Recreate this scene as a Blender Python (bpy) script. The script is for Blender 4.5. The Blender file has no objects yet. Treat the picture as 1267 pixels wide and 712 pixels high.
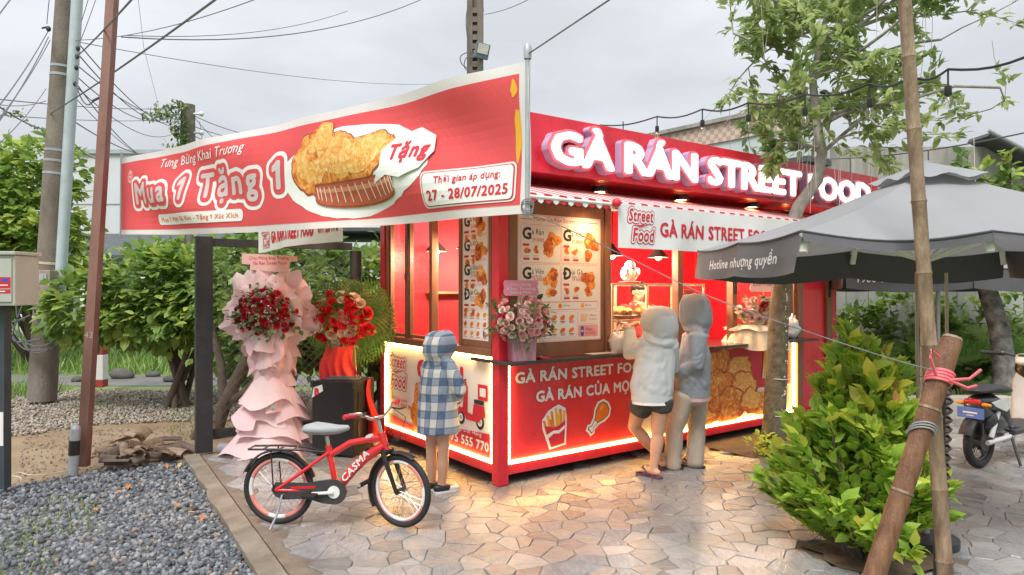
import bpy, bmesh, math, random
import numpy as np
from mathutils import Vector, Matrix, noise
random.seed(7); RNG = np.random.default_rng(7)
S = bpy.context.scene; C = S.collection
V = Vector; rad = math.radians
# ------------------------------------------------------------------ camera, sky, sun, exposure
CAMZ = 1.62; F = 856.0; CX, CY = 633.5, 356.0
cd = bpy.data.cameras.new('camera'); cam = bpy.data.objects.new('camera', cd); C.objects.link(cam)
cd.sensor_width = 36; cd.lens = 36*F/1267; cd.clip_start = .05; cd.clip_end = 2000
cam.location = (0, 0, CAMZ); cam.rotation_euler = (math.pi/2, 0, 0); S.camera = cam
SUN_EL, SUN_AZ = rad(58), rad(200)
W = bpy.data.worlds.new('World'); S.world = W; W.use_nodes = True
nt = W.node_tree; nt.nodes.clear()
def nd(tree, kind, **kw):
    n = tree.nodes.new(kind)
    for k, v in kw.items():
        if k.startswith('_'): n.inputs[k[1:].replace('_', ' ')].default_value = v
        else: setattr(n, k, v)
    return n
out = nd(nt, 'ShaderNodeOutputWorld'); bg = nd(nt, 'ShaderNodeBackground', _Strength=.1)
sky = nd(nt, 'ShaderNodeTexSky'); sky.sky_type = 'NISHITA'; sky.sun_disc = False
sky.sun_elevation = SUN_EL; sky.sun_rotation = SUN_AZ; sky.dust_density = 4
tc = nd(nt, 'ShaderNodeTexCoord'); sp = nd(nt, 'ShaderNodeSeparateXYZ'); nt.links.new(tc.outputs['Generated'], sp.inputs[0])
# an overcast sky: brighter towards the zenith, soft cloud structure
mx = nd(nt, 'ShaderNodeMath', operation='MAXIMUM'); nt.links.new(sp.outputs['Z'], mx.inputs[0]); mx.inputs[1].default_value = 0
ml = nd(nt, 'ShaderNodeMath', operation='MULTIPLY_ADD'); nt.links.new(mx.outputs[0], ml.inputs[0]); ml.inputs[1].default_value = 2.5; ml.inputs[2].default_value = 3.02
mpn = nd(nt, 'ShaderNodeMapping'); mpn.inputs['Scale'].default_value = (1.6, 1.6, 4.5); nt.links.new(tc.outputs['Generated'], mpn.inputs[0])
nz = nd(nt, 'ShaderNodeTexNoise', _Scale=1.7, _Detail=6.0, _Roughness=.52); nt.links.new(mpn.outputs[0], nz.inputs['Vector'])
mr = nd(nt, 'ShaderNodeMapRange'); nt.links.new(nz.outputs['Fac'], mr.inputs[0])
for i, v in zip((1, 2, 3, 4), (.36, .66, .84, 1.08)): mr.inputs[i].default_value = v
mm = nd(nt, 'ShaderNodeMath', operation='MULTIPLY'); nt.links.new(ml.outputs[0], mm.inputs[0]); nt.links.new(mr.outputs[0], mm.inputs[1])
vm = nd(nt, 'ShaderNodeVectorMath', operation='SCALE'); vm.inputs[0].default_value = (.955, .985, 1.03); nt.links.new(mm.outputs[0], vm.inputs['Scale'])
mixw = nd(nt, 'ShaderNodeMix', data_type='RGBA'); mixw.inputs['Factor'].default_value = .93
nt.links.new(sky.outputs[0], mixw.inputs[6]); nt.links.new(vm.outputs[0], mixw.inputs[7])
nt.links.new(mixw.outputs[2], bg.inputs['Color']); nt.links.new(bg.outputs[0], out.inputs[0])
sd = bpy.data.lights.new('sun', 'SUN'); sd.energy = 1.5; sd.angle = rad(24); sd.color = (1, .96, .9)
sun = bpy.data.objects.new('sun', sd); C.objects.link(sun)
sdir = V((math.sin(SUN_AZ)*math.cos(SUN_EL), math.cos(SUN_AZ)*math.cos(SUN_EL), math.sin(SUN_EL)))
sun.rotation_euler = sdir.to_track_quat('Z', 'Y').to_euler(); sun.location = (0, -5, 20)
S.view_settings.view_transform = 'Standard'; S.view_settings.look = 'None'; S.view_settings.gamma = 1
S.view_settings.exposure = 1.22
S.cycles.max_bounces = 8; S.cycles.transparent_max_bounces = 16; S.cycles.caustics_reflective = False; S.cycles.caustics_refractive = False
# ------------------------------------------------------------------ helpers: objects
def P(px, py, Y): return V(((px-CX)/F*Y, Y, CAMZ-(py-CY)/F*Y))
def G(px, py):
    Y = CAMZ*F/(py-CY); return V(((px-CX)/F*Y, Y, 0))
def thing(name, label, cat, loc=(0, 0, 0), rotz=0, group=None):
    o = bpy.data.objects.new(name, None); C.objects.link(o); o.empty_display_size = .1
    o.location = loc; o.rotation_euler = (0, 0, rotz); return tag(o, label, cat, group)
def tag(o, label=None, cat=None, group=None, kind=None):
    if label: o['label'] = label
    if cat: o['category'] = cat
    if group: o['group'] = group
    if kind: o['kind'] = kind
    return o
def link(name, me, parent=None, loc=None):
    o = bpy.data.objects.new(name, me); C.objects.link(o)
    if parent: o.parent = parent
    if loc is not None: o.location = loc
    return o
def copy_tree(o, parent=None):
    c = o.copy(); C.objects.link(c); c.parent = parent
    for ch in list(o.children): copy_tree(ch, c)
    return c
# ------------------------------------------------------------------ helpers: mesh builder
class MB:
    def __init__(s): s.v = []; s.f = []; s.m = []
    def add(s, vs, fs, m=0, M=None):
        b = len(s.v)
        s.v += [tuple(M @ V(v)) if M is not None else tuple(v) for v in vs]
        s.f += [tuple(b+i for i in f) for f in fs]; s.m += [m]*len(fs); return s
    def box(s, x0, y0, z0, x1, y1, z1, m=0, M=None, bev=0):
        if bev:
            bm = bmesh.new(); bmesh.ops.create_cube(bm, size=1)
            for v in bm.verts: v.co = V(((x0+x1)/2+v.co.x*(x1-x0), (y0+y1)/2+v.co.y*(y1-y0), (z0+z1)/2+v.co.z*(z1-z0)))
            bmesh.ops.bevel(bm, geom=bm.edges[:], offset=bev, segments=2, affect='EDGES', profile=.6)
            bm.verts.index_update()
            s.add([v.co[:] for v in bm.verts], [[v.index for v in f.verts] for f in bm.faces], m, M); bm.free(); return s
        vs = [(x, y, z) for z in (z0, z1) for y in (y0, y1) for x in (x0, x1)]
        return s.add(vs, [(0, 2, 3, 1), (4, 5, 7, 6), (0, 1, 5, 4), (2, 6, 7, 3), (0, 4, 6, 2), (1, 3, 7, 5)], m, M)
    def beam(s, a, b, w, h=None, m=0):   # rectangular bar from a to b
        a, b = V(a), V(b); h = h or w; d = (b-a); L = d.length; d.normalize()
        up = V((0, 0, 1)) if abs(d.z) < .95 else V((0, 1, 0)); x = d.cross(up).normalized(); y = x.cross(d)
        M = Matrix((x, d, y)).transposed().to_4x4(); M.translation = a
        return s.box(-w/2, 0, -h/2, w/2, L, h/2, m, M)
    def tube(s, pts, r, n=8, m=0, cap=True, closed=False, flat=1.0, side=None):
        pts = [V(p) for p in pts]; k = len(pts); rs = r if hasattr(r, '__len__') else [r]*k
        vs = []; prev = None
        for i, p in enumerate(pts):
            if closed: t = pts[(i+1) % k]-pts[i-1]
            else: t = pts[min(i+1, k-1)]-pts[max(i-1, 0)]
            if t.length < 1e-9: t = V((0, 0, 1))
            t.normalize()
            if prev is None:
                h = V(side) if side is not None else (V((0, 0, 1)) if abs(t.z) < .9 else V((1, 0, 0)))
                a = (h-t*h.dot(t)).normalized()
            else: a = (prev-t*prev.dot(t)).normalized()
            prev = a; b = t.cross(a)
            for j in range(n):
                q = 2*math.pi*j/n; vs.append(p+a*(math.cos(q)*rs[i])+b*(math.sin(q)*rs[i]*flat))
        fs = []
        for i in range(k if closed else k-1):
            i2 = (i+1) % k
            for j in range(n): fs.append((i*n+j, i*n+(j+1) % n, i2*n+(j+1) % n, i2*n+j))
        if cap and not closed: fs += [tuple(range(n))[::-1], tuple((k-1)*n+j for j in range(n))]
        return s.add(vs, fs, m)
    def lathe(s, prof, n=16, m=0, M=None):
        vs = []; fs = []
        for r, z in prof:
            for j in range(n): q = 2*math.pi*j/n; vs.append((r*math.cos(q), r*math.sin(q), z))
        for i in range(len(prof)-1):
            for j in range(n): fs.append((i*n+j, i*n+(j+1) % n, (i+1)*n+(j+1) % n, (i+1)*n+j))
        return s.add(vs, fs, m, M)
    def ball(s, c, rx, ry=None, rz=None, n=12, k=8, m=0, M=None):
        ry = ry or rx; rz = rz or rx
        vs = [(c[0]+rx*math.sin(math.pi*i/k)*math.cos(2*math.pi*j/n), c[1]+ry*math.sin(math.pi*i/k)*math.sin(2*math.pi*j/n), c[2]-rz*math.cos(math.pi*i/k)) for i in range(k+1) for j in range(n)]
        fs = [(i*n+j, i*n+(j+1) % n, (i+1)*n+(j+1) % n, (i+1)*n+j) for i in range(k) for j in range(n)]
        return s.add(vs, fs, m, M)
    def prism(s, poly, h, m=0, M=None, z=0):
        n = len(poly); vs = [(x, y, z) for x, y in poly]+[(x, y, z+h) for x, y in poly]
        return s.add(vs, [tuple(range(n))[::-1], tuple(range(n, 2*n))]+[(i, (i+1) % n, n+(i+1) % n, n+i) for i in range(n)], m, M)
    def grid(s, fn, nu, nv, m=0):
        vs = [fn(i/nu, j/nv) for j in range(nv+1) for i in range(nu+1)]; w = nu+1
        return s.add(vs, [(j*w+i, j*w+i+1, (j+1)*w+i+1, (j+1)*w+i) for j in range(nv) for i in range(nu)], m)
    def mesh(s, name, mats, smooth=False, recalc=True):
        me = bpy.data.meshes.new(name); me.from_pydata(s.v, [], s.f)
        for mt in (mats if isinstance(mats, (list, tuple)) else [mats]): me.materials.append(mt)
        if any(s.m): me.polygons.foreach_set('material_index', s.m)
        if recalc:
            bm = bmesh.new(); bm.from_mesh(me); bmesh.ops.remove_doubles(bm, verts=bm.verts, dist=1e-6)
            bmesh.ops.recalc_face_normals(bm, faces=bm.faces); bm.to_mesh(me); bm.free()
        if smooth:
            if smooth is True: smooth = 40
            me.shade_smooth(); 
            me.set_sharp_from_angle(angle=rad(smooth))
        me.update(); return me
    def build(s, name, mats, parent=None, smooth=False, loc=None, recalc=True):
        return link(name, s.mesh(name, mats, smooth, recalc), parent, loc)
def scatter_mesh(name, tv, tf, Ms, mats, tint=None, mi=None, smooth=False):
    """one mesh of many transformed copies of a template; Ms (n,3,4) array"""
    tv = np.asarray(tv, float); n = len(Ms); k = len(tv)
    Ms = np.asarray(Ms)
    co = np.einsum('nij,kj->nki', Ms[:, :, :3], tv)+Ms[:, None, :, 3]
    tf = [list(f) for f in tf]; lens = np.array([len(f) for f in tf]); flat = np.concatenate([np.array(f) for f in tf])
    idx = (flat[None, :]+(np.arange(n)*k)[:, None]).ravel(); tot = np.tile(lens, n)
    me = bpy.data.meshes.new(name); me.vertices.add(n*k); me.vertices.foreach_set('co', co.ravel())
    me.loops.add(len(idx)); me.loops.foreach_set('vertex_index', idx.astype(np.int32))
    me.polygons.add(len(tot)); st = np.concatenate([[0], np.cumsum(tot)[:-1]])
    me.polygons.foreach_set('loop_start', st.astype(np.int32)); me.polygons.foreach_set('loop_total', tot.astype(np.int32))
    for mt in (mats if isinstance(mats, (list, tuple)) else [mats]): me.materials.append(mt)
    if mi is not None: me.polygons.foreach_set('material_index', np.repeat(np.asarray(mi), len(tf)).astype(np.int32))
    if tint is not None:
        a = me.attributes.new('tint', 'FLOAT', 'POINT'); a.data.foreach_set('value', np.repeat(np.asarray(tint, float), k))
    me.update(calc_edges=True)
    if smooth: me.shade_smooth()
    return me
def rotM(n, up=None, tilt=1.0):
    """n random rotation matrices"""
    q = RNG.normal(size=(n, 4)); q /= np.linalg.norm(q, axis=1)[:, None]; w, x, y, z = q.T
    return np.stack([np.stack([1-2*(y*y+z*z), 2*(x*y-z*w), 2*(x*z+y*w)], -1), np.stack([2*(x*y+z*w), 1-2*(x*x+z*z), 2*(y*z-x*w)], -1), np.stack([2*(x*z-y*w), 2*(y*z+x*w), 1-2*(x*x+y*y)], -1)], 1)
def frames(d, jitter=.5):
    """rotation matrices whose y axis follows directions d (n,3), z roughly upward"""
    d = d+RNG.normal(size=d.shape)*jitter; d /= np.linalg.norm(d, axis=1)[:, None]
    up = np.tile([0, 0, 1.], (len(d), 1))+RNG.normal(size=d.shape)*.35
    x = np.cross(d, up); x /= np.linalg.norm(x, axis=1)[:, None]+1e-9; z = np.cross(x, d)
    return np.stack([x, d, z], -1)
def compose(R, s, t):
    M = np.zeros((len(R), 3, 4)); M[:, :, :3] = R*np.asarray(s).reshape(-1, 1, 1); M[:, :, 3] = t; return M
# ------------------------------------------------------------------ materials
MATS = {}
def M_(name, col, rough=.6, var=.14, scale=9., bump=0., bscale=40., metal=0., spec=.5, emit=0., ecol=None, coat=0., col2=None, detail=5., alpha=None, trans=0., stretch=None, sss=0.):
    m = bpy.data.materials.new(name); m.use_nodes = True; t = m.node_tree; b = t.nodes['Principled BSDF']
    tcn = nd(t, 'ShaderNodeTexCoord'); vec = tcn.outputs['Object']
    if stretch:
        mp = nd(t, 'ShaderNodeMapping'); mp.inputs['Scale'].default_value = stretch; t.links.new(vec, mp.inputs[0]); vec = mp.outputs[0]
    c = col[:3]; a = tuple(max(0, x*(1-var)) for x in c)+(1,); d = (tuple(col2) if col2 else tuple(min(1, x*(1+var)) for x in c))+(1,)
    n = nd(t, 'ShaderNodeTexNoise', _Scale=scale, _Detail=detail, _Roughness=.6); t.links.new(vec, n.inputs['Vector'])
    r = nd(t, 'ShaderNodeMapRange'); t.links.new(n.outputs['Fac'], r.inputs[0]); r.inputs[1].default_value = .3; r.inputs[2].default_value = .7
    mi = nd(t, 'ShaderNodeMix', data_type='RGBA'); t.links.new(r.outputs[0], mi.inputs[0]); mi.inputs[6].default_value = a if not col2 else c+(1,); mi.inputs[7].default_value = d
    t.links.new(mi.outputs[2], b.inputs['Base Color'])
    rr = nd(t, 'ShaderNodeMapRange'); t.links.new(n.outputs['Fac'], rr.inputs[0]); rr.inputs[1].default_value = .2; rr.inputs[2].default_value = .8
    rr.inputs[3].default_value = max(.02, rough*.85); rr.inputs[4].default_value = min(1, rough*1.15); t.links.new(rr.outputs[0], b.inputs['Roughness'])
    b.inputs['Metallic'].default_value = metal; b.inputs['Specular IOR Level'].default_value = spec; b.inputs['Coat Weight'].default_value = coat
    if trans: b.inputs['Transmission Weight'].default_value = trans
    if sss: b.inputs['Subsurface Weight'].default_value = sss; b.inputs['Subsurface Radius'].default_value = (.02, .008, .004)
    if emit:
        b.inputs['Emission Color'].default_value = (ecol or c)+(1,); b.inputs['Emission Strength'].default_value = emit
    if alpha is not None: b.inputs['Alpha'].default_value = alpha
    if bump:
        n2 = nd(t, 'ShaderNodeTexNoise', _Scale=bscale, _Detail=6.0); t.links.new(vec, n2.inputs['Vector'])
        bu = nd(t, 'ShaderNodeBump', _Strength=bump, _Distance=.02); t.links.new(n2.outputs['Fac'], bu.inputs['Height']); t.links.new(bu.outputs[0], b.inputs['Normal'])
    MATS[name] = m; return m
def leaf_mat(name, dark, mid, light, rough=.42, transl=.3):
    m = bpy.data.materials.new(name); m.use_nodes = True; t = m.node_tree; b = t.nodes['Principled BSDF']; o = t.nodes['Material Output']
    at = nd(t, 'ShaderNodeAttribute'); at.attribute_name = 'tint'
    r = nd(t, 'ShaderNodeValToRGB'); e = r.color_ramp.elements
    e[0].color = dark+(1,); e[0].position = 0; e[1].color = light+(1,); e[1].position = 1; k = e.new(.5); k.color = mid+(1,)
    t.links.new(at.outputs['Fac'], r.inputs[0])
    n = nd(t, 'ShaderNodeTexNoise', _Scale=22., _Detail=3.0); tcn = nd(t, 'ShaderNodeTexCoord'); t.links.new(tcn.outputs['Object'], n.inputs['Vector'])
    hs = nd(t, 'ShaderNodeHueSaturation'); mr_ = nd(t, 'ShaderNodeMapRange'); t.links.new(n.outputs['Fac'], mr_.inputs[0]); mr_.inputs[3].default_value = .75; mr_.inputs[4].default_value = 1.25
    t.links.new(mr_.outputs[0], hs.inputs['Value']); t.links.new(r.outputs[0], hs.inputs['Color'])
    t.links.new(hs.outputs[0], b.inputs['Base Color']); b.inputs['Roughness'].default_value = rough
    tr = nd(t, 'ShaderNodeBsdfTranslucent'); t.links.new(hs.outputs[0], tr.inputs['Color'])
    ms = nd(t, 'ShaderNodeMixShader'); ms.inputs[0].default_value = transl
    t.links.new(b.outputs[0], ms.inputs[1]); t.links.new(tr.outputs[0], ms.inputs[2]); t.links.new(ms.outputs[0], o.inputs['Surface'])
    return m
def glass_mat(name, col=(1, 1, 1), ref=.12, rough=.03):
    m = bpy.data.materials.new(name); m.use_nodes = True; t = m.node_tree; t.nodes.remove(t.nodes['Principled BSDF']); o = t.nodes['Material Output']
    tr = nd(t, 'ShaderNodeBsdfTransparent'); tr.inputs[0].default_value = col+(1,)
    gl = nd(t, 'ShaderNodeBsdfGlossy', _Roughness=rough); lw = nd(t, 'ShaderNodeLayerWeight'); pw = nd(t, 'ShaderNodeMath', operation='POWER'); t.links.new(lw.outputs['Facing'], pw.inputs[0]); pw.inputs[1].default_value = 4.5
    mu = nd(t, 'ShaderNodeMath', operation='MULTIPLY_ADD'); t.links.new(pw.outputs[0], mu.inputs[0]); mu.inputs[1].default_value = .55; mu.inputs[2].default_value = ref*.3
    ms = nd(t, 'ShaderNodeMixShader'); t.links.new(mu.outputs[0], ms.inputs[0]); t.links.new(tr.outputs[0], ms.inputs[1]); t.links.new(gl.outputs[0], ms.inputs[2]); t.links.new(ms.outputs[0], o.inputs['Surface'])
    return m
def food_mat(name, a, b_, c_, scale=18., bump=.4):
    m = bpy.data.materials.new(name); m.use_nodes = True; t = m.node_tree; b = t.nodes['Principled BSDF']
    tcn = nd(t, 'ShaderNodeTexCoord'); n = nd(t, 'ShaderNodeTexNoise', _Scale=scale, _Detail=9.0, _Roughness=.68, _Distortion=1.6); t.links.new(tcn.outputs['Object'], n.inputs['Vector'])
    r = nd(t, 'ShaderNodeValToRGB'); e = r.color_ramp.elements; e[0].position = .33; e[0].color = a+(1,); e[1].position = .68; e[1].color = c_+(1,); k = e.new(.5); k.color = b_+(1,)
    t.links.new(n.outputs['Fac'], r.inputs[0]); t.links.new(r.outputs[0], b.inputs['Base Color']); b.inputs['Roughness'].default_value = .5
    if bump:
        bu = nd(t, 'ShaderNodeBump', _Strength=bump, _Distance=.02); t.links.new(n.outputs['Fac'], bu.inputs['Height']); t.links.new(bu.outputs[0], b.inputs['Normal'])
    return m
def cloth_mat(name, c, tl=.35):
    m = M_(name, c, .55, .05, 2.5); t = m.node_tree; b = t.nodes['Principled BSDF']; src = b.inputs['Base Color'].links[0].from_socket
    tr = nd(t, 'ShaderNodeBsdfTranslucent'); t.links.new(src, tr.inputs['Color']); ms = nd(t, 'ShaderNodeMixShader'); ms.inputs[0].default_value = tl
    t.links.new(b.outputs[0], ms.inputs[1]); t.links.new(tr.outputs[0], ms.inputs[2]); t.links.new(ms.outputs[0], t.nodes['Material Output'].inputs['Surface']); return m
RED = M_('red_paint', (.74, .022, .045), .34, .17, 4, .08, 9, coat=.25, detail=10, stretch=(1.6, 1.6, .5))
REDP = M_('red_vinyl', (.74, .03, .045), .4, .06, 3)
REDB = cloth_mat('banner_red', (.87, .12, .13))
WHP = M_('white_vinyl', (.82, .82, .80), .45, .04, 3)
INK_R = M_('red_ink', (.62, .02, .04), .5, .05, 5)
INK_K = M_('black_ink', (.03, .025, .025), .5, .05, 5)
INK_Y = M_('yellow_ink', (.85, .42, .03), .5, .05, 5)
INK_O = M_('orange_ink', (.80, .20, .03), .5, .08, 9)
INK_P = M_('pink_ink', (.85, .38, .38), .5, .06, 5)
INK_B = M_('blue_ink', (.03, .10, .42), .5, .05, 5)
INK_G = M_('grey_ink', (.42, .40, .40), .5, .05, 5)
CREAM = M_('cream_print', (.80, .66, .50), .5, .08, 4)
FOODP = food_mat('chicken_print', (.36, .05, .01), (.80, .27, .035), (.96, .64, .22), 11, 0)
FOODP2 = food_mat('chicken_print_dark', (.22, .022, .006), (.60, .12, .02), (.90, .44, .10), 14, 0)
FOOD = food_mat('fried_chicken', (.22, .06, .01), (.55, .23, .04), (.72, .42, .12), 40, .6)
SAUS = M_('sausage_print', (.50, .10, .05), .4, .2, 20)
BROWN = M_('brown_frame', (.24, .11, .06), .38, .22, 6, .06, 70, stretch=(1, 1, .2))
DARK = M_('dark_metal', (.035, .033, .034), .45, .25, 12, .08, 60)
BLACK = M_('black_plastic', (.018, .018, .02), .4, .2, 15)
RUBBER = M_('rubber', (.022, .022, .023), .75, .2, 30, .1, 90)
STEEL = M_('steel', (.55, .56, .58), .3, .1, 12, metal=.9)
GALV = M_('galvanised', (.42, .46, .50), .45, .15, 8, metal=.35)
WHITE = M_('white_paint', (.78, .78, .76), .45, .06, 6)
LED = M_('led_strip', (1, .9, .7), .5, 0, emit=13, ecol=(1, .63, .16))
SIGNW = M_('lit_letter', (.9, .9, .9), .4, 0, emit=.62, ecol=(1, .97, .98))
LAV = M_('letter_side', (.50, .40, .62), .4, .05)
SIGNP = M_('letter_edge', (.80, .16, .20), .4, .05)
WARM = M_('warm_bulb', (1, .7, .3), .4, 0, emit=14, ecol=(1, .62, .22))
GLASS = glass_mat('clear_glass', (.96, .98, .97))
GLASST = glass_mat('tinted_glass', (.82, .80, .78), .3)
BULBG = glass_mat('bulb_glass', (.95, .95, .95), .4)
# ------------------------------------------------------------------ helpers: lettering and flat print
_T = {}
_SUB = str.maketrans({'Đ': 'D', 'ơ': 'o', 'ợ': 'ọ', 'ư': 'u', 'ự': 'ụ'})
def _raw(body, sp=1.):
    k = (body, sp)
    if k in _T: return _T[k]
    c = bpy.data.curves.new('lettering', 'FONT'); c.body = body; c.resolution_u = 2; c.space_character = sp
    o = bpy.data.objects.new('lettering', c); C.objects.link(o)
    bpy.context.view_layer.update(); dg = bpy.context.evaluated_depsgraph_get()
    me = bpy.data.meshes.new_from_object(o.evaluated_get(dg))
    me.calc_loop_triangles(); v = np.array([q.co[:2] for q in me.vertices]).reshape(-1, 2); f = [tuple(t.vertices) for t in me.loop_triangles]
    bpy.data.objects.remove(o); bpy.data.curves.remove(c); bpy.data.meshes.remove(me)
    _T[k] = (v, f); return v, f
def text2d(body, off=0., sp=1.):
    """flat outline of a text; the flag of the 1, the stroke of the D and the horns of o and u are added to the built-in letters"""
    k = (body, 'x', sp)
    if k in _T: return _T[k]
    plain = body.translate(_SUB); v, f = _raw(plain, sp); v = v.copy(); f = list(f); ex = []
    if any(ch in '1ĐơợưựƠƯ' for ch in body):
        xh = _raw('x')[0][:, 1].max(); cp = _raw('H')[0][:, 1].max()
        for i, ch in enumerate(body):
            if ch not in '1Đơợưự': continue
            g = _raw(plain[i])[0]; wd = g[:, 0].max()-g[:, 0].min(); xr = _raw(plain[:i+1], sp)[0][:, 0].max() if i else g[:, 0].max(); xl = xr-wd
            if ch == '1': ex.append([(xl+.01, cp), (xl-.15, cp*.80), (xl-.15, cp*.64), (xl+.01, cp*.78)])
            elif ch == 'Đ': ex.append([(xl-.07, cp*.44), (xl+.20, cp*.44), (xl+.20, cp*.57), (xl-.07, cp*.57)])
            else: ex.append([(xr-.10, xh*.86), (xr-.01, xh*.80), (xr+.085, xh*1.0), (xr+.075, xh*1.16), (xr-.005, xh*1.16), (xr-.0, xh*1.0)])
    for q in ex:
        b_ = len(v); v = np.vstack([v, np.array(q)]); f += [(b_, b_+j, b_+j+1) for j in range(1, len(q)-1)]
    _T[k] = (v, f); return v, f
CAP = float(text2d('H')[0][:, 1].max())
def fill(polys):
    c = bpy.data.curves.new('outline', 'CURVE'); c.dimensions = '2D'; c.fill_mode = 'BOTH'
    for p in polys:
        s = c.splines.new('POLY'); s.points.add(len(p)-1); s.use_cyclic_u = True
        s.points.foreach_set('co', np.column_stack([p, np.zeros(len(p)), np.ones(len(p))]).ravel())
    o = bpy.data.objects.new('outline', c); C.objects.link(o); bpy.context.view_layer.update()
    me = bpy.data.meshes.new_from_object(o.evaluated_get(bpy.context.evaluated_depsgraph_get()))
    me.calc_loop_triangles(); v = np.array([q.co[:2] for q in me.vertices]).reshape(-1, 2); f = [tuple(t.vertices) for t in me.loop_triangles]
    bpy.data.objects.remove(o); bpy.data.curves.remove(c); bpy.data.meshes.remove(me); return v, f
_PF = {}
def puffy(body, grow, res=34, sp=1.):
    """rounded fat outlines of a text, grown by grow*cap height: list of closed polygons, cap height 1"""
    k = (body, round(grow, 3), sp)
    if k in _PF: return _PF[k]
    v, f = text2d(body, 0., sp); v = v/CAP*res; Rr = grow*res; pad = int(Rr)+3
    mn = v.min(0)-pad; size = np.ceil(v.max(0)-mn).astype(int)+pad; w, h = int(size[0]), int(size[1])
    mask = np.zeros((h, w), bool); q = v-mn
    for a, b, c in f:
        p0, p1, p2 = q[a], q[b], q[c]
        x0, y0 = np.floor(np.minimum(np.minimum(p0, p1), p2)).astype(int); x1, y1 = np.ceil(np.maximum(np.maximum(p0, p1), p2)).astype(int)
        X, Y = np.meshgrid(np.arange(x0, x1+1), np.arange(y0, y1+1))
        e = lambda a_, b_: (b_[0]-a_[0])*(Y-a_[1])-(b_[1]-a_[1])*(X-a_[0])
        e0, e1, e2 = e(p0, p1), e(p1, p2), e(p2, p0)
        mask[y0:y1+1, x0:x1+1] |= ((e0 >= -.01) & (e1 >= -.01) & (e2 >= -.01)) | ((e0 <= .01) & (e1 <= .01) & (e2 <= .01))
    d = np.full((h, w), 99.); R2 = int(Rr+2)
    for dy in range(-R2, R2+1):
        for dx in range(-R2, R2+1):
            r_ = math.hypot(dx, dy)
            if r_ > Rr+1.6: continue
            ys, yd = (slice(max(0, -dy), h-max(0, dy)), slice(max(0, dy), h-max(0, -dy)))
            xs, xd = (slice(max(0, -dx), w-max(0, dx)), slice(max(0, dx), w-max(0, -dx)))
            sub = d[yd, xd]; np.minimum(sub, np.where(mask[ys, xs], r_, 99.), out=sub)
    fld = Rr-np.minimum(d, Rr+2.)
    nxt = {}; pt = {}
    sg = fld > 0; act = np.argwhere((sg[:-1, :-1] != sg[1:, 1:]) | (sg[:-1, 1:] != sg[1:, :-1]) | (sg[:-1, :-1] != sg[:-1, 1:]))
    def key(y, x, dr):
        kk = (y, x, dr)
        if kk not in pt:
            a = fld[y, x]; b = fld[y, x+1] if dr == 0 else fld[y+1, x]; t = a/(a-b) if a != b else .5
            pt[kk] = (x+t, y) if dr == 0 else (x, y+t)
        return kk
    segs = {}
    for y, x in act:
        c = [sg[y, x], sg[y, x+1], sg[y+1, x+1], sg[y+1, x]]; n = c[0]+2*c[1]+4*c[2]+8*c[3]
        E = [lambda: key(y, x, 0), lambda: key(y, x+1, 1), lambda: key(y+1, x, 0), lambda: key(y, x, 1)]
        tab = {1: [(3, 0)], 2: [(0, 1)], 3: [(3, 1)], 4: [(1, 2)], 5: [(3, 2), (1, 0)], 6: [(0, 2)], 7: [(3, 2)], 8: [(2, 3)], 9: [(2, 0)], 10: [(0, 3), (2, 1)], 11: [(2, 1)], 12: [(1, 3)], 13: [(1, 0)], 14: [(0, 3)]}
        for a, b in tab.get(int(n), []): segs[E[a]()] = E[b]()
    polys = []
    while segs:
        st, cur = segs.popitem(); loop = [pt[st]]
        while cur != st and cur in segs: loop.append(pt[cur]); cur = segs.pop(cur)
        if len(loop) < 8: continue
        L = np.array(loop)
        for _ in range(3): L = (np.roll(L, 1, 0)+2*L+np.roll(L, -1, 0))/4
        L = L[::2]; polys.append((L+mn)/res)
    _PF[k] = polys; return polys
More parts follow.
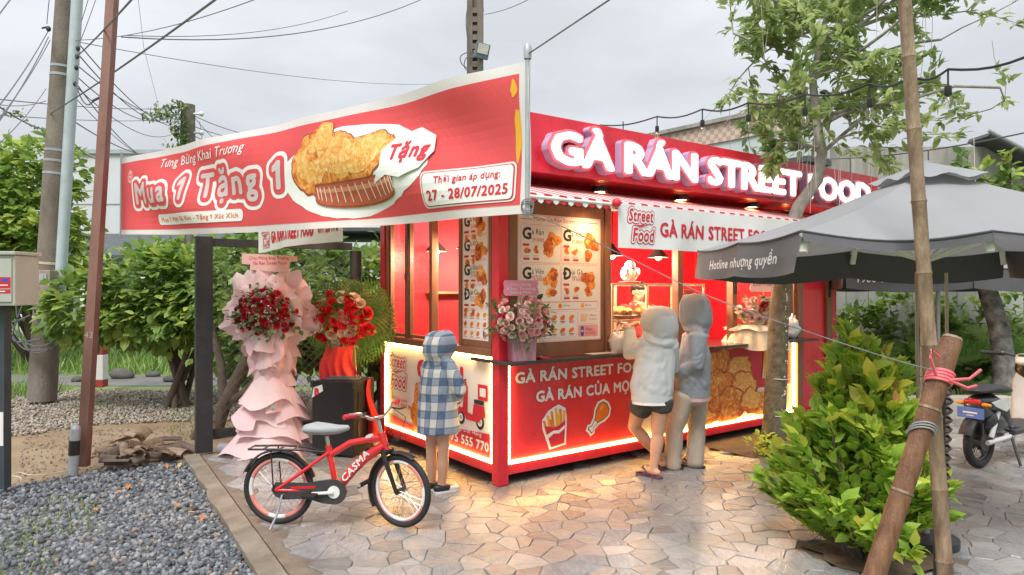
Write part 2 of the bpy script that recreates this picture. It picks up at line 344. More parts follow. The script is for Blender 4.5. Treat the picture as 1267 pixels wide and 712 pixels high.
class Print:
    """flat print: shapes in stacked layers, mapped by fn(x, y, layer) onto a surface"""
    def __init__(s): s.it = []
    def raw(s, v, f, m, l): s.it.append((np.asarray(v, float).reshape(-1, 2), f, m, l)); return s
    def poly(s, pts, m, l=1): return s.raw(pts, [tuple(range(len(pts)))], m, l)
    def cpoly(s, pts, m, l=1): v, f = fill([np.array(pts)]); return s.raw(v, f, m, l)
    def rect(s, x0, y0, x1, y1, m, l=1, nx=1, ny=1):
        vs = [(x0+(x1-x0)*i/nx, y0+(y1-y0)*j/ny) for j in range(ny+1) for i in range(nx+1)]; w = nx+1
        return s.raw(vs, [(j*w+i, j*w+i+1, (j+1)*w+i+1, (j+1)*w+i) for j in range(ny) for i in range(nx)], m, l)
    def rrect(s, x0, y0, x1, y1, r, m, l=1):
        p = []
        for cx, cy, a in ((x1-r, y1-r, 0), (x0+r, y1-r, 90), (x0+r, y0+r, 180), (x1-r, y0+r, 270)):
            p += [(cx+r*math.cos(rad(a+k*22.5)), cy+r*math.sin(rad(a+k*22.5))) for k in range(5)]
        return s.poly(p, m, l)
    def disc(s, cx, cy, rx, ry, m, l=1, n=24, rot=0):
        c, q = math.cos(rot), math.sin(rot); p = []
        for i in range(n):
            x, y = rx*math.cos(2*math.pi*i/n), ry*math.sin(2*math.pi*i/n); p.append((cx+x*c-y*q, cy+x*q+y*c))
        return s.poly(p, m, l)
    def blob(s, cx, cy, rx, ry, m, l=1, seed=0, am=.22, n=36, rot=0, sc=1.):
        p = []; c, q = math.cos(rot), math.sin(rot)
        for i in range(n):
            a = 2*math.pi*i/n; k = sc*(1+am*noise.noise(V((math.cos(a)*1.6+seed*7.3, math.sin(a)*1.6, seed*3.1)))+am*.35*noise.noise(V((math.cos(a)*6+seed, math.sin(a)*6, 4.))))
            x, y = rx*k*math.cos(a), ry*k*math.sin(a); p.append((cx+x*c-y*q, cy+x*q+y*c))
        return s.poly(p, m, l)
    def _fit(s, body, x, y, h, w, al, sp=1.):
        v = text2d(body, 0., sp)[0]/CAP; x0, x1 = v[:, 0].min(), v[:, 0].max(); sx = (w/(x1-x0)) if w else h
        return sx, h, (x-(x0+x1)/2*sx if al == 'c' else x-x0*sx), y
    def text(s, body, x, y, h, m, l=2, w=None, al='c', off=.012, sk=0.):
        if off > .015: return s.puff(body, x, y, h, m, l, off*1.1, w, al, sk, sp=1.03, res=22)
        v, f = text2d(body, 0.); sx, sy, tx, ty = s._fit(body, x, y, h, w, al)
        q = v/CAP; return s.raw(np.column_stack([q[:, 0]*sx+q[:, 1]*sk*sy+tx, q[:, 1]*sy+ty]), f, m, l)
    def puff(s, body, x, y, h, m, l=2, g=.1, w=None, al='c', sk=0., warp=None, sp=1.06, res=34):
        sx, sy, tx, ty = s._fit(body, x, y, h, w, al, sp); ps = []
        for p in puffy(body, g, res, sp):
            q = np.column_stack([p[:, 0]*sx+p[:, 1]*sk*sy+tx, p[:, 1]*sy+ty]); ps.append(q)
        v, f = fill(ps)
        if warp: v = np.array([warp(*q) for q in v])
        return s.raw(v, f, m, l)
    def build(s, name, fn, parent=None, sub=0, loc=None):
        mats = []; vs = []; fs = []; mi = []
        for v, f, m, l in s.it:
            if m not in mats: mats.append(m)
            if sub:
                bm = bmesh.new(); bv = [bm.verts.new((q[0], q[1], 0)) for q in v]
                for t in f:
                    try: bm.faces.new([bv[i] for i in t])
                    except ValueError: pass
                bmesh.ops.triangulate(bm, faces=bm.faces)
                xs_, ys_ = [q.co.x for q in bm.verts], [q.co.y for q in bm.verts]
                for ax_, lo_, hi_ in ((0, min(xs_), max(xs_)), (1, min(ys_), max(ys_))):
                    for k_ in range(math.ceil(lo_/sub+.01), math.floor(hi_/sub-.01)+1):
                        bmesh.ops.bisect_plane(bm, geom=bm.verts[:]+bm.edges[:]+bm.faces[:], dist=1e-6, plane_co=(k_*sub, k_*sub, 0), plane_no=(1-ax_, ax_, 0))
                bmesh.ops.triangulate(bm, faces=[q for q in bm.faces if len(q.verts) > 4])
                bm.verts.index_update(); v = [q.co[:2] for q in bm.verts]; f = [tuple(q.index for q in t.verts) for t in bm.faces]; bm.free()
            b = len(vs); vs += [tuple(fn(float(q[0]), float(q[1]), l)) for q in v]
            fs += [tuple(b+i for i in t) for t in f]; mi += [mats.index(m)]*len(f)
        me = bpy.data.meshes.new(name); me.from_pydata(vs, [], fs); me.polygons.foreach_set('material_index', mi)
        for m in mats: me.materials.append(m)
        me.update(); return link(name, me, parent, loc)
def plane_fn(o, ex, ey, en, step=.0012):
    o, ex, ey, en = V(o), V(ex), V(ey), V(en)
    return lambda x, y, l: o+ex*x+ey*y+en*(step*l)
# ------------------------------------------------------------------ helpers: lofted and remeshed bodies, leaves
def loft(mb, pts, rad_, side=(1, 0, 0), n=14, m=0, cap=.045):
    """closed lofted limb; rad_ = list of r or (r along side, r across)"""
    pts = [V(p) for p in pts]; k = len(pts); R = [(r, r) if not hasattr(r, '__len__') else r for r in rad_]
    t0 = (pts[1]-pts[0]).normalized(); t1 = (pts[-1]-pts[-2]).normalized()
    full = []; e0 = min(min(R[0]), cap); e1 = min(min(R[-1]), .045)
    for a in (80, 50, 25): full.append((pts[0]-t0*e0*math.sin(rad(a)), tuple(x*math.cos(rad(a)) for x in R[0]), t0))
    for i in range(k):
        t = (pts[min(i+1, k-1)]-pts[max(i-1, 0)]).normalized(); full.append((pts[i], R[i], t))
    for a in (25, 50, 80): full.append((pts[-1]+t1*e1*math.sin(rad(a)), tuple(x*math.cos(rad(a)) for x in R[-1]), t1))
    vs = []; a = V(side)
    for p, (rx, ry), t in full:
        a2 = a-t*a.dot(t)
        if a2.length < 1e-3: a2 = V((0, 1, 0))-t*t.y
        a2.normalize(); b = t.cross(a2); a = a2
        for j in range(n): q = 2*math.pi*j/n; vs.append(p+a2*(rx*math.cos(q))+b*(ry*math.sin(q)))
    L = len(full); fs = [(i*n+j, i*n+(j+1) % n, (i+1)*n+(j+1) % n, (i+1)*n+j) for i in range(L-1) for j in range(n)]
    fs += [tuple(range(n))[::-1], tuple((L-1)*n+j for j in range(n))]
    mb.add(vs, fs, m)
def remesh(mb, name, mat, voxel=.01, smooth=4, wr=0., wsc=9., parent=None, stretch=(1, 1, 1), folds=None):
    """fuse the parts of a builder into one continuous skin"""
    me = mb.mesh(name, mat); o = bpy.data.objects.new(name, me); C.objects.link(o)
    r = o.modifiers.new('r', 'REMESH'); r.mode = 'VOXEL'; r.voxel_size = voxel
    if smooth: s = o.modifiers.new('s', 'SMOOTH'); s.iterations = smooth; s.factor = .5
    bpy.context.view_layer.update()
    m2 = bpy.data.meshes.new_from_object(o.evaluated_get(bpy.context.evaluated_depsgraph_get())); o.modifiers.clear(); o.data = m2; bpy.data.meshes.remove(me); m2.name = name
    if wr:
        k = len(m2.vertices); co = np.empty(k*3); m2.vertices.foreach_get('co', co); co = co.reshape(-1, 3); nr = np.empty(k*3); m2.vertices.foreach_get('normal', nr); nr = nr.reshape(-1, 3)
        q3 = lambda c, k, o: V((c[0]*stretch[0]*wsc*k+o, (c[1]*stretch[1]+.35*c[2])*wsc*k, (c[2]*stretch[2]+.5*c[0])*wsc*k))
        dsp = np.array([1.1*noise.noise(q3(c, 1, 0))+1.5*(.28-abs(noise.noise(q3(c, 1.25, 9))))+.6*(.25-abs(noise.noise(q3(c, 2.7, 4)))) for c in co])
        co += nr*(dsp*wr)[:, None]; m2.vertices.foreach_set('co', co.ravel()); m2.update()
    if folds:   # creases of the cloth: ridges with a valley on both sides along short segments
        k = len(m2.vertices); co = np.empty(k*3); m2.vertices.foreach_get('co', co); co = co.reshape(-1, 3); nr = np.empty(k*3); m2.vertices.foreach_get('normal', nr); nr = nr.reshape(-1, 3); dsp = np.zeros(k)
        for p0, p1, w_, am in folds:
            p0, p1 = np.array(p0[:]), np.array(p1[:]); ax = p1-p0; L2 = (ax**2).sum(); t = np.clip(((co-p0) @ ax)/L2, 0, 1); bow = np.array((0, 0, -.12*math.sqrt(L2)))*(4*t*(1-t))[:, None]; ds = np.linalg.norm(co-p0-t[:, None]*ax-bow, axis=1)
            e_ = np.sin(math.pi*np.clip(t*.92+.04, 0, 1))**.7; dsp += am*e_*(np.exp(-(ds/w_)**2)-.6*np.exp(-(ds/(2.1*w_))**2))
        co += nr*dsp[:, None]; m2.vertices.foreach_set('co', co.ravel()); m2.update()
    m2.shade_smooth()
    if not m2.materials: m2.materials.append(mat)
    if parent: o.parent = parent
    return o
LEAF_V = [(0, 0, 0), (-.30, .28, .03), (0, .30, -.03), (.30, .28, .03), (-.27, .62, .0), (0, .64, -.06), (.27, .62, .0), (0, 1, -.16)]
LEAF_F = [(0, 2, 1), (0, 3, 2), (1, 2, 5, 4), (2, 3, 6, 5), (4, 5, 7), (5, 6, 7)]
LEAF4_V = [(0, 0, 0), (-.27, .45, .04), (0, .47, -.03), (.27, .45, .04), (0, 1, -.12)]
LEAF4_F = [(0, 2, 1), (0, 3, 2), (1, 2, 4), (2, 3, 4)]
# ================================================================== SETTING
KO = V((-.108, 5.61, 0)); KA = math.atan2(.589, .808); KU = V((math.cos(KA), math.sin(KA), 0)); KV = V((-math.sin(KA), math.cos(KA), 0))
def K(x, y, z=0): return KO+KU*x+KV*y+V((0, 0, z))
def toK(p): d = V((p[0], p[1], 0))-KO; return d.dot(KU), d.dot(KV)
GZ = -.06
def inpoly(x, y, P_):
    c = False; j = len(P_)-1
    for i in range(len(P_)):
        if (P_[i][1] > y) != (P_[j][1] > y) and x < (P_[j][0]-P_[i][0])*(y-P_[i][1])/(P_[j][1]-P_[i][1])+P_[i][0]: c = not c
        j = i
    return c
def sample_poly(P_, n):
    xs = [p[0] for p in P_]; ys = [p[1] for p in P_]; o = []
    while len(o) < n:
        x, y = random.uniform(min(xs), max(xs)), random.uniform(min(ys), max(ys))
        if inpoly(x, y, P_): o.append((x, y))
    return np.array(o)
def sheet(name, poly, z, mat, kind='structure', thick=0):
    mb = MB()
    if thick: mb.prism([tuple(p[:2]) for p in poly], thick, z=z-thick)
    else: mb.add([(p[0], p[1], z) for p in poly], [tuple(range(len(poly)))])
    return tag(mb.build(name, mat), kind=kind)
GRASSM = M_('meadow', (.12, .20, .05), .9, .3, 1.5, .5, 30, col2=(.20, .26, .09))
DIRT = M_('dirt', (.24, .155, .085), .95, .3, 2.2, .8, 25, col2=(.33, .25, .17))
SOIL = M_('soil', (.09, .062, .042), .95, .3, 5, .8, 30, col2=(.16, .11, .07))
ROADM = M_('old_asphalt', (.17, .165, .16), .9, .2, 3, .4, 60)
MORTAR = M_('mortar', (.19, .15, .115), .85, .25, 6, .4, 60)
CONC = M_('concrete', (.15, .12, .088), .85, .25, 4, .5, 30, col2=(.28, .24, .19), detail=9)
sheet('ground', [(-700, -60), (700, -60), (700, 900), (-700, 900)], GZ-.012, GRASSM)
sheet('road', [(-40, 11.6), (1, 11.9), (1, 13.3), (-40, 13.0)], GZ-.004, ROADM)
sheet('dirt_yard', [(-14, 5.2), (-1.2, 4.0), (-2.6, 6.6), (-1.2, 8.6), (-1.4, 11.3), (-14, 11.3)], GZ-.008, DIRT)
sheet('back_yard', [(-1.2, 8.9), (14, 8.9), (14, 15), (-1.2, 15)], GZ-.006, SOIL)
PAVE = [(-3.05, 6.78), (-.05, 2.0), (9.5, 2.0), (9.5, 8.7), (3.2, 9.4), (0, 9.4), (-1.6, 8.0)]
pavement = sheet('pavement', PAVE, -.014, MORTAR, thick=.12)
# soil strip along the kiosk where the street tree stands, and the round bed of the shrub
bedp = [K(2.5, -.62), K(2.95, -.98), K(4.0, -1.05), K(5.6, -.9), K(5.6, .3), K(2.5, .3)]
sheet('planting_strip', bedp, .004, SOIL)
bed2 = [V((2.22+.40*(1+.2*math.sin(a*2.1))*math.cos(a*math.pi/8), 4.2+.32*(1+.2*math.cos(a*1.7))*math.sin(a*math.pi/8), 0)) for a in range(16)]
sheet('planting_bed', bed2, .006, SOIL)
# concrete edge of the paving
k0, k1 = V((-3.05, 6.78, 0)), V((-.05, 2.0, 0)); kd = (k1-k0).normalized(); kn = V((kd.y, -kd.x, 0))
mb = MB(); n = 26
def kerbfn(u, w):
    p = k0+(k1-k0)*u; wob = .03*noise.noise(p*2.3)
    x = [-.155+wob, -.15+wob, -.02, .0][int(round(w*3))]; z = [-.13, -.012, .004, -.10][int(round(w*3))]
    return p-kn*x+V((0, 0, z+.006*noise.noise(p*5+V((w, 0, 0)))))
mb.grid(kerbfn, n*3, 3); tag(mb.build('kerb', CONC), kind='structure')
# ---- crazy paving: Voronoi stones, the 300 largest in view as parts
def voronoi(pts, R=.62):
    cells = []; g = {}
    for i, p in enumerate(pts): g.setdefault((int(p[0]//R), int(p[1]//R)), []).append(i)
    for i, p in enumerate(pts):
        cx, cy = int(p[0]//R), int(p[1]//R); nb = [j for a in (-1, 0, 1) for b in (-1, 0, 1) for j in g.get((cx+a, cy+b), []) if j != i]
        poly = [(p[0]-.4, p[1]-.4), (p[0]+.4, p[1]-.4), (p[0]+.4, p[1]+.4), (p[0]-.4, p[1]+.4)]
        for j in nb:
            q = pts[j]; nx, ny = q[0]-p[0], q[1]-p[1]; c = (q[0]**2+q[1]**2-p[0]**2-p[1]**2)/2; o = []
            for k in range(len(poly)):
                a, b = poly[k], poly[(k+1) % len(poly)]; da, db = a[0]*nx+a[1]*ny-c, b[0]*nx+b[1]*ny-c
                if da <= 0: o.append(a)
                if da*db < 0: t = da/(da-db); o.append((a[0]+(b[0]-a[0])*t, a[1]+(b[1]-a[1])*t))
            poly = o
            if not poly: break
        cells.append(poly)
    return cells
def stone_geo(poly, c, gap=.0022, bev=.0035, lift=0):
    n = len(poly); d = [V((x-c[0], y-c[1], 0)) for x, y in poly]
    def inset(g): return [q*(max(.3, 1-g/max(q.length, .02))) for q in d]
    a, b = inset(gap), inset(gap+bev); tl = V((random.uniform(-.012, .012), random.uniform(-.012, .012), 0))
    zt = lambda q: lift+q.dot(tl)
    vs = [(q.x, q.y, -.03) for q in a]+[(q.x, q.y, zt(q)-.005) for q in a]+[(q.x, q.y, zt(q)) for q in b]
    fs = [(i, (i+1) % n, n+(i+1) % n, n+i) for i in range(n)]+[(n+i, n+(i+1) % n, 2*n+(i+1) % n, 2*n+i) for i in range(n)]+[tuple(range(2*n, 3*n))]
    return vs, fs
STONES = [M_('stone_%s' % k, c, .21, .30, 11, .3, 22, spec=.6, col2=d, stretch=s) for k, c, d, s in (
    ('tan', (.25, .24, .225), (.37, .355, .34), (1, 4.5, 1)), ('grey', (.26, .26, .265), (.37, .37, .375), (4, 1, 1)), ('dark', (.19, .178, .17), (.30, .285, .275), (1, 3.5, 1)),
    ('pink', (.255, .245, .245), (.36, .35, .35), (3.5, 1, 1)), ('pale', (.32, .315, .305), (.44, .435, .425), (1, 4, 1)))]
for m_ in STONES:   # damp and trodden patches that run on across the stones
    t_ = m_.node_tree; b_ = t_.nodes['Principled BSDF']; src = b_.inputs['Base Color'].links[0].from_socket; g_ = nd(t_, 'ShaderNodeNewGeometry'); n_ = nd(t_, 'ShaderNodeTexNoise', _Scale=1.3, _Detail=8.0, _Roughness=.65); t_.links.new(g_.outputs['Position'], n_.inputs['Vector'])
    r_ = nd(t_, 'ShaderNodeMapRange'); t_.links.new(n_.outputs['Fac'], r_.inputs[0]); r_.inputs[1].default_value = .32; r_.inputs[2].default_value = .62; r_.inputs[3].default_value = .66; r_.inputs[4].default_value = 1.06
    v_ = nd(t_, 'ShaderNodeVectorMath', operation='SCALE'); t_.links.new(src, v_.inputs[0]); t_.links.new(r_.outputs[0], v_.inputs['Scale']); t_.links.new(v_.outputs[0], b_.inputs['Base Color'])
pp = []; cell = .165
for gy in np.arange(3.0, 9.4, cell*.82):
    for gx in np.arange(-3.3, 8.2, cell*1.05):
        x, y = gx+random.uniform(-.62, .62)*cell, gy+random.uniform(-.62, .62)*cell*.9
        if abs(x) < .80*y+.9: pp.append((x, y))
cells = voronoi(pp); cand = []
for p, poly in zip(pp, cells):
    if len(poly) < 3: continue
    c = (sum(q[0] for q in poly)/len(poly), sum(q[1] for q in poly)/len(poly))
    if not all(inpoly(q[0], q[1], PAVE) for q in poly): continue
    if (V((c[0], c[1], 0))-k0).dot(kn) < -10: continue
    kx, ky = toK(c)
    if 0 < kx < 5.2 and .12 < ky < 2.3: continue
    if inpoly(c[0], c[1], bedp) or inpoly(c[0], c[1], bed2): continue
    A = abs(sum(poly[i][0]*poly[i-1][1]-poly[i-1][0]*poly[i][1] for i in range(len(poly))))/2
    if A < .002: continue
    px, py = CX+c[0]/c[1]*F, CY+CAMZ/c[1]*F
    vis = 1 if (-10 < px < 1277 and py < 722) else .01
    cand.append((A/c[1]**3*vis, c, poly))
cand.sort(key=lambda t: -t[0])
rest = MB()
for i, (_, c, poly) in enumerate(cand):
    vs, fs = stone_geo(poly, c, lift=random.uniform(-.003, .003)); mi = random.choices(range(5), (3, 3, 1.3, 2, 2))[0]
    if i < 300:
        b_ = MB(); b_.add(vs, fs); b_.build('paving_stone', STONES[mi], pavement, loc=(c[0], c[1], 0), recalc=False)
    else: rest.add([(v[0]+c[0], v[1]+c[1], v[2]) for v in vs], fs, mi)
tag(rest.build('far_paving', STONES, pavement, recalc=False), kind='stuff')
# ---- gravel
def ico(sub=1):
    bm = bmesh.new(); bmesh.ops.create_icosphere(bm, subdivisions=sub, radius=1); bm.verts.index_update()
    v = np.array([q.co[:] for q in bm.verts]); f = [tuple(q.index for q in t.verts) for t in bm.faces]; bm.free(); return v, f
IV, IF = ico(1)
IV = IV*(1+.22*RNG.normal(size=(len(IV), 1)).clip(-1, 1))
def gravel(name, poly, n, s0, s1, mats, w, z=GZ, ro=(1, .8, .62)):
    xy = sample_poly(poly, n); R = rotM(n); s = s0+(s1-s0)*RNG.beta(1.3, 2.2, n)
    R = R*np.array(ro)[None, None, :]
    M = compose(R, s, np.column_stack([xy, z+s*RNG.uniform(.0, .7, n)])); mi = RNG.choice(len(mats), n, p=np.array(w)/sum(w))
    return tag(link(name, scatter_mesh(name, IV, IF, M, mats, mi=mi)), kind='stuff')
GR = [M_('gravel_%d' % i, c, .8, .25, 30) for i, c in enumerate([(.13, .145, .165), (.20, .215, .235), (.28, .295, .31), (.075, .083, .095)])]
GP = [M_('pale_gravel_%d' % i, c, .85, .2, 30) for i, c in enumerate([(.33, .30, .25), (.43, .39, .33), (.24, .215, .185), (.27, .21, .15)])]
gpoly = [G(-40, 605)[:2], G(30, 592)[:2], G(130, 574)[:2], G(205, 565)[:2], G(246, 566)[:2], (-2.95, 6.35), (-.9, 3.05), (-5, 3.05)]
gravel('gravel', gpoly, 15500, .007, .034, GR+[GP[3]], (4, 4, 2, 3, .5))
sheet('gravel_bed', gpoly, GZ+.004, M_('gravel_base', (.10, .105, .115), .9, .3, 40))
ppoly = [G(-60, 545)[:2], G(120, 520)[:2], G(248, 515)[:2], (-2.7, 8.6), (-3.2, 11.2), (-6.2, 11.3), (-10, 11)]
gravel('pale_gravel', ppoly, 11000, .012, .034, GP, (4, 3, 3, 1.5), ro=(1.2, .8, .5))
gravel('dirt_crumbs', [G(20, 590)[:2], G(30, 530)[:2], G(240, 520)[:2], G(250, 560)[:2], G(130, 578)[:2]], 800, .004, .017, [GP[3], GP[2], GR[1]], (3, 2, 1), ro=(1.2, .8, .5))
# ---- rubble of broken roof tiles
TILEM = [M_('roof_tile_%d' % i, c, .85, .3, 14, .4, 40) for i, c in enumerate([(.22, .15, .10), (.30, .21, .15), (.15, .11, .085)])]
for i in range(34):
    px, py = random.triangular(112, 246, 175), random.triangular(540, 580, 562); p = G(px, py); L, w = random.uniform(.14, .30), random.uniform(.08, .14); cv = random.uniform(.01, .04)
    b_ = MB(); jag = [random.uniform(-.03, .03) for _ in range(5)]
    b_.grid(lambda u, v: ((v-.5)*L+jag[int(u*4)]*(1 if v > .5 else 0), (u-.5)*w, cv*(1-(2*u-1)**2)), 4, 1)
    b_.grid(lambda u, v: ((v-.5)*L+jag[int(u*4)]*(1 if v > .5 else 0), (u-.5)*w, cv*(1-(2*u-1)**2)-.016), 4, 1)
    nb = 10
    for a, q in ((0, 4), (5, 9)): pass
    b_.f += [(k, k+1, 10+k+1, 10+k) for k in range(4)]+[(5+k, 5+k+1, 15+k+1, 15+k) for k in range(4)]+[(0, 5, 15, 10), (4, 9, 19, 14)]; b_.m += [0]*10
    o = b_.build('broken_tile', TILEM[i % 3]); o.location = (p.x, p.y, GZ+.03+.16*max(0, 1-abs(px-178)/70)*random.random())
    o.rotation_euler = (random.uniform(-.5, .5), random.uniform(-.45, .45), random.uniform(0, 6.28))
    tag(o, 'broken brown clay roof tile in the heap behind the grey gravel', 'roof tile', 'broken roof tiles heaped by the brown post')
FALL = [M_('fallen_%d' % i, c, .6, .2, 30) for i, c in enumerate([(.55, .20, .04), (.40, .17, .07), (.60, .36, .10)])]
for i, (px, py) in enumerate([(148, 608), (220, 626), (232, 632), (222, 648), (252, 634), (283, 640), (160, 598), (205, 573), (224, 571), (120, 630), (252, 603), (140, 570)]):
    p = G(px, py); b_ = MB(); b_.add([(x*.06, y*.09, z*.12) for x, y, z in LEAF_V], LEAF_F); o = b_.build('fallen_leaf', FALL[i % 3], loc=(p.x, p.y, -.011)); o.rotation_euler = (random.uniform(-.3, .3), random.uniform(-.3, .3), random.uniform(0, 6))
    tag(o, 'dry orange fallen leaf lying on the grey gravel', 'leaf', 'fallen leaves on the gravel')
# ---- grass
GRM = leaf_mat('grass_blades', (.13, .24, .05), (.24, .38, .09), (.40, .50, .17), .6, .35)
def tufts(name, poly, n, h0, h1, w, z=GZ):
    xy = sample_poly(poly, n); d = np.column_stack([RNG.normal(0, .45, n), RNG.normal(0, .45, n), np.ones(n)]); R = frames(d, .1); s = RNG.uniform(h0, h1, n)
    tv = [(-w, 0, 0), (w, 0, 0), (-w*.7, .5, .06), (w*.7, .5, .06), (0, 1, .22)]; tf = [(0, 1, 3, 2), (2, 3, 4)]
    return tag(link(name, scatter_mesh(name, tv, tf, compose(R, s, np.column_stack([xy, np.full(n, z)])), GRM, tint=RNG.uniform(0, 1, n))), kind='stuff')
tufts('grass', [(-16, 13.2), (1, 13.4), (1, 24), (-22, 24)], 26000, .12, .42, .06)
tufts('roadside_grass', [(-9, 10.4), (-7.2, 10.4), (-7.2, 11.4), (-12, 11.5)], 1800, .08, .26, .05)
for pl, k in (([G(50, 610)[:2], G(120, 602)[:2], G(125, 650)[:2], G(20, 660)[:2]], 500), ([G(5, 640)[:2], G(60, 630)[:2], G(70, 700)[:2], G(-10, 710)[:2]], 420), ([G(210, 500)[:2], G(240, 500)[:2], G(238, 535)[:2], G(212, 535)[:2]], 260), ([G(115, 490)[:2], G(140, 490)[:2], G(150, 500)[:2], G(118, 500)[:2]], 120)):
    tufts('weeds', pl, k//2, .02, .07, .09)
# ================================================================== KIOSK
kiosk = thing('food_kiosk', 'red and white fried chicken kiosk edged with glowing yellow light strips', 'kiosk', KO, KA)
KL, KW, ZS, ZT = 5.15, 2.21, 2.5, 2.95
def kb(name, mat, *boxes, bev=.006, parent=None, smooth=False):
    b = MB()
    for q in boxes: b.box(*q, bev=bev)
    return b.build(name, mat, parent or kiosk, smooth)
kb('chassis', DARK, (.12, .12, .10, KL-.12, KW-.1, .155))
for x, y in ((0, 0), (KL-.1, 0), (0, KW-.1), (KL-.1, KW-.1)): kb('post', RED, (x, y, 0 if y == 0 or x == 0 else 0, x+.1, y+.1, ZS-.002))
for x in (1.7, 3.4): kb('foot', DARK, (x, .2, 0, x+.1, .3, .1)); kb('foot', DARK, (x, 1.9, 0, x+.1, 2.0, .1))
kb('foot', DARK, (.2, 1.0, 0, .3, 1.1, .1))
kb('base_rail', RED, (.102, .012, .08, KL-.102, .09, .165)); kb('base_rail', RED, (.012, .102, .08, .09, KW-.102, .165))
kb('floor', M_('kiosk_floor', (.30, .10, .08), .6), (.1, .1, .156, KL-.1, KW-.1, .18), bev=0)
INRED = M_('inner_red', (.66, .02, .04), .4, .06, 3)
kb('back_wall', INRED, (.1, KW-.07, .18, KL-.1, KW-.02, ZS), bev=0)
kb('end_wall', INRED, (KL-.07, .1, .18, KL-.02, KW-.1, ZS), bev=0)
kb('ceiling', INRED, (.1, .1, ZS-.045, KL-.1, KW-.1, ZS-.004), bev=0)
# roof with fascia on all sides and a red soffit
b = MB(); x0, y0, x1, y1 = -.36, -.45, KL+.12, KW+.3
b.box(x0, y0, ZS, x1, y0+.05, ZT, bev=.004); b.box(x0, y0+.052, ZS, x0+.05, y1, ZT, bev=.004); b.box(x1-.05, y0+.052, ZS, x1, y1, ZT, bev=.004); b.box(x0+.052, y1-.05, ZS, x1-.052, y1, ZT, bev=.004)
b.box(x0+.052, y0+.052, ZS+.003, x1-.052, y1-.052, ZS+.03)
fascia = b.build('fascia', RED, kiosk)
kb('roof', GALV, (x0+.055, y0+.055, ZT-.10, x1-.055, y1-.055, ZT-.06), bev=0)
# counters
SLAB = M_('granite_counter', (.045, .038, .036), .16, .4, 60, spec=.6)
kb('counter', SLAB, (-.03, -.20, 1.0, 4.40, .38, 1.03), bev=.008)
kb('window_shelf', SLAB, (.004, .106, 1.045, .34, KW-.106, 1.07), bev=.006)
FP = M_('front_panel', (.72, .03, .04), .3, .1, 4, .05, 30, coat=.3)
kb('front_panel', FP, (.102, .03, .168, 4.22, .06, .998), bev=0)
PW = M_('panel_white', (.80, .78, .74), .4, .05, 4)
kb('side_panel', PW, (.03, .104, .168, .06, KW-.104, 1.03), bev=0)
kb('door_panel', RED, (4.46, .03, .168, 4.92, .06, ZS-.1), bev=.004)
for x in (4.28, 4.93): kb('door_frame', BROWN, (x, -.01, .168, x+.115, .075, ZS-.02))
# light strips sunk along the panel edges
def strip(a, b_): q = MB(); q.beam(a, b_, .022, .022); q.build('led_strip', LED, kiosk)
strip((.10, .016, .178), (4.24, .016, .178)); strip((4.24, .016, .19), (4.24, .016, .97)); strip((.108, .016, .19), (.108, .016, .985))
strip((.016, .11, .178), (.016, KW-.11, .178)); strip((.016, .11, 1.035), (.016, KW-.11, 1.035)); strip((.016, KW-.115, .19), (.016, KW-.115, 1.02)); strip((.016, .115, .19), (.016, .115, 1.02))
# ---- windows: brown frames on the front
def frame(name, pts, w, d, parent=kiosk, mat=BROWN):
    q = MB()
    for a, b_ in pts: q.beam(a, b_, w, d)
    return q.build(name, mat, parent)
zh = 2.34
for x in (.115, 1.20, 2.20, 3.08, 4.14): kb('window_post', BROWN, (x, .012, 1.031, x+.075, .095, zh))
kb('window_head', BROWN, (.10, .008, zh+.001, 4.26, .10, 2.43)); kb('lintel', RED, (.10, .02, 2.432, KL-.10, .09, ZS-.001))
# side window
for y in (.125, .60, 1.12, 1.62, 2.05): kb('window_post', BROWN, (.012, y, 1.072, .085, y+(.045 if y > .2 else .03), zh))
kb('window_head', BROWN, (.008, .102, zh+.001, .10, KW-.10, 2.45)); kb('window_sill', BROWN, (-.006, .104, 1.046, .098, KW-.104, 1.11))
for y0_, y1_ in ((1.165, 1.62), (1.665, 2.05)):
    fr = frame('sliding_sash', [((.05, y0_+.02, 1.115), (.05, y0_+.02, zh-.005)), ((.05, y1_-.02, 1.115), (.05, y1_-.02, zh-.005)), ((.05, y0_+.041, 1.135), (.05, y1_-.041, 1.135)), ((.05, y0_+.041, zh-.025), (.05, y1_-.041, zh-.025))], .04, .03)
    q = MB(); q.box(.048, y0_+.035, 1.15, .053, y1_-.035, zh-.04); q.build('pane', GLASST, fr)
    if y0_ > 1.5: pass
q = MB(); q.box(.012, 1.632, 1.66, .03, 1.655, 1.80, bev=.004); q.box(-.004, 1.635, 1.70, .012, 1.652, 1.76, bev=.003); q.build('latch', BLACK, kiosk)
# front panes: right of the serving hatch
for xa, xb in ((3.155, 4.14),):
    q = MB(); q.box(xa, .05, 1.16, xb, .055, zh); q.build('pane', GLASS, kiosk)
q = MB(); q.box(3.1, -.004, 1.55, 3.135, .012, 1.72, bev=.004); q.build('latch', BLACK, kiosk)
q = MB(); q.box(4.95, -.025, 1.5, 4.985, -.01, 1.72, bev=.004); q.build('door_handle', BLACK, kiosk)
# interior counters and shelves
kb('inner_shelf', M_('shelf_wood', (.35, .16, .08), .5), (.5, KW-.34, 1.55, 1.45, KW-.08, 1.575)); kb('back_counter', STEEL, (.45, KW-.5, .18, 4.6, KW-.09, .95))
MENUY = .028
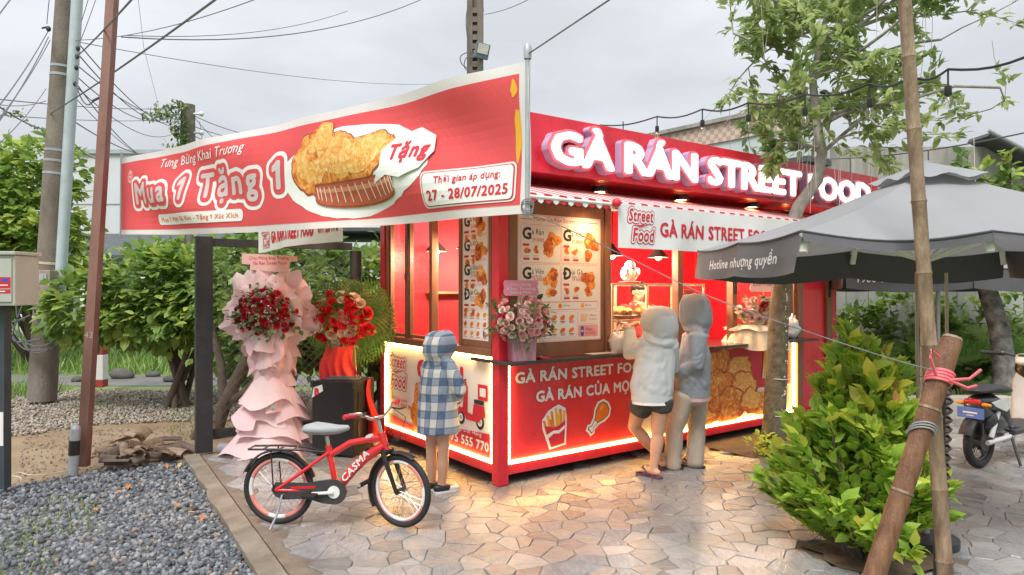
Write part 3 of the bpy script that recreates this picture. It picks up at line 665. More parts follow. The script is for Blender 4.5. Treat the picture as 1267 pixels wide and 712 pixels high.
# ---- lit letters of the sign
def letters(body, x, z, h, w, y):
    v = text2d(body)[0]/CAP; tx0, tx1 = v[:, 0].min(), v[:, 0].max(); sx = w/(tx1-tx0); adv = {}
    pos = []
    for i, ch in enumerate(body):
        if ch == ' ': continue
        # x of each character: measure the text up to and including it
        e1 = text2d(body[:i+1])[0][:, 0].max()/CAP; cv = text2d(ch)[0]/CAP; pos.append((ch, e1-cv[:, 0].max()))
    for ch, off in pos:
        base = None
        for nm, g, y0_, y1_, mt in (('letter', .15, -.075, 0, LAV), ('letter_edge', .155, -.083, -.0755, SIGNP), ('letter_face', .06, -.100, -.0835, SIGNW)):
            ps = puffy(ch, g); vv, ff = fill([np.column_stack([(p[:, 0]+off-tx0)*sx+x, p[:, 1]*h+z]) for p in ps]); q = MB(); n_ = len(vv)
            q.add([(a, y+y1_, c) for a, c in vv]+[(a, y+y0_, c) for a, c in vv], [])
            from collections import Counter
            ec = Counter(); 
            for t in ff:
                for k in range(3): ec[tuple(sorted((t[k], t[(k+1) % 3])))] += 1
            q.f += [tuple(t) for t in ff]+[tuple(n_+k for k in t) for t in ff]; q.f += [(a, b_, n_+b_, n_+a) for (a, b_), c in ec.items() if c == 1]; q.m += [0]*(len(q.f)-len(q.m))
            if nm == 'letter_face':
                o = q.build(nm, mt, base, recalc=True)
            elif nm == 'letter': 
                base = q.build('sign_letter', mt, kiosk)
            else: q.build(nm, mt, base)
letters('GÀ RÁN STREET FOOD', .12, 2.575, .235, 4.78, -.452)
# ---- downlights in the soffit
for px, py in ((741, 231), (843, 241.5), (930.6, 251), (973, 262)):
    Y = (ZS-CAMZ)*F/(CY-py); wx = (px-CX)/F*Y; lx, ly = toK((wx, Y))
    q = MB(); q.lathe([(.07, ZS+.002), (.072, ZS-.05), (.058, ZS-.052), (.05, ZS-.02)], 20, M=Matrix.Translation((lx, ly, 0))); dl = q.build('downlight', BLACK, kiosk)
    q = MB(); q.lathe([(0.001, ZS-.045), (.05, ZS-.046)], 20, M=Matrix.Translation((lx, ly, 0))); q.build('lamp_glass', WARM, dl)
    L = bpy.data.lights.new('downlight_beam', 'SPOT'); L.energy = 16; L.color = (1, .62, .28); L.spot_size = rad(120); L.spot_blend = .8; L.shadow_soft_size = .05
    o = bpy.data.objects.new('downlight_beam', L); C.objects.link(o); o.location = K(lx, ly, ZS-.07)
# ---- striped awnings on the front and the side
AWR, AWW = M_('awning_red', (.62, .03, .04), .55, .06), M_('awning_white', (.80, .79, .78), .55, .05)
def awning(fn, n, ztop, zbot):   # fn(along 0..1, out 0..1, z)
    par = None; st = n
    for mt, par0 in ((AWR, 0), (AWW, 1)):
        q = MB()
        for i in range(n):
            if i % 2 != par0: continue
            a, b_ = i/n, (i+1)/n
            for k in range(6):
                o0, o1 = k/6, (k+1)/6; z0 = ztop+(zbot-ztop)*o0; z1 = ztop+(zbot-ztop)*o1
                q.add([fn(a, o0, z0), fn(b_, o0, z0), fn(b_, o1, z1), fn(a, o1, z1), fn(a, o0, z0-.004), fn(b_, o0, z0-.004), fn(b_, o1, z1-.004), fn(a, o1, z1-.004)], [(0, 1, 2, 3), (7, 6, 5, 4), (0, 4, 5, 1), (3, 2, 6, 7)])
            q.add([fn(a, 1, zbot), fn(b_, 1, zbot), fn(b_-.15/n, 1.004, zbot-.055), fn((a+b_)/2, 1.006, zbot-.07), fn(a+.15/n, 1.004, zbot-.055)], [(0, 1, 2, 3, 4)])
        o = q.build('awning' if par0 == 0 else 'white_stripe', mt, kiosk if par0 == 0 else par, recalc=False); par = par or o
    return par
aw = awning(lambda a, o, z: (-.38+a*3.95, .005-.9*o, z), 58, 2.495, 2.262)
q = MB(); q.tube([(-.40, -.89, 2.236), (3.58, -.89, 2.236)], .014, 12); q.build('awning_bar', WHITE, kiosk, 60)
for x in (-.3, 3.4): q = MB(); q.beam((x, .0, 2.2), (x, -.88, 2.24), .03); q.build('awning_arm', WHITE, kiosk)
aw2 = awning(lambda a, o, z: (.005-1.28*o, .02+a*2.15, z), 32, 2.46, 2.26)
q = MB(); q.tube([(-1.285, 0, 2.245), (-1.285, 2.2, 2.245)], .024, 12); q.build('awning_bar', WHITE, kiosk, 60)
# ---- prints on the panels and menu boards
LOGO = [('Street', .62, 0.0), ('Food', .05, .12)]
def street_food_logo(p, x, y, s, l=2):
    for g, m, k in ((.27, INK_R, 0), (.19, WHP, 1), (.045, INK_R, 2)):
        p.puff('Street', x-.02*s, y+.10*s, .34*s, m, l+k, g, w=.98*s, sk=.18)
        p.puff('Food', x+.05*s, y-.46*s, .36*s, m, l+k, g, w=.86*s, sk=.18)
    p.cpoly([(x-.34*s, y-.02*s), (x-.05*s, y-.07*s), (x+.34*s, y+.02*s), (x-.02*s, y-.0*s)], INK_R, l+3)
def chickens(p, x, y, s, l, seed, m=None, n=3):
    for i in range(n):
        a = seed*1.7+i*2.3; p.blob(x+s*.36*math.cos(a)*(i > 0), y+s*.30*math.sin(a)*(i > 0), s*(.5-.08*i), s*(.36-.05*i), (FOODP, FOODP2)[i % 2] if m is None else m, l+i*.3, seed+i, .3, rot=a)
def fries(p, x, y, s, l, rot=.12):
    c, q_ = math.cos(rot), math.sin(rot); T = lambda a, b: (x+(a*c-b*q_)*s, y+(a*q_+b*c)*s)
    p.cpoly([T(*t) for t in ((-.30, -.56), (.33, -.56), (.46, .22), (.44, .50), (.2, .66), (0, .62), (-.2, .56), (-.46, .34), (-.48, .1))], WHP, l)
    for i, (a, h) in enumerate(((-.32, .30), (-.2, .42), (-.07, .50), (.06, .56), (.19, .50), (.30, .42), (-.13, .28), (.13, .36))):
        p.poly([T(a-.045, -.1), T(a+.045, -.1), T(a*1.25+.05, h), T(a*1.25-.045, h+.03)], INK_Y if i % 2 else INK_O, l+1+i*.2)
    p.cpoly([T(*t) for t in ((-.24, -.50), (.26, -.50), (.38, .16), (.1, .05), (-.1, .05), (-.39, .16))], INK_R, l+4); p.cpoly([T(*t) for t in ((-.30, -.22), (-.1, -.13), (.1, -.17), (.32, -.08), (.34, .02), (.1, -.08), (-.1, -.04), (-.33, -.10))], WHP, l+5)
def drumstick(p, x, y, s, l, rot=.75, m=None):
    T = lambda a, b: (x+(a*math.cos(rot)-b*math.sin(rot))*s, y+(a*math.sin(rot)+b*math.cos(rot))*s)
    def shape(g):
        o = [(.62+g, 0), (.56+g*.8, .22+g*.6), (.36, .34+g), (.08, .28+g), (-.16, .12+g), (-.44, .06+g), (-.54, .15+g), (-.66-g, .12+g*.5), (-.64-g, 0), (-.66-g, -.12-g*.5), (-.54, -.15-g), (-.44, -.06-g), (-.16, -.12-g), (.08, -.26-g), (.36, -.32-g), (.56+g*.8, -.2-g*.6)]
        return [T(*q) for q in o]
    p.cpoly(shape(.09), WHP, l); p.cpoly(shape(0), INK_K, l+1)
    p.cpoly([T(*q) for q in ((-.2, .09), (-.44, .035), (-.54, .12), (-.62, .09), (-.6, 0), (-.62, -.09), (-.54, -.12), (-.44, -.035), (-.2, -.09))], WHP, l+2)
    p.cpoly([T(*q) for q in ((.585, 0), (.53, .2), (.36, .31), (.08, .25), (-.15, .10), (-.2, 0), (-.15, -.10), (.08, -.23), (.36, -.29), (.53, -.18))], m or INK_O, l+2); p.blob(*T(.34, .13), .14*s, .06*s, INK_Y, l+3, 4, .1, rot=rot)
FOODD = M_('chicken_shade_print', (.34, .06, .015), .5, .3, 20); FOODL = food_mat('chicken_print_light', (.62, .19, .03), (.86, .44, .09), (.95, .72, .36), 19, 0)
# front panel print
p = Print()
for g, m, l in ((.12, INK_R, 2), (.065, WHP, 3)):
    p.puff('GÀ RÁN STREET FOOD', .19, .822, .088, m, l, g, w=1.60, al='l'); p.puff('GÀ RÁN CỦA MỌI NHÀ', .41, .648, .088, m, l, g, w=1.50, al='l')
fries(p, .62, .40, .30, 2); drumstick(p, 1.13, .44, .25, 2, .8)
p.cpoly([(1.62, .17), (1.80, .50), (4.2, .50), (4.2, .17)], CREAM, 1.5); p.cpoly([(1.80, .50), (2.05, .98), (4.2, .98), (4.2, .50)], INK_R, 1.4)
p.cpoly([(1.98, .98), (2.1, .98), (2.5, .56), (2.2, .2), (2.02, .2), (2.3, .56)], INK_R, 2)
p.cpoly([(2.15, .98), (2.6, .72), (3.1, .62), (3.7, .98)], INK_R, 2)
p.disc(2.95, .36, .72, .16, WHP, 2.5, 40); p.disc(2.95, .36, .66, .135, CREAM, 3, 40)
for i, (x, y, rx, ry) in enumerate(((2.55, .70, .24, .20), (2.85, .80, .22, .15), (3.20, .72, .24, .16), (2.45, .46, .26, .18), (2.86, .55, .27, .22), (3.28, .52, .24, .19), (2.62, .34, .30, .17), (3.05, .36, .32, .17), (3.42, .36, .2, .14))):
    p.blob(x, y, rx*1.035, ry*1.04, FOODD, 4+i*.4, i+3, .30, 48); p.blob(x, y, rx, ry, FOODP2, 4.15+i*.4, i+3, .30, 48); p.blob(x+.01, y+.022, rx*.84, ry*.80, (FOODL, FOODP, FOODL)[i % 3], 4.3+i*.4, i+3, .38, 48)
p.cpoly([(3.62, .60), (3.98, .62), (3.94, .95), (3.66, .95)], CREAM, 8); p.rect(3.65, .62, 3.95, .9, INK_Y, 8.5); p.cpoly([(3.5, .2), (3.85, .2), (3.95, .5), (3.6, .45)], FOODP, 8)
p.build('panel_print', plane_fn((0, .029, 0), (1, 0, 0), (0, 0, 1), (0, -1, 0)), kiosk)
# side panel print, seen from outside x runs from the far end (left) to the corner (right): X = KW-y
p = Print(); X = lambda y: KW-y
street_food_logo(p, .35, .76, .36)
p.puff('GÀ RÁN', 1.20, .755, .15, INK_R, 2, .12, w=.82)
for i, (x, y, r) in enumerate(((.86, .55, .17), (1.02, .45, .2), (.78, .38, .15))): p.blob(x, y, r, r*1.0, (FOODP, FOODP2)[i % 2], 2+i*.5, i+20, .3, 40)
p.text('Nhượng quyền', .40, .46, .035, INK_R, 3, w=.34); p.puff('0913.094.906', .47, .395, .045, INK_R, 3, .04, w=.50)
p.blob(.17, .52, .07, .07, INK_P, 2, 2); p.cpoly([(.0, .17), (0, .33), (.22, .30), (.55, .26), (.95, .26), (1.35, .355), (2.08, .40), (2.08, .17)], INK_R, 2.5)
p.text('Hotline Đặt Hàng', 1.66, .355, .036, WHP, 4, w=.52, off=.02)
for g, m, l in ((.12, INK_R, 4), (.06, WHP, 5)): p.puff('0775 555 770', 1.66, .245, .075, m, l, g, w=.74)
# delivery scooter
sx, sy, ss = 1.74, .60, .30
def sc(*q): return [(sx+a*ss, sy+b*ss) for a, b in q]
for a in (-.50, .52): p.disc(sx+a*ss, sy-.42*ss, .21*ss, .21*ss, INK_K, 3); p.disc(sx+a*ss, sy-.42*ss, .12*ss, .12*ss, WHP, 3.5); p.disc(sx+a*ss, sy-.42*ss, .06*ss, .06*ss, INK_G, 4)
p.cpoly(sc((-.72, -.28), (-.6, -.12), (-.4, -.12), (-.30, .52), (-.44, .62), (-.22, .66), (-.12, .5), (-.14, -.22), (.14, -.26), (.2, .06), (.74, .06), (.8, -.24), (.62, -.3), (.46, -.44), (-.2, -.44), (-.34, -.26)), INK_R, 4.5)
p.cpoly(sc((.22, .08), (.72, .08), (.72, .2), (.22, .2)), INK_K, 5); p.cpoly(sc((.42, .22), (.92, .22), (.92, .66), (.42, .66)), INK_R, 5); p.cpoly(sc((.52, .32), (.82, .32), (.82, .56), (.52, .56)), WHP, 5.5); p.disc(sx-.46*ss, sy+.34*ss, .1*ss, .1*ss, INK_Y, 5)
p.cpoly(sc((-.52, .62), (-.2, .74), (-.18, .70), (-.5, .58)), INK_K, 5)
p.disc(1.36, .66, .045, .045, INK_G, 3); p.disc(1.36, .66, .034, .034, WHP, 3.5); p.disc(1.36, .66, .016, .016, INK_R, 4)
p.build('panel_print', plane_fn((.029, KW, 0), (0, -1, 0), (0, 0, 1), (-1, 0, 0)), kiosk)
# menu boards
def menu_item(p, x, y, w, h, ini, rest, sub, price, seed, l=2):
    """one card: big initial, name, price, pictures; (x, y) is the top left corner"""
    p.rrect(x, y-h, x+w, y, .02, INK_P, l); p.rrect(x+.004, y-h+.004, x+w-.004, y-.004, .018, WHP, l+.5)
    p.puff(ini, x+.065, y-.125, .095, INK_K, l+1, .07, w=.085); p.text(rest, x+.118, y-.085, .045, INK_K, l+1, w=.13, al='l', off=.03)
    if sub: p.text(sub, x+.118, y-.112, .018, INK_K, l+1, w=.11, al='l')
    p.text(price, x+.122, y-.145, .030, INK_R, l+1, w=.125, al='l', off=.03)
    chickens(p, x+w-.10, y-.13, .15, l+1, seed, n=3); chickens(p, x+w-.12, y-h+.085, .10, l+1, seed+3, n=2)
    p.rrect(x+.02, y-.185, x+.09, y-.165, .008, INK_R, l+1)
    for k in range(2):
        cx = x+.06+k*.105; chickens(p, cx, y-.222, .06, l+1, seed+k+5, n=2)
        for j in range(3): p.rect(cx-.035, y-.268-j*.012, cx+.03-.01*j, y-.264-j*.012, INK_G, l+1)
        p.rrect(cx-.034, y-h+.022, cx+.034, y-h+.040, .006, INK_R, l+1)
def board(p, w, h, cols):
    p.rect(0, 0, w, h, WHP, 1); p.rect(.006, .006, w-.006, h-.006, INK_P, 1.2); p.rect(.011, .011, w-.011, h-.011, WHP, 1.4)
items = [('G', 'à Rán', None, '29.000đ'), ('G', 'à Xốt', None, '31.000đ'), ('G', 'à Viên', 'Lắc Phô Mai', '29.000đ'), ('Đ', 'ùi Gà', 'Góc Tư', '39.000đ')]
mw, mh = .94, 1.09
mb_ = kb('menu_board', BROWN, (.192, MENUY, 1.033, 1.198, MENUY+.03, zh-.002), bev=0); mb_.name = 'menu_board'
p = Print(); board(p, mw, mh, 2); p.text('Menu Gà Rán Street Food', mw/2, mh-.055, .036, INK_R, 2, w=.60, off=.025)
p.rect(.03, mh-.045, .15, mh-.039, INK_R, 2); p.rect(mw-.15, mh-.045, mw-.03, mh-.039, INK_R, 2)
for k, it in enumerate(items): menu_item(p, .03+(k % 2)*.445, mh-.085-(k//2)*.335, .435, .325, *it, k+1)
p.rrect(.03, .275, mw-.03, .345, .025, INK_R, 2); p.rrect(.034, .279, mw-.034, .341, .022, WHP, 2.5)
for k in range(3):
    p.blob(.2+k*.26, .31, .022, .022, (INK_R, INK_O, INK_Y)[k], 3, k, .2); p.text(('Xốt cay', 'Xốt Hàn', 'Phô mai')[k], .235+k*.26, .305, .015, INK_K, 3, al='l')
p.rrect(.03, .03, .66, .262, .015, INK_P, 2); p.rrect(.033, .033, .657, .259, .014, WHP, 2.5); p.rrect(.67, .145, mw-.03, .262, .015, INK_P, 2); p.rrect(.673, .148, mw-.033, .259, .014, WHP, 2.5); p.rrect(.67, .03, mw-.03, .135, .015, INK_P, 2)
for k in range(12):
    cx, cy = .09+(k % 6)*.10, .205-(k//6)*.11; p.blob(cx, cy, .033, .02, (FOODP, FOODP2, INK_O)[k % 3], 3, k, .25, 20, .5); p.rect(cx-.03, cy-.034, cx+.03, cy-.028, INK_K, 3); p.rect(cx-.022, cy-.046, cx+.022, cy-.040, INK_R, 3)
for i in range(6): p.poly([(.70+i*.011, .165), (.708+i*.011, .165), (.705+i*.017, .235+.01*(i % 2)), (.697+i*.017, .235)], INK_Y, 3)
p.text('Khoai', .815, .21, .02, INK_K, 3, al='l'); p.text('19.000đ', .80, .175, .02, INK_R, 3, al='l', w=.09)
p.rrect(.70, .04, .735, .125, .006, INK_B, 3); p.disc(.7175, .085, .012, .012, WHP, 3.5); p.poly([(.706, .087), (.729, .087), (.726, .095), (.709, .095)], INK_R, 4)
p.text('Pepsi', .765, .085, .026, INK_K, 3, al='l', off=.02); p.text('10.000đ', .755, .05, .024, INK_R, 3, al='l', w=.12, off=.02)
p.build('menu_print', plane_fn((.21, MENUY-.001, 1.15), (1, 0, 0), (0, 0, 1), (0, -1, 0)), mb_)
mb2 = kb('menu_board', BROWN, (.03, .157, 1.112, .06, .60, zh-.002), bev=0)
p = Print(); w2, h2 = .405, 1.12; p.rect(0, 0, w2, h2, WHP, 1)
for k, it in enumerate(items): menu_item(p, .01, h2-.012-k*.212, .385, .205, *it, k+11)
p.rrect(.01, .012, w2-.01, .255, .012, INK_P, 2); p.rrect(.013, .015, w2-.013, .252, .012, WHP, 2.5)
for k in range(12):
    cx, cy = .05+(k % 4)*.1, .215-(k//4)*.08; p.blob(cx, cy, .028, .02, (FOODP, FOODP2, INK_O)[k % 3], 3, k, .25, 18, .5); p.rect(cx-.028, cy-.034, cx+.028, cy-.029, INK_R, 3)
p.rrect(.33, .03, .352, .085, .005, INK_B, 4)
p.build('menu_print', plane_fn((.029, .595, 1.17), (0, -1, 0), (0, 0, 1), (-1, 0, 0)), mb2)
# ================================================================== BANNERS
BL, BR = V((-3.80, 6.72, 0)), V((.09, 3.40, 0)); BD = (BR-BL); BLEN = BD.length; BD = BD.normalized(); BN = V((BD.y, -BD.x, 0))   # BN faces the camera
def banner_fn(x, y, l, H=.745):
    t = x/BLEN; u = y/H
    zb = 2.135+(1.985-2.135)*t-.035*math.sin(math.pi*t); zt = 2.875+(2.735-2.875)*t-.02*math.sin(math.pi*t)
    w = .026*math.sin(4.2*(t*5.2)+6.5*u)*(.35+.65*t)+.005*math.sin(9*(t*5.2)-3*u+1)+.020*math.sin(2.2*t*5.2+8*u+2)+.04*math.sin(math.pi*t)*math.sin(math.pi*u)
    w *= min(1, 6*t+.15)*min(1, 8*(1-t)+.2)
    p = BL+(BR-BL)*t+BN*(w+.0021*l); p.z = zb+(zt-zb)*u; return p
BWH = cloth_mat('banner_white', (.82, .82, .82))
ban = thing('promotional_banner', 'long red opening banner with fried chicken picture strung up in front of the kiosk', 'banner', BL)
bfn = lambda x, y, l: banner_fn(x, y, l)-BL
q = MB(); q.grid(lambda u, v: bfn(u*BLEN, v*.745, 0), 150, 24); cl = q.build('banner_cloth', BWH, ban, 60, recalc=False)
B = Print(); L = BLEN; H = .745
B.rect(.02, .045, L-.06, .69, REDB, 1, 2, 1)
B.puff('Tưng Bừng Khai Trương', .325*L, .585, .075, WHP, 3, .025, w=.30*L, sk=.28)
for g, m, l in ((.38, WHP, 2), (.23, REDB, 3.2), (.055, BWH, 4.4)): B.puff('Mua 1 Tặng 1', .325*L, .285, .185, m, l, g, w=.495*L, sp=1.28)
B.rrect(.165*L, .085, .465*L, .175, .04, WHP, 3); B.puff('Mua 1 Mẹt Gà Rán - Tặng 1 Xúc Xích', .315*L, .112, .036, INK_O, 4, .035, w=.275*L)
B.disc(.052*L, .545, .062, .062, INK_P, 2); B.text('Street', .052*L, .555, .028, REDB, 3, w=.10, off=.03); B.text('Food', .052*L, .515, .028, REDB, 3, w=.08, off=.03)
B.blob(.718*L, .335, .70, .275, WHP, 2, 3, .10, 60)
for x, y, rx, ry, sd, r in ((.662, .545, .17, .105, 6, .5), (.645, .42, .21, .20, 1, .3), (.70, .42, .22, .17, 2, -.3), (.752, .395, .25, .125, 3, .25)):
    k_ = .1*sd; B.blob(x*L, y, rx*1.05, ry*1.06, FOODD, 3+k_, sd, .28, 48, r); B.blob(x*L, y+.004, rx*1., ry*1., FOODP, 3.4+k_, sd, .28, 48, r); B.blob(x*L+.01, y+.022, rx*.78, ry*.72, FOODL, 3.8+k_, sd, .4, 48, r)
sa = [(.735*L+.30*math.cos(a)*1.0, .235+.13*math.sin(a)) for a in np.linspace(math.pi*1.02, math.pi*1.98, 14)]
ctr = [(.728*L+.42*math.cos(a), .235+.035*math.sin(a)) for a in np.linspace(math.pi*1.0, math.pi*2.06, 19)]; wid = [.014+.056*math.sin(math.pi*(.06+.88*i/18))**.6 for i in range(19)]
for g_, mt_, l_ in ((.012, FOODD, 5.6), (0, SAUS, 6)): B.cpoly([(x, y+w_+g_) for (x, y), w_ in zip(ctr, wid)]+[(x, y-w_-g_) for (x, y), w_ in reversed(list(zip(ctr, wid)))], mt_, l_)
B.cpoly([(x, y+w_*.62) for (x, y), w_ in zip(ctr[2:16], wid[2:16])]+[(x, y+w_*.25) for (x, y), w_ in reversed(list(zip(ctr[2:16], wid[2:16])))], M_('sausage_light', (.72, .26, .16), .4, .2, 20), 6.5)
for k in range(2, 17): (xx, yy), w_ = ctr[k], wid[k]; B.poly([(xx-.008, yy+w_*.8), (xx+.004, yy+w_*.82), (xx+.020, yy-w_*.7), (xx+.011, yy-w_*.72)], CREAM, 7)
B.cpoly([(.775*L, .235), (.79*L, .335), (.79*L, .42), (.81*L, .50), (.845*L, .53), (.868*L, .47), (.870*L, .38), (.855*L, .29), (.825*L, .25), (.80*L, .275)], WHP, 8)
B.puff('Tặng', .832*L, .36, .085, INK_R, 9, .07, w=.058*L, sk=.15, sp=1.15)
B.rrect(.857*L, .065, .983*L, .265, .03, WHP, 3); B.rrect(.859*L, .073, .981*L, .257, .028, INK_R, 4); B.rrect(.8605*L, .078, .9795*L, .252, .026, WHP, 5)
B.puff('Thời gian áp dụng:', .920*L, .195, .036, INK_R, 6, .04, w=.086*L); B.puff('27 - 28/07/2025', .920*L, .105, .052, INK_R, 6, .05, w=.108*L)
B.blob(.985*L, .40, .022, .12, INK_Y, 2, 5, .4); B.blob(.982*L, .62, .02, .045, INK_Y, 2, 9, .4)
B.build('print', bfn, cl, sub=.05)
q = MB(); q.tube([bfn(L-.015, -.02, 0)+V((0, 0, 0)), bfn(L-.015, .765, 0)], .012, 10); q.lathe([(.018, 0), (.02, .03), (.02, .06), (.012, .075)], 12, M=Matrix.Translation(bfn(L-.015, .755, 0))); q.build('banner_rod', GALV, ban, 40)
q = MB(); q.tube([bfn(.012, -.02, 0), bfn(.012, .80, 0)], .011, 10); q.build('banner_rod', GALV, ban, 40)
ROPE = M_('cord_grey', (.20, .20, .23), .7, .1, 20)
def cable(name, pts, r, mat, label, cat, group=None, n=6, k=24, sag=0):
    a, b_ = V(pts[0]), V(pts[-1]); full = []
    if len(pts) == 2: full = [a.lerp(b_, i/k)+V((0, 0, -4*sag*(i/k)*(1-i/k))) for i in range(k+1)]
    else:
        for i in range(len(pts)-1):
            p0, p1, p2, p3 = V(pts[max(i-1, 0)]), V(pts[i]), V(pts[i+1]), V(pts[min(i+2, len(pts)-1)])
            for j in range(8): t = j/8; full.append(.5*((2*p1)+(p2-p0)*t+(2*p0-5*p1+4*p2-p3)*t*t+(3*p1-p0-3*p2+p3)*t**3))
        full.append(V(pts[-1]))
    q = MB(); q.tube(full, r*(.72 if r > .005 else 1), n); return tag(q.build(name, mat, None, 60), label, cat, group)
rt = BL+bfn(L-.015, .78, 0); rb = BL+bfn(L-.015, 0, 0)
cable('rope', [rt, P(757, -2, 2.6), P(835, -52, 2.25)], .004, ROPE, 'thin rope pulling the top corner of the red banner up and right', 'rope')
cable('guy_wire', [rb, P(690, 278, 3.39), P(775, 318, 3.34), P(880, 368, 3.28), P(1000, 411, 3.2), P(1105, 445, 3.12), P(1158, 459, 3.08)], .0026, ROPE, 'thin wire from the lower banner corner to the wooden stake', 'wire')
q = MB()
for k in range(3): q.tube([rb+V((.03*math.cos(a), -.02, .02+.03*math.sin(a)+.01*k)) for a in np.linspace(0, 6.0, 14)], .003, 6)
tag(q.build('wire_knot', ROPE), 'coiled wire knot at the lower right banner corner', 'wire')
# white cloth banners under the awnings
def hang_banner(label, fn, w, h, pr):
    o = thing('hanging_banner', label, 'banner', V(fn(0, h, 0)))
    b0 = V(fn(0, h, 0)); g = lambda x, y, l: V(fn(x, y, l))-b0
    q = MB(); q.grid(lambda u, v: g(u*w, v*h, 0), 60, 8); c_ = q.build('banner_cloth', WHP, o, 60, recalc=False); pr.build('print', g, c_, sub=.12); return o
w1 = 2.75; wav = lambda x, y: .014*math.sin(5*x+3*y)+.008*math.sin(13*x-6*y)
p = Print(); street_food_logo(p, .24, .18, .27, 1); p.puff('GÀ RÁN STREET FOOD', 1.22, .105, .105, INK_R, 2, .06, w=1.52); p.puff('0775 555 770', 2.35, .11, .09, INK_R, 2, .06, w=.6)
hang_banner('white banner with red lettering under the striped front awning', lambda x, y, l: K(.44+x, -.915-wav(x, y)*(1-y/.33)-.0016*l, 1.915+y), w1, .33, p)
w2 = 2.05; p = Print(); street_food_logo(p, .20, .15, .22, 1); p.puff('GÀ RÁN STREET FOOD', .92, .07, .105, INK_R, 2, .09, w=1.05); p.puff('077 555 770', 1.75, .08, .085, INK_R, 2, .06, w=.45)
hang_banner('white banner with red lettering under the side awning beyond the red banner', lambda x, y, l: K(-1.295+wav(x, y)*(1-y/.3)-.0016*l, 2.12-x, 1.945+y+.02*math.sin(x*1.5)), w2, .30, p)
q = MB(); q.ball((0, 0, 0), .035, m=0); tag(q.build('red_ball', RED, None, 60, loc=K(.41, -.93, 2.245)), 'round red knob at the end of the white awning banner', 'knob')
# ================================================================== POLES AND CABLES
CONP = M_('pole_concrete', (.13, .105, .085), .9, .25, 3, .5, 40, stretch=(1, 1, .5), col2=(.27, .24, .205), detail=9)
ub, ut = G(52, 495), P(84, -20, 9.9)
up_ = thing('utility_pole', 'thick round concrete utility pole carrying bundles of cables beside the meter box', 'utility pole', ub)
d = ut-ub
q = MB(); q.tube([d*(i/12) for i in range(13)], [.185-.045*i/12 for i in range(13)], 20); q.build('pole_shaft', CONP, up_, 60)
for z in (.20, .33, .545, .575, .60, .78, .80): q = MB(); q.tube([d*(z-.003), d*(z+.003)], .19-.045*z, 20); q.build('band', (GALV if z > .5 else M_('rope_band', (.6, .5, .36), .9)), up_, 60)
q = MB(); q.box(.12, -.12, 0, .12+.16, .02, 0); 
q = MB(); off = V((.20, -.06, 0)); q.tube([d*.20+off, d*.7+off*.95, d*1.0+off*.9], .075, 14); q.build('conduit_pipe', M_('pale_pipe', (.46, .54, .58), .5, .1, 5), up_, 60)
mbx = thing('meter_box', 'weathered electric meter box strapped to the concrete utility pole', 'meter box', P(56, 372, 9.62))
RUSTB = M_('meter_case', (.38, .34, .28), .7, .3, 12, col2=(.24, .17, .12))
q = MB(); q.box(-.13, -.1, 0, .13, .1, .42, bev=.012); q.build('case', RUSTB, mbx); q = MB(); q.box(-.09, -.112, .24, .09, -.101, .37, bev=.003); w_ = q.build('window_frame', GALV, mbx); q = MB(); q.box(-.055, -.118, .28, .055, -.113, .35); q.build('dial', INK_G, w_)
q = MB(); q.box(-.26, -.08, -.035, .28, .1, -.01); q.build('bracket', DARK, mbx)
CAB = M_('wire_black', (.14, .14, .17), .6, .1, 20)
cabs = thing('cable_loops', 'slack black cable loops hanging on the utility pole by the electric cabinet', 'cables', P(40, 420, 9.7))
o0 = V(cabs.location)
for pts in ([(8, 380), (18, 408), (40, 428), (68, 424)], [(12, 375), (10, 402), (30, 432), (66, 432)], [(20, 378), (26, 418), (44, 437), (70, 428)], [(30, 372), (16, 420), (50, 420)], [(40, 374), (50, 408), (60, 418), (72, 412)], [(6, 378), (14, 398), (38, 390)]):
    q = MB(); f_ = [P(a, b_, 9.65)-o0 for a, b_ in pts]; ff = []
    for i in range(len(f_)-1):
        p0, p1, p2, p3 = f_[max(i-1, 0)], f_[i], f_[i+1], f_[min(i+2, len(f_)-1)]
        for j in range(6): t = j/6; ff.append(.5*((2*p1)+(p2-p0)*t+(2*p0-5*p1+4*p2-p3)*t*t+(3*p1-p0-3*p2+p3)*t**3))
    q.tube(ff+[f_[-1]], .011, 6); q.build('cable', CAB, cabs, 60)
# electric cabinet on its post
cab = thing('electric_cabinet', 'grey electric cabinet with red and blue sticker on a dark post', 'cabinet', G(2, 604))
CABM = M_('cabinet_grey', (.47, .48, .44), .5, .08, 4); c0 = V(cab.location); cY = c0.y
q = MB(); q.box(-.05, -.04, 0, .05, .04, 1.70); q.build('post', M_('post_blue', (.045, .06, .075), .5), cab)
xa, xb, za, zb = P(-40, 378, cY).x-c0.x, P(36, 378, cY).x-c0.x, P(0, 378, cY).z, P(0, 317, cY).z
q = MB(); q.box(xa, -.16, za, xb, .12, zb, bev=.01); q.build('body', CABM, cab); q = MB(); q.box(xa-.01, -.185, zb+.002, xb+.015, .135, zb+.03, bev=.006); q.build('lid', CABM, cab); q = MB(); q.box(xa+.02, -.172, za+.03, xb-.02, -.161, zb-.03, bev=.004); dr = q.build('door', CABM, cab)
p = Print(); p.rect(-.02, .16, .18, .245, INK_R, 1); p.rect(-.015, .205, .05, .225, WHP, 2); p.rect(.0, .178, .16, .186, WHP, 2); p.poly([(.10, .21), (.17, .21), (.16, .235), (.12, .235)], INK_B, 2); p.rect(-.02, .118, .18, .15, INK_R, 1); p.rect(.0, .130, .14, .138, WHP, 2); p.rect(.0, .055, .035, .10, INK_B, 1); p.rect(.05, .055, .085, .10, INK_B, 1)
p.build('sticker', plane_fn((xb-.205, -.173, za-.02), (1, 0, 0), (0, 0, 1), (0, -1, 0)), dr)
q = MB(); q.rect = None
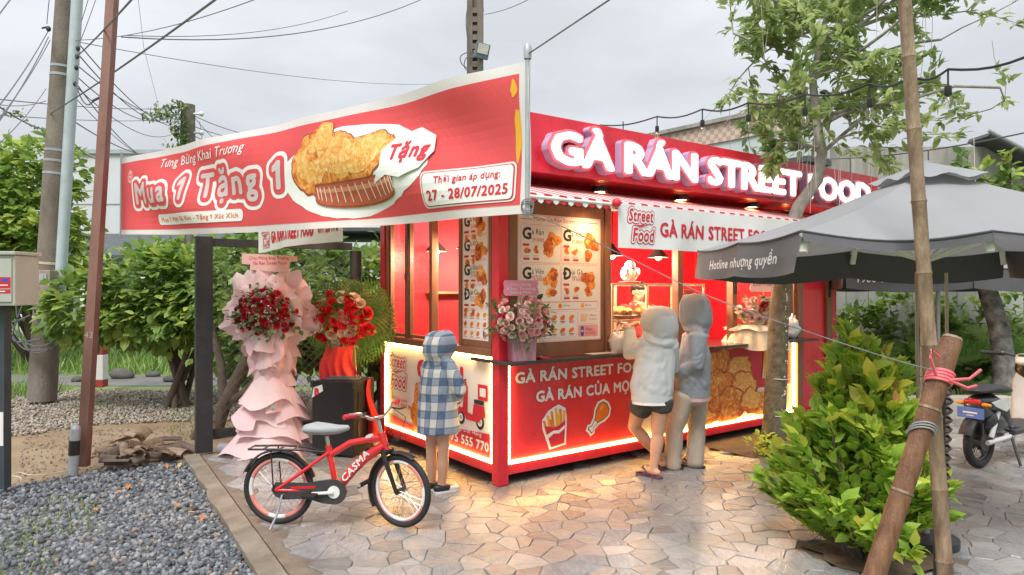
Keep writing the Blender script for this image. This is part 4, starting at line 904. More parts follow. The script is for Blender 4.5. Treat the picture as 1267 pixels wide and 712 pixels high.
q = MB(); q.box(-.045, -.046, .35, .045, -.0405, .62); q.build('white_plate', WHITE, cab)
# brown steel post with PVC sleeve
bb, bt = G(103, 577), P(152, -25, 6.75); bt.y = 6.6
bp = thing('steel_post', 'leaning red-brown steel post numbered 42 holding the far end of the red banner', 'post', bb); d = bt-bb
RUST = M_('red_oxide', (.20, .085, .065), .6, .25, 7, .2, 50, stretch=(1, 1, .3), col2=(.27, .15, .12))
q = MB(); q.beam((0, 0, 0), d, .082, .082); q.build('shaft', RUST, bp)
p = Print(); p.text('42', 0, 0, .055, M_('chalk', (.42, .33, .30), .9), 1, w=.08, off=.02); qn = d.normalized(); p.build('number', plane_fn(d*(1.16/d.z)+V((0, -.042, 0)), (1, 0, 0), (qn.x, qn.y, qn.z), (0, -1, 0)), bp)
pv = thing('pipe_stub', 'short grey plastic pipe taped black at the foot of the brown post', 'pipe', bb+V((-.02, -.12, 0)))
q = MB(); q.tube([(0, 0, -.06), (.02, .01, .36)], .042, 16); q.lathe([(.042, .36), (.035, .385), (.012, .40), (0, .402)], 16, M=Matrix.Translation((.02, .01, 0))); q.build('tube', GALV, pv, 50); q = MB(); q.tube([(.008, .004, .13), (.014, .007, .26)], .045, 16); q.build('tape', BLACK, pv, 50)
WCORD = M_('cord_white', (.62, .56, .48), .6, .05)
cable('white_cord', [G(98, 565)+V((0, 0, .25)), G(98, 578)+V((0, 0, .03)), G(70, 585), G(40, 588), G(22, 585), G(12, 595), G(22, 600), G(26, 592), G(14, 590), G(4, 600)], .006, WCORD, 'pale cord lying on the ground from the brown post to the cabinet', 'cord')
# roadside marker
rm = thing('roadside_marker', 'red and white roadside marker post behind the brown post', 'marker post', G(125, 479)); 
q = MB(); q.box(-.075, -.075, 0, .075, .075, .12, bev=.01); q.build('red_band', M_('marker_red', (.35, .05, .04), .7), rm); q = MB(); q.box(-.075, -.075, .53, .075, .075, .80, bev=.01); q.build('red_band', MATS['marker_red'], rm); q = MB(); q.box(-.075, -.075, .121, .075, .075, .529, bev=.008); q.build('white_shaft', WHITE, rm)
# far poles
fp = thing('utility_pole', 'distant concrete utility pole overgrown with a green vine above the red banner', 'utility pole', P(233, 400, 22)*1); fp.location.z = 0; zt_ = P(233, 130, 22).z
q = MB(); q.tube([(0, 0, 0), (0, 0, zt_)], [.25, .20], 16); q.build('pole_shaft', CONP, fp, 60)
for px_, z_ in ((-.2, .3), (.2, .3), (-.2, .9), (.2, .9), (.2, 1.45), (-.2, 1.45)): q = MB(); q.tube([(0, -.02, zt_-z_), (px_*2, -.05, zt_-z_)], .035, 8); q.ball((px_*2.2, -.05, zt_-z_), .085, n=8, k=5); q.build('insulator', WHITE, fp, 60)
pp_ = thing('utility_pole', 'square concrete utility pole with a floodlight rising behind the kiosk', 'utility pole', P(588, 400, 13)); pp_.location.z = 0; zt2 = P(588, -60, 13).z
q = MB()
w_ = .15; q.box(-w_, -.12, 0, -.045, .12, zt2); q.box(.045, -.12, 0, w_, .12, zt2); q.box(-.044, -.05, 0, .044, .05, zt2); q.build('pole_shaft', CONP, pp_)
for i in range(9): q = MB(); z = P(0, 12+i*11, 13).z; q.box(-.044, -.118, z-.11, .044, -.052, z-.01); q.build('web', CONP, pp_)
fl = thing('floodlight', 'small blue grey floodlight clamped on the square pole behind the kiosk', 'floodlight', P(597, 62, 12.75)); fl.rotation_euler = (.3, .12, .35)
BLUEG = M_('floodlight_case', (.16, .21, .27), .5)
q = MB(); q.box(-.13, -.03, -.16, .13, .05, .12, bev=.015); q.build('case', BLUEG, fl); q = MB(); q.box(-.10, -.042, -.07, .10, -.031, .10, bev=.004); q.build('lens', M_('lens', (.75, .75, .68), .2), fl); q = MB(); q.beam((0, .05, 0), (-.12, .14, -.05), .03); q.build('arm', GALV, fl)
for pts in ([(583, -8), (577, 20), (578, 45), (582, 70)], [(594, -8), (598, 12), (595, 24)], [(584, 88), (572, 80), (570, 70), (580, 64)], [(586, 92), (575, 84), (577, 72), (588, 70)], [(596, 72), (596, 82), (588, 90)]):
    cable('drop_cable', [P(a, b_, 12.8) for a, b_ in pts], .013, CAB, 'loose black cable hanging on the square pole with the floodlight', 'cable', 'loose cables on the floodlight pole')
WLAB = 'thin dark overhead cable crossing the pale sky left of the red banner'; WGRP = 'overhead cables'
def wire(a, b_, r=.008, sag=.1, lab=WLAB, cat='cable', grp=WGRP):
    A, B_ = P(*a), P(*b_); o = lambda q: q[0] < -5 or q[0] > 1272 or q[1] < -5
    pts = [A.lerp(B_, i/18)+V((0, 0, -4*sag*(i/18)*(1-i/18))) for i in range(19)]
    if o(b_): pts.append(pts[-1]+(pts[-1]-pts[-2]).normalized()*7)      # runs on past the frame
    if o(a): pts.insert(0, pts[0]+(pts[0]-pts[1]).normalized()*7)
    q = MB(); q.tube(pts, r*.72, 5); return tag(q.build('overhead_cable', CAB, None, 60), lab, cat, grp)
wire((93, 72, 9.9), (175, -14, 4.5), .011, .02); wire((60, 142, 9.9), (285, -14, 4.5), .012, .03)
for a, b_, r, s in (((95, 50, 9.9), (330, -6, 7), .007, .1), ((150, 46, 9.9), (525, -2, 16), .013, .35), ((95, 52, 9.9), (560, 103, 24), .008, .25), ((155, 44, 9.9), (430, 14, 16), .009, .2),
                    ((-20, 121, 9.5), (226, 133, 22), .012, .1), ((-20, 141, 9.5), (226, 146, 22), .010, .1), ((94, 50, 9.9), (226, 158, 22), .013, .35), ((94, 64, 9.9), (226, 146, 22), .013, .5), ((92, 78, 9.9), (226, 146, 22), .013, .3), ((92, 92, 9.9), (226, 133, 22), .012, .55), ((92, 105, 9.9), (226, 158, 22), .011, .5),
                    ((92, 100, 9.9), (192, 200, 20), .012, .25), ((94, 152, 9.9), (208, 192, 20), .013, .2), ((92, 120, 9.9), (180, 196, 18), .009, .1), ((90, 176, 9.9), (130, 196, 14), .012, .1),
                    ((241, 144, 22), (345, 170, 30), .018, .2), ((241, 157, 22), (330, 174, 30), .018, .15), ((241, 169, 22), (300, 184, 30), .018, .1), ((241, 146, 22), (280, 182, 26), .014, .1), ((247, 150, 22), (252, 186, 22), .012, 0),
                    ((60, 38, 9.9), (-12, 145, 6.5), .010, .05), ((60, 46, 9.9), (-8, 160, 6.5), .010, .06), ((62, 50, 9.9), (-20, 170, 6.5), .008, .07), ((57, 110, 9.9), (-10, 186, 6.5), .007, .05), ((-20, 118, 6.5), (52, 160, 9.8), .012, .04), ((57, 125, 9.9), (-12, 128, 8), .007, .05),
                    ((170, -10, 14), (178, 60, 16), .006, 0), ((178, 60, 16), (197, 135, 20), .006, 0), ((62, -10, 9.8), (58, 30, 9.85), .008, -.02), ((122, -10, 10), (92, 70, 9.9), .007, .02), ((112, -10, 10), (90, 60, 9.9), .007, .02), ((104, -10, 10), (92, 50, 9.9), .007, .02), ((20, -10, 7), (-10, 30, 6), .009, 0)):
    wire(a, b_, r, s)
wire((94, 104, 9.75), (116, 124, 9.7), .014, .16, 'short sagging cable end clipped beside the thick utility pole', 'cable', None); q = MB(); q.tube([P(115, 125, 9.7), P(131, 117, 9.68)], .018, 8); tag(q.build('cable_clamp', M_('clamp_blue', (.09, .08, .17), .5), None, 60), 'dark cable clamp at the end of the short sagging cable', 'cable clamp')
for i, (px, py) in enumerate(((94, 51), (96, 60), (95, 70), (94, 84), (92, 104), (60, 36))): q = MB(); q.ball((0, 0, 0), .035, .03, .04, 8, 6); q.tube([(0, 0, .03), (-.12, .05, .03)], .015, 6); tag(q.build('insulator', DARK, None, 60, loc=P(px, py, 9.83)), 'dark cable insulator fixed to the side of the thick utility pole', 'insulator', 'insulators on the utility pole')
wire((600, 18, 12.9), (668, -8, 10), .008, .05, 'thin cable leaving the floodlight pole upward to the right', 'cable', None)
wire((1020, 197, 9.5), (1275, 163, 6.5), .011, .06, 'thin dark cable passing behind the street tree above the parasol', 'cable', None)
# ================================================================== FENCE, SPEAKER
fe = thing('chain_link_fence', 'black steel framed chain link fence left of the kiosk', 'fence', G(252, 559)); f0 = V(fe.location); f1 = V((-1.52, 7.72, 0))-f0; fl_ = f1.length; fd = f1.normalized()
FB = M_('fence_black', (.028, .028, .03), .55, .3, 12, .1, 40)
FM = Matrix((fd, V((-fd.y, fd.x, 0)), V((0, 0, 1)))).transposed().to_4x4()
q = MB(); q.box(-.075, -.075, 0, .075, .075, 2.12, M=FM); q.build('post', FB, fe); q = MB(); q.box(fl_-.28, -.05, 0, fl_-.18, .05, 2.02, M=FM); q.build('post', FB, fe)
for z in (2.03, .13): q = MB(); q.box(.076, -.045, z, fl_-.281, .045, z+.075, M=FM); q.build('rail', FB, fe)
q = MB(); a = .085; zt3 = 2.02
xs = np.arange(-2.2, fl_+2.2, a*1.0)
for x in xs:
    for sgn in (1, -1):
        pa = (x, 0, .2); t = [(x+sgn*(z-.2), .004*sgn, z) for z in (.2, zt3)]
        # clip to the frame
        (xa_, _, za_), (xb_, _, zb_) = t; 
        lo, hi = .076, fl_-.285; s0, s1 = 0., 1.
        dx = xb_-xa_
        for lim, sg_ in ((lo, 1), (hi, -1)):
            if sg_*(xa_-lim) < 0 and sg_*(xb_-lim) < 0: s0, s1 = 1, 0; break
            if sg_*(xa_-lim) < 0: s0 = max(s0, (lim-xa_)/dx)
            if sg_*(xb_-lim) < 0: s1 = min(s1, (lim-xa_)/dx)
        if s1 <= s0: continue
        A = FM @ V((xa_+dx*s0, .004*sgn, .2+(zt3-.2)*s0)); B_ = FM @ V((xa_+dx*s1, .004*sgn, .2+(zt3-.2)*s1)); q.tube([A, B_], .0022, 4, cap=False)
tag(q.build('wire_mesh', M_('mesh_wire', (.13, .13, .13), .5), fe, recalc=False), kind='stuff')
spk = thing('loudspeaker', 'tall black loudspeaker box standing left of the kiosk', 'loudspeaker', G(424, 560)); spk.rotation_euler = (0, 0, rad(-14))
FELT = M_('speaker_felt', (.022, .021, .023), .85, .25, 60, .5, 200)
q = MB(); q.box(-.22, -.2, .02, .22, .24, .72, bev=.012); q.build('box', FELT, spk); q = MB(); q.box(.2215, -.12, .15, .2275, .16, .62, bev=.003); q.build('side_panel', BLACK, spk)
q = MB(); q.tube([(.2285, -.05, .40), (.245, -.05, .40), (.245, .09, .40), (.2285, .09, .40)], .01, 8); q.build('handle', DARK, spk, 60)
for x in (-.22, .22): q = MB(); q.box(x-.012, -.212, .66, x+.012, -.18, .728, bev=.003); q.build('corner_guard', DARK, spk)
for x, y in ((-.17, -.15), (.17, -.15), (-.17, .19), (.17, .19)): q = MB(); q.tube([(x, y, 0), (x, y, .02)], .025, 10); q.build('rubber_foot', RUBBER, spk)
p = Print(); p.cpoly([(-.02, 0), (.10, .07), (.09, .13), (.0, .10)], WHP, 1); p.puff('B', .035, .03, .06, INK_R, 2, .1); p.build('torn_sticker', plane_fn((-.20, -.201, .56), (1, 0, 0), (0, 0, 1), (0, -1, 0)), spk)
sp0 = V(spk.location)
q = MB()
for k in range(3): q.tube([(.17*math.cos(t)*(1-.12*k), .02+.13*math.sin(t), .73+.012*k+.006*math.sin(3*t)) for t in np.linspace(0, 6.283, 40)], .008, 6)
o = q.build('cable_coil', CAB, None, 60, loc=sp0); tag(o, 'coil of black cable lying on top of the loudspeaker', 'cable')
dp = G(283, 563); q = MB(); q.tube([(-.10, 0, .055), (.12, .02, .055)], .055, 18, cap=False); q.tube([(-.10, 0, .055), (.12, .02, .055)], .044, 18, cap=False); 
o = q.build('drain_pipe', M_('pvc_grey', (.24, .235, .27), .5), None, 60, loc=dp); o.rotation_euler = (0, 0, -.35); tag(o, 'short grey drain pipe lying behind the pink flower stand', 'pipe')
# ================================================================== FLOWERS
def rose_mesh(name, mat, open_=1.):
    b = MB()
    for ring, (n, r, h, tilt) in enumerate(((3, .10, .52, .05), (4, .20, .50, .25), (5, .33, .42, .55), (6, .44, .30, .95))):
        for i in range(n):
            a = 2*math.pi*(i+.37*ring)/n; w = 2.6*r/1 if ring else .2
            def f(u, v, a=a, r=r, h=h, tilt=tilt, n=n):
                s = (u-.5)*2*math.pi/n*1.35; rr = r*(.45+.55*v)+tilt*open_*.32*v*v; z = -.18+ (h+.18)*v-.12*tilt*v*v-.10*(2*u-1)**2*v
                return (rr*math.cos(a+s), rr*math.sin(a+s), z)
            b.grid(f, 3, 2)
    return b.mesh(name, mat, 60, recalc=False)
def rose_set(cols): return [rose_mesh('rose', M_('rose_%02d' % random.randint(0, 10**6), c, .5, .18, 14, sss=.0), o) for c in cols for o in (.8, 1.2)]
ROSES_DR = rose_set([(.48, .012, .03), (.58, .018, .04), (.36, .01, .02)]); ROSES_R = rose_set([(.80, .02, .03), (.72, .015, .03)]); ROSES_C = rose_set([(.82, .60, .46), (.85, .72, .60)])
ROSES_P = rose_set([(.90, .52, .50), (.92, .62, .57), (.86, .44, .44)]); ROSES_H = rose_set([(.72, .06, .16)]); ROSES_W = rose_set([(.80, .74, .62), (.82, .60, .50)])
FLEAF = leaf_mat('bouquet_leaf', (.05, .11, .035), (.11, .20, .07), (.22, .32, .12))
def dome_points(n, c, rx, ry, rz, front=None, seed=1):
    """n spread points on an ellipsoid cap facing the camera side: y negative; returns (pos, normal)"""
    o = []; g = math.pi*(3-math.sqrt(5)); rnd = random.Random(seed)
    for i in range(n):
        r = math.sqrt((i+.5)/n); a = g*i; x, z = r*math.cos(a)+rnd.uniform(-.11, .11), r*math.sin(a)+rnd.uniform(-.11, .11); y = -math.sqrt(max(0, 1-min(1, x*x+z*z)*.82))
        o.append((V((c[0]+rx*x, c[1]+ry*y, c[2]+rz*z)), V((x*.8, y, z*.8)).normalized()))
    return o
def add_roses(par, pts, pool, s0, s1, name='rose', weights=None):
    for p, n in pts:
        me = random.choice(pool if weights is None else random.choices(pool, weights)[0]); o = bpy.data.objects.new(name, me); C.objects.link(o); o.parent = par; o.location = p
        q = (n+V((random.uniform(-.25, .25), random.uniform(-.2, .2), random.uniform(-.05, .3)))).normalized().to_track_quat('Z', 'Y'); o.rotation_mode = 'QUATERNION'; o.rotation_quaternion = q; s = random.uniform(s0, s1); o.scale = (s, s, s)
def add_leaves(par, pts, n, s0, s1, mat=FLEAF, name='greenery', spread=.06):
    idx = RNG.integers(0, len(pts), n); pos = np.array([pts[i][0][:] for i in idx])+RNG.normal(0, spread, (n, 3))+np.array([0, .02, 0]); d = np.array([pts[i][1][:] for i in idx])
    R = frames(d, .6); return tag(link(name, scatter_mesh(name, LEAF_V, LEAF_F, compose(R, RNG.uniform(s0, s1, n), pos), mat, tint=RNG.uniform(0, 1, n)), par), kind='stuff')
def card(par, w, h, c, col, lines, tilt=0, shape=2):
    o = MB(); 
    mt = M_('card_%d' % random.randint(0, 10**6), col, .5, .05); pts = []
    if shape == 2: pts = [(-.5, .5), (.5, .36), (.5, .08), (.36, .08), (.36, -.5), (-.35, -.36), (-.35, -.08), (-.5, -.05)]
    else: pts = [(-.46, .5), (.46, .5), (.5, .3), (.47, .1), (.5, -.3), (.44, -.5), (-.44, -.5), (-.5, -.3), (-.47, .0), (-.5, .3)]
    M = Matrix.Translation(c) @ Matrix.Rotation(math.pi/2, 4, 'X')
    o.prism([(x*w, y*h) for x, y in pts], .006, M=M); cd_ = o.build('greeting_card', mt, par)
    p = Print()
    for i, (t, ww, m) in enumerate(lines): p.text(t, random.uniform(-.01, .01), h*(.24-.26*i)-.012-.03*i*(shape == 2)*0, h*.17, m, 1, w=w*ww, off=.03)
    p.build('card_lettering', plane_fn(V(c)+V((0, -.0065, 0)), (1, 0, 0), (0, 0, 1), (0, -1, 0)), cd_); return cd_
# pink paper stand with dark red roses
s1 = thing('flower_stand', 'tall flower stand of dark red roses wrapped in tiers of pink paper', 'flower stand', G(334, 562))
PINK = M_('pink_paper', (.76, .45, .45), .6, .07, 5, transl=0) if False else cloth_mat('pink_paper', (.88, .62, .64), .3)
PINK2 = cloth_mat('pale_pink_paper', (.90, .70, .70), .3)
def paper(par, c, ax, out, w, h, curl, seed, mat, tip=.5):
    """a pleated sheet of paper from c: ax = direction it points, out = its outward side"""
    ax, out = V(ax).normalized(), V(out).normalized(); out = (out-ax*out.dot(ax)).normalized(); sd = ax.cross(out); b = MB(); rr = random.Random(seed); ph = rr.uniform(0, 6); jag = [rr.uniform(-.18, .22) for _ in range(9)]
    def f(u, v):
        k = 2*u-1; wd = w*(.55+.45*math.sin(math.pi*(.15+.7*v))); L_ = h*(v+(jag[int(u*8+.5) % 9]*.55+tip*.45*(1-abs(k)))*v*v)
        return V(c)+ax*L_+sd*(k*wd*.5)+out*(curl*v*v*h+.05*w*math.cos(3*math.pi*u+ph)*(.3+v)+.10*w*(1-k*k)+.012*noise.noise(V((u*5+seed, v*4, 1))))
    b.grid(f, 8, 5); return b.build('wrapping_paper', mat, par, 35, recalc=False)
s1.rotation_euler = (0, 0, 0)
q = MB(); q.tube([(0, .05, 0), (0, .05, 1.25)], .02, 8); 
for a in (0, 2.1, 4.2): q.tube([(0, .05, .45), (.25*math.cos(a), .05+.25*math.sin(a), 0)], .014, 6)
q.build('frame', M_('stand_wood', (.35, .22, .12), .7), s1, 60)
bc = V((-.02, 0, 1.38))
for i in range(15):
    a = 2*math.pi*i/15+.15; dr = V((math.cos(a), .05, math.sin(a))); R_ = .26
    paper(s1, bc+V((dr.x*.19, .06, dr.z*.15)), dr+V((0, .1, 0)), (0, -1, 0), .36, .17+.04*(i % 3), .02, i, (PINK, PINK2)[i % 2], .7)
for i in range(9):
    a = 2*math.pi*(i+.5)/9; dr = V((math.cos(a), -.12, math.sin(a))); paper(s1, bc+V((dr.x*.17, -.02, dr.z*.13)), dr, (0, -1, 0), .34, .15, -.05, i+40, (PINK2, PINK)[i % 2], .8)
# tiers of pleats down the stand
sk = MB()
def col_r(z): return (.145+.10*max(0, (.45-z)/.45)+.05*math.sin(z*9)) if z < 1.2 else .16
sk.grid(lambda u, v: V((col_r(v*1.2)*(1+.10*math.cos(9*2*math.pi*u+v*5))*math.cos(2*math.pi*u)*1.15, .05+col_r(v*1.2)*.8*(1+.10*math.cos(9*2*math.pi*u+v*5))*math.sin(2*math.pi*u), .10+v*1.12)), 72, 14); sk.build('paper_skirt', PINK, s1, 40, recalc=False)
k = 0
def tier(z, r0, r1, h, a0, a1, seed, mat, pl=3):
    """a ruffled sheet of paper wrapped part of the way round the stand, its hem cut in points"""
    b = MB(); rr = random.Random(seed); ph = rr.uniform(0, 6)
    def f(u, v):
        a = a0+(a1-a0)*u; fold = abs(((u*pl*2.2+ph) % 2)-1)*2-1; tri = abs(((u*pl*2.2+ph) % 2)-1)*.8+.5*abs(u*2-1)**2; r = r0+(r1-r0)*v**1.25+(.008+.034*v)*fold+.015*noise.noise(V((u*4+seed, v*3, 0)))
        edge = 1+.35*max(0, 1-abs(u-.5)*2.0) if pl == 1 else 1
        return V((r*1.1*math.cos(a), .05+r*.85*math.sin(a), z-h*v*edge-.085*tri*v*v+.03*math.sin(u*9+seed)*v))
    b.grid(f, 26, 7); return b.build('wrapping_paper', mat, s1, 18, recalc=False)
for z, r0, r1, h in ((1.25, .14, .25, .21), (1.10, .13, .19, .23), (.95, .115, .18, .20), (.80, .12, .31, .25), (.62, .17, .33, .23), (.44, .19, .34, .24), (.33, .20, .40, .285)):
    n = 3
    for i in range(n):
        a0 = math.pi-.25+i*1.1+random.uniform(-.22, .22); tier(z+random.uniform(-.03, .03), r0+.008*(i % 2), r1*random.uniform(.88, 1.1), h*random.uniform(.9, 1.12), a0-.15, a0+random.uniform(1.35, 1.65), 60+k, (PINK, PINK2, PINK)[k % 3], random.choice((.8, .9, 1.1))); k += 1
pts = dome_points(62, (bc.x, -.02, bc.z), .29, .17, .225, seed=3); add_roses(s1, pts, ROSES_DR, .038, .056); add_leaves(s1, pts, 230, .04, .085, spread=.04)
p_ = dome_points(26, (bc.x, -.02, bc.z), .27, .16, .2, seed=9); q = MB()
for p, n in p_:
    for _ in range(4): q.ball(p+V((random.uniform(-.03, .03), -.02, random.uniform(-.03, .03))), .007, n=5, k=4)
tag(q.build('baby_breath', WHITE, s1), kind='stuff')
for x in (-.10, .13): q = MB(); q.tube([(x, .07, 1.5), (x, .07, 1.82)], .009, 6); q.build('card_stick', M_('bamboo_stick', (.62, .42, .22), .6), s1)
card(s1, .54, .19, (-.02, .05, 1.86), (.80, .47, .46), [('Chúc Mừng Khai Trương', .72, INK_R), ('Gà Rán Street Food', .60, INK_R)]).rotation_euler = (0, 0, 0)
p = Print(); p.rrect(0, 0, .075, .035, .008, M_('label_green', (.35, .45, .40), .4), 1); p.build('paper_label', plane_fn((.06, -.215, .48), (1, 0, 0), (0, 0, 1), (0, -1, 0)), s1)
# stand of red and cream blooms with palm leaves
s2 = thing('flower_stand', 'flower stand of red and cream blooms fanned with green palm leaves beside the kiosk', 'flower stand', (-1.73, 7.0, 0))
WOODY = M_('pale_wood', (.50, .32, .13), .6, .15, 8)
for a, b_ in (((-.2, -.12, 0), (-.12, 0, 1.05)), ((.22, -.12, 0), (.12, 0, 1.05)), ((0, .25, 0), (0, .05, 1.05))): q = MB(); q.beam(a, b_, .035); q.build('leg', WOODY, s2)
REDC = M_('red_cloth', (.74, .03, .025), .55, .1, 5, .15, 20)
q = MB(); q.grid(lambda u, v: V(((.22-.09*v)*(2*u-1)+.02*math.sin(v*8), -.14-.10*math.sin(math.pi*u)+.03*math.sin(9*u*math.pi+v*3)*(1-v), .60+.44*v-.05*math.cos(2*math.pi*u*1.5)*(1-v))), 30, 8); q.build('red_drape', REDC, s2, 60, recalc=False)
q = MB(); q.grid(lambda u, v: V((.32+.16*(u-.5)*(1.3-v)+.03*math.sin(v*6), -.20+.04*math.sin(7*u), .10+.62*v)), 10, 8); q.build('red_ribbon', REDC, s2, 60, recalc=False)
c2 = V((.06, 0, 1.30)); PALM = leaf_mat('palm_leaf', (.07, .17, .03), (.14, .28, .05), (.38, .45, .10), .4, .35)
def frond(par, c, d, L_, seed, mat=PALM, n=17, w=.15, name='palm_leaf', droop=.25):
    d = V(d).normalized(); rr = random.Random(seed); sd = d.cross(V((0, -1, 0))).normalized() if abs(d.y) < .9 else V((1, 0, 0)); tv = []; fs = []; b = MB()
    ctr = [V(c)+d*(L_*t)+V((0, -.02*math.sin(t*3), -droop*L_*t*t)) for t in np.linspace(0, 1, n)]
    for i in range(1, n):
        t = i/(n-1); l = w*L_*3.2*math.sin(math.pi*min(1, .12+.88*t))**.7*(1.02-t*.5)
        for s in (-1, 1):
            p0 = ctr[i]; dr = (d*.75+sd*s*.75+V((0, 0, -.25))).normalized(); a_ = p0-d*.024*L_; b_ = p0+d*.024*L_; m = p0+dr*l*.6+V((0, -.01, 0)); e = p0+dr*l+V((0, 0, -.1*l))
            b.add([a_, b_, m+d*.028*L_, e, m-d*.028*L_], [(0, 1, 2, 4), (2, 3, 4)])
    b.tube(ctr, .006, 5); me = b.mesh(name, mat, False, recalc=False); at_ = me.attributes.new('tint', 'FLOAT', 'POINT'); at_.data.foreach_set('value', [min(1, max(0, rr.uniform(.2, .8)+rr.uniform(-.1, .1)))]*len(me.vertices)); return link(name, me, par)
for i, (a, L_) in enumerate(((20, .50), (48, .52), (75, .45), (100, .45), (128, .48), (155, .50), (185, .45), (-8, .50), (-32, .48), (-60, .45), (-90, .42), (-120, .44), (-150, .42), (35, .38), (140, .36), (62, .34))): frond(s2, c2+V((0, .04, 0)), (math.cos(rad(a)), .02, math.sin(rad(a))), L_*1.0, i, w=.24, n=12, droop=.12)
pts = dome_points(50, c2+V((0, -.06, 0)), .31, .19, .265, seed=5); add_roses(s2, pts[::5]+pts[1::9], ROSES_C, .06, .08); add_roses(s2, [p for i, p in enumerate(pts) if i % 5 and i % 9 != 1], ROSES_R, .06, .085); add_leaves(s2, pts, 90, .05, .10, PALM, spread=.04)
# square pot of pink roses on the counter
s3 = thing('flower_pot', 'square mauve pot full of pink roses on the kiosk counter corner', 'flower pot', K(.16, -.085, 1.031), KA-.35)
MAUVE = M_('mauve_wrap', (.42, .20, .26), .3, .3, 25, .2, 30, stretch=(6, 6, .5), coat=.5)
q = MB(); N_ = 48
def sq(u, s): 
    a = 2*math.pi*u; m = max(abs(math.cos(a)), abs(math.sin(a))); return s*math.cos(a)/m, s*math.sin(a)/m
q.grid(lambda u, v: V((*[c*(1+.012*math.cos(u*40*math.pi)) for c in sq(u, .098+.006*v)], .215*v)), 80, 3); q.build('pot', MAUVE, s3, 40, recalc=False)
q = MB(); q.box(-.092, -.092, 0, .092, .092, .2); q.build('moss', M_('moss', (.06, .08, .03), .9), s3)
allp = []
for sgn in (0, 1, 2): 
    R_ = Matrix.Rotation(sgn*2.09+.35, 4, 'Z'); allp += [(R_ @ p, R_ @ n) for p, n in dome_points(30 if sgn else 40, (0, -.03, .33), .2, .17, .175, seed=11+sgn)]
add_roses(s3, [p for i, p in enumerate(allp) if i % 13], ROSES_P, .036, .05); add_roses(s3, allp[::13], ROSES_H, .03, .036); add_leaves(s3, allp, 220, .04, .075, spread=.03)
card(s3, .30, .125, (.0, .0, .585), (.80, .28, .42), [('Chúc Mừng', .6, WHP), ('Khai Trương', .8, WHP), ('Hồng Phát', .6, WHP)], shape=1); q = MB(); q.tube([(0, .012, .4), (0, .012, .56)], .006, 6); q.build('card_stick', WOODY, s3)
# basket of mixed roses on the right of the counter
s4 = thing('flower_basket', 'cream tulle basket of mixed roses at the right of the counter', 'flower basket', K(3.35, -.07, 1.031), KA-.5)
TUL = M_('cream_tulle', (.90, .84, .66), .7, .1, 12, .2, 40)
q = MB(); q.lathe([(.15, 0), (.19, .06), (.20, .14), (.17, .17)], 24); q.build('basket', TUL, s4, 60)
for k_ in range(3):
    b = MB(); b.grid(lambda u, v, k_=k_: V(((.15+.05*k_+.12*v+.022*math.sin(u*2*math.pi*(11+2*k_)+k_)*(.3+v))*math.cos(2*math.pi*u), (.15+.05*k_+.12*v+.022*math.sin(u*2*math.pi*(11+2*k_)+k_)*(.3+v))*math.sin(2*math.pi*u)*.85, .24-.05*k_-.10*k_*v+.10*v*(1-k_*.5)+.015*math.sin(u*40+k_)*v)), 96, 5); b.build('tulle_frill', TUL, s4, 50, recalc=False)
for i in range(0):
    a = 2*math.pi*i/16; dr = V((math.cos(a), math.sin(a)*.8, .25)); paper(s4, V((dr.x*.14, dr.y*.14, .12)), dr+V((0, 0, .35+.45*(i % 3))), (0, 0, 1), .26, .15+.04*(i % 2), -.10, 300+i, TUL, .15)
pts = dome_points(38, (0, -.02, .33), .24, .19, .16, seed=21); 
for i, pt in enumerate(pts): add_roses(s4, [pt], (ROSES_W, ROSES_C, ROSES_DR, ROSES_W, ROSES_P)[i*7 % 5], .05, .07)
add_leaves(s4, pts, 70, .04, .08, spread=.03)
q = MB(); q.grid(lambda u, v: V((.05+.09*(u-.5), -.24-.01*math.sin(v*5), -.02-.20*v+.0)), 4, 6); q.build('red_ribbon', REDC, s4, 60)
card(s4, .34, .15, (.12, .02, .62), (.80, .62, .66), [('Chúc Mừng', .7, INK_B), ('Khai Trương', .8, INK_R)], shape=1); q = MB(); q.tube([(.12, .035, .3), (.12, .035, .57)], .006, 6); q.build('card_stick', WOODY, s4)
# ================================================================== INSIDE THE KIOSK
dc = thing('display_case', 'glass display case with pale gold frame on the kiosk counter', 'display case', K(1.66, .40, 1.031), KA)
GOLD = M_('pale_gold', (.66, .54, .34), .35, .08, metal=.4); w_, d_, h_ = 1.42, .46, .63
fr = MB()
for x in (0, .50, 1.0, w_): 
    for y in (0, d_): q = MB(); q.beam((x, y, 0), (x, y, h_), .022); q.build('upright', GOLD, dc)
for z in (.012, h_-.012):
    for y in (0, d_): q = MB(); q.beam((.012, y, z), (w_-.012, y, z), .024); q.build('rail', GOLD, dc)
    for x in (0, w_): q = MB(); q.beam((x, .012, z), (x, d_-.012, z), .024); q.build('rail', GOLD, dc)
q = MB(); q.box(.012, .012, .245, w_-.012, d_-.012, .255); q.build('glass_shelf', GLASS, dc); q = MB(); q.beam((.012, .012, .25), (w_-.012, .012, .25), .018); q.build('rail', GOLD, dc)
q = MB(); q.box(.013, -.003, .026, w_-.013, .002, h_-.026); q.build('front_glass', GLASS, dc); q = MB(); q.box(0, 0, h_+.001, w_, d_, h_+.006); q.build('top_glass', GLASS, dc)
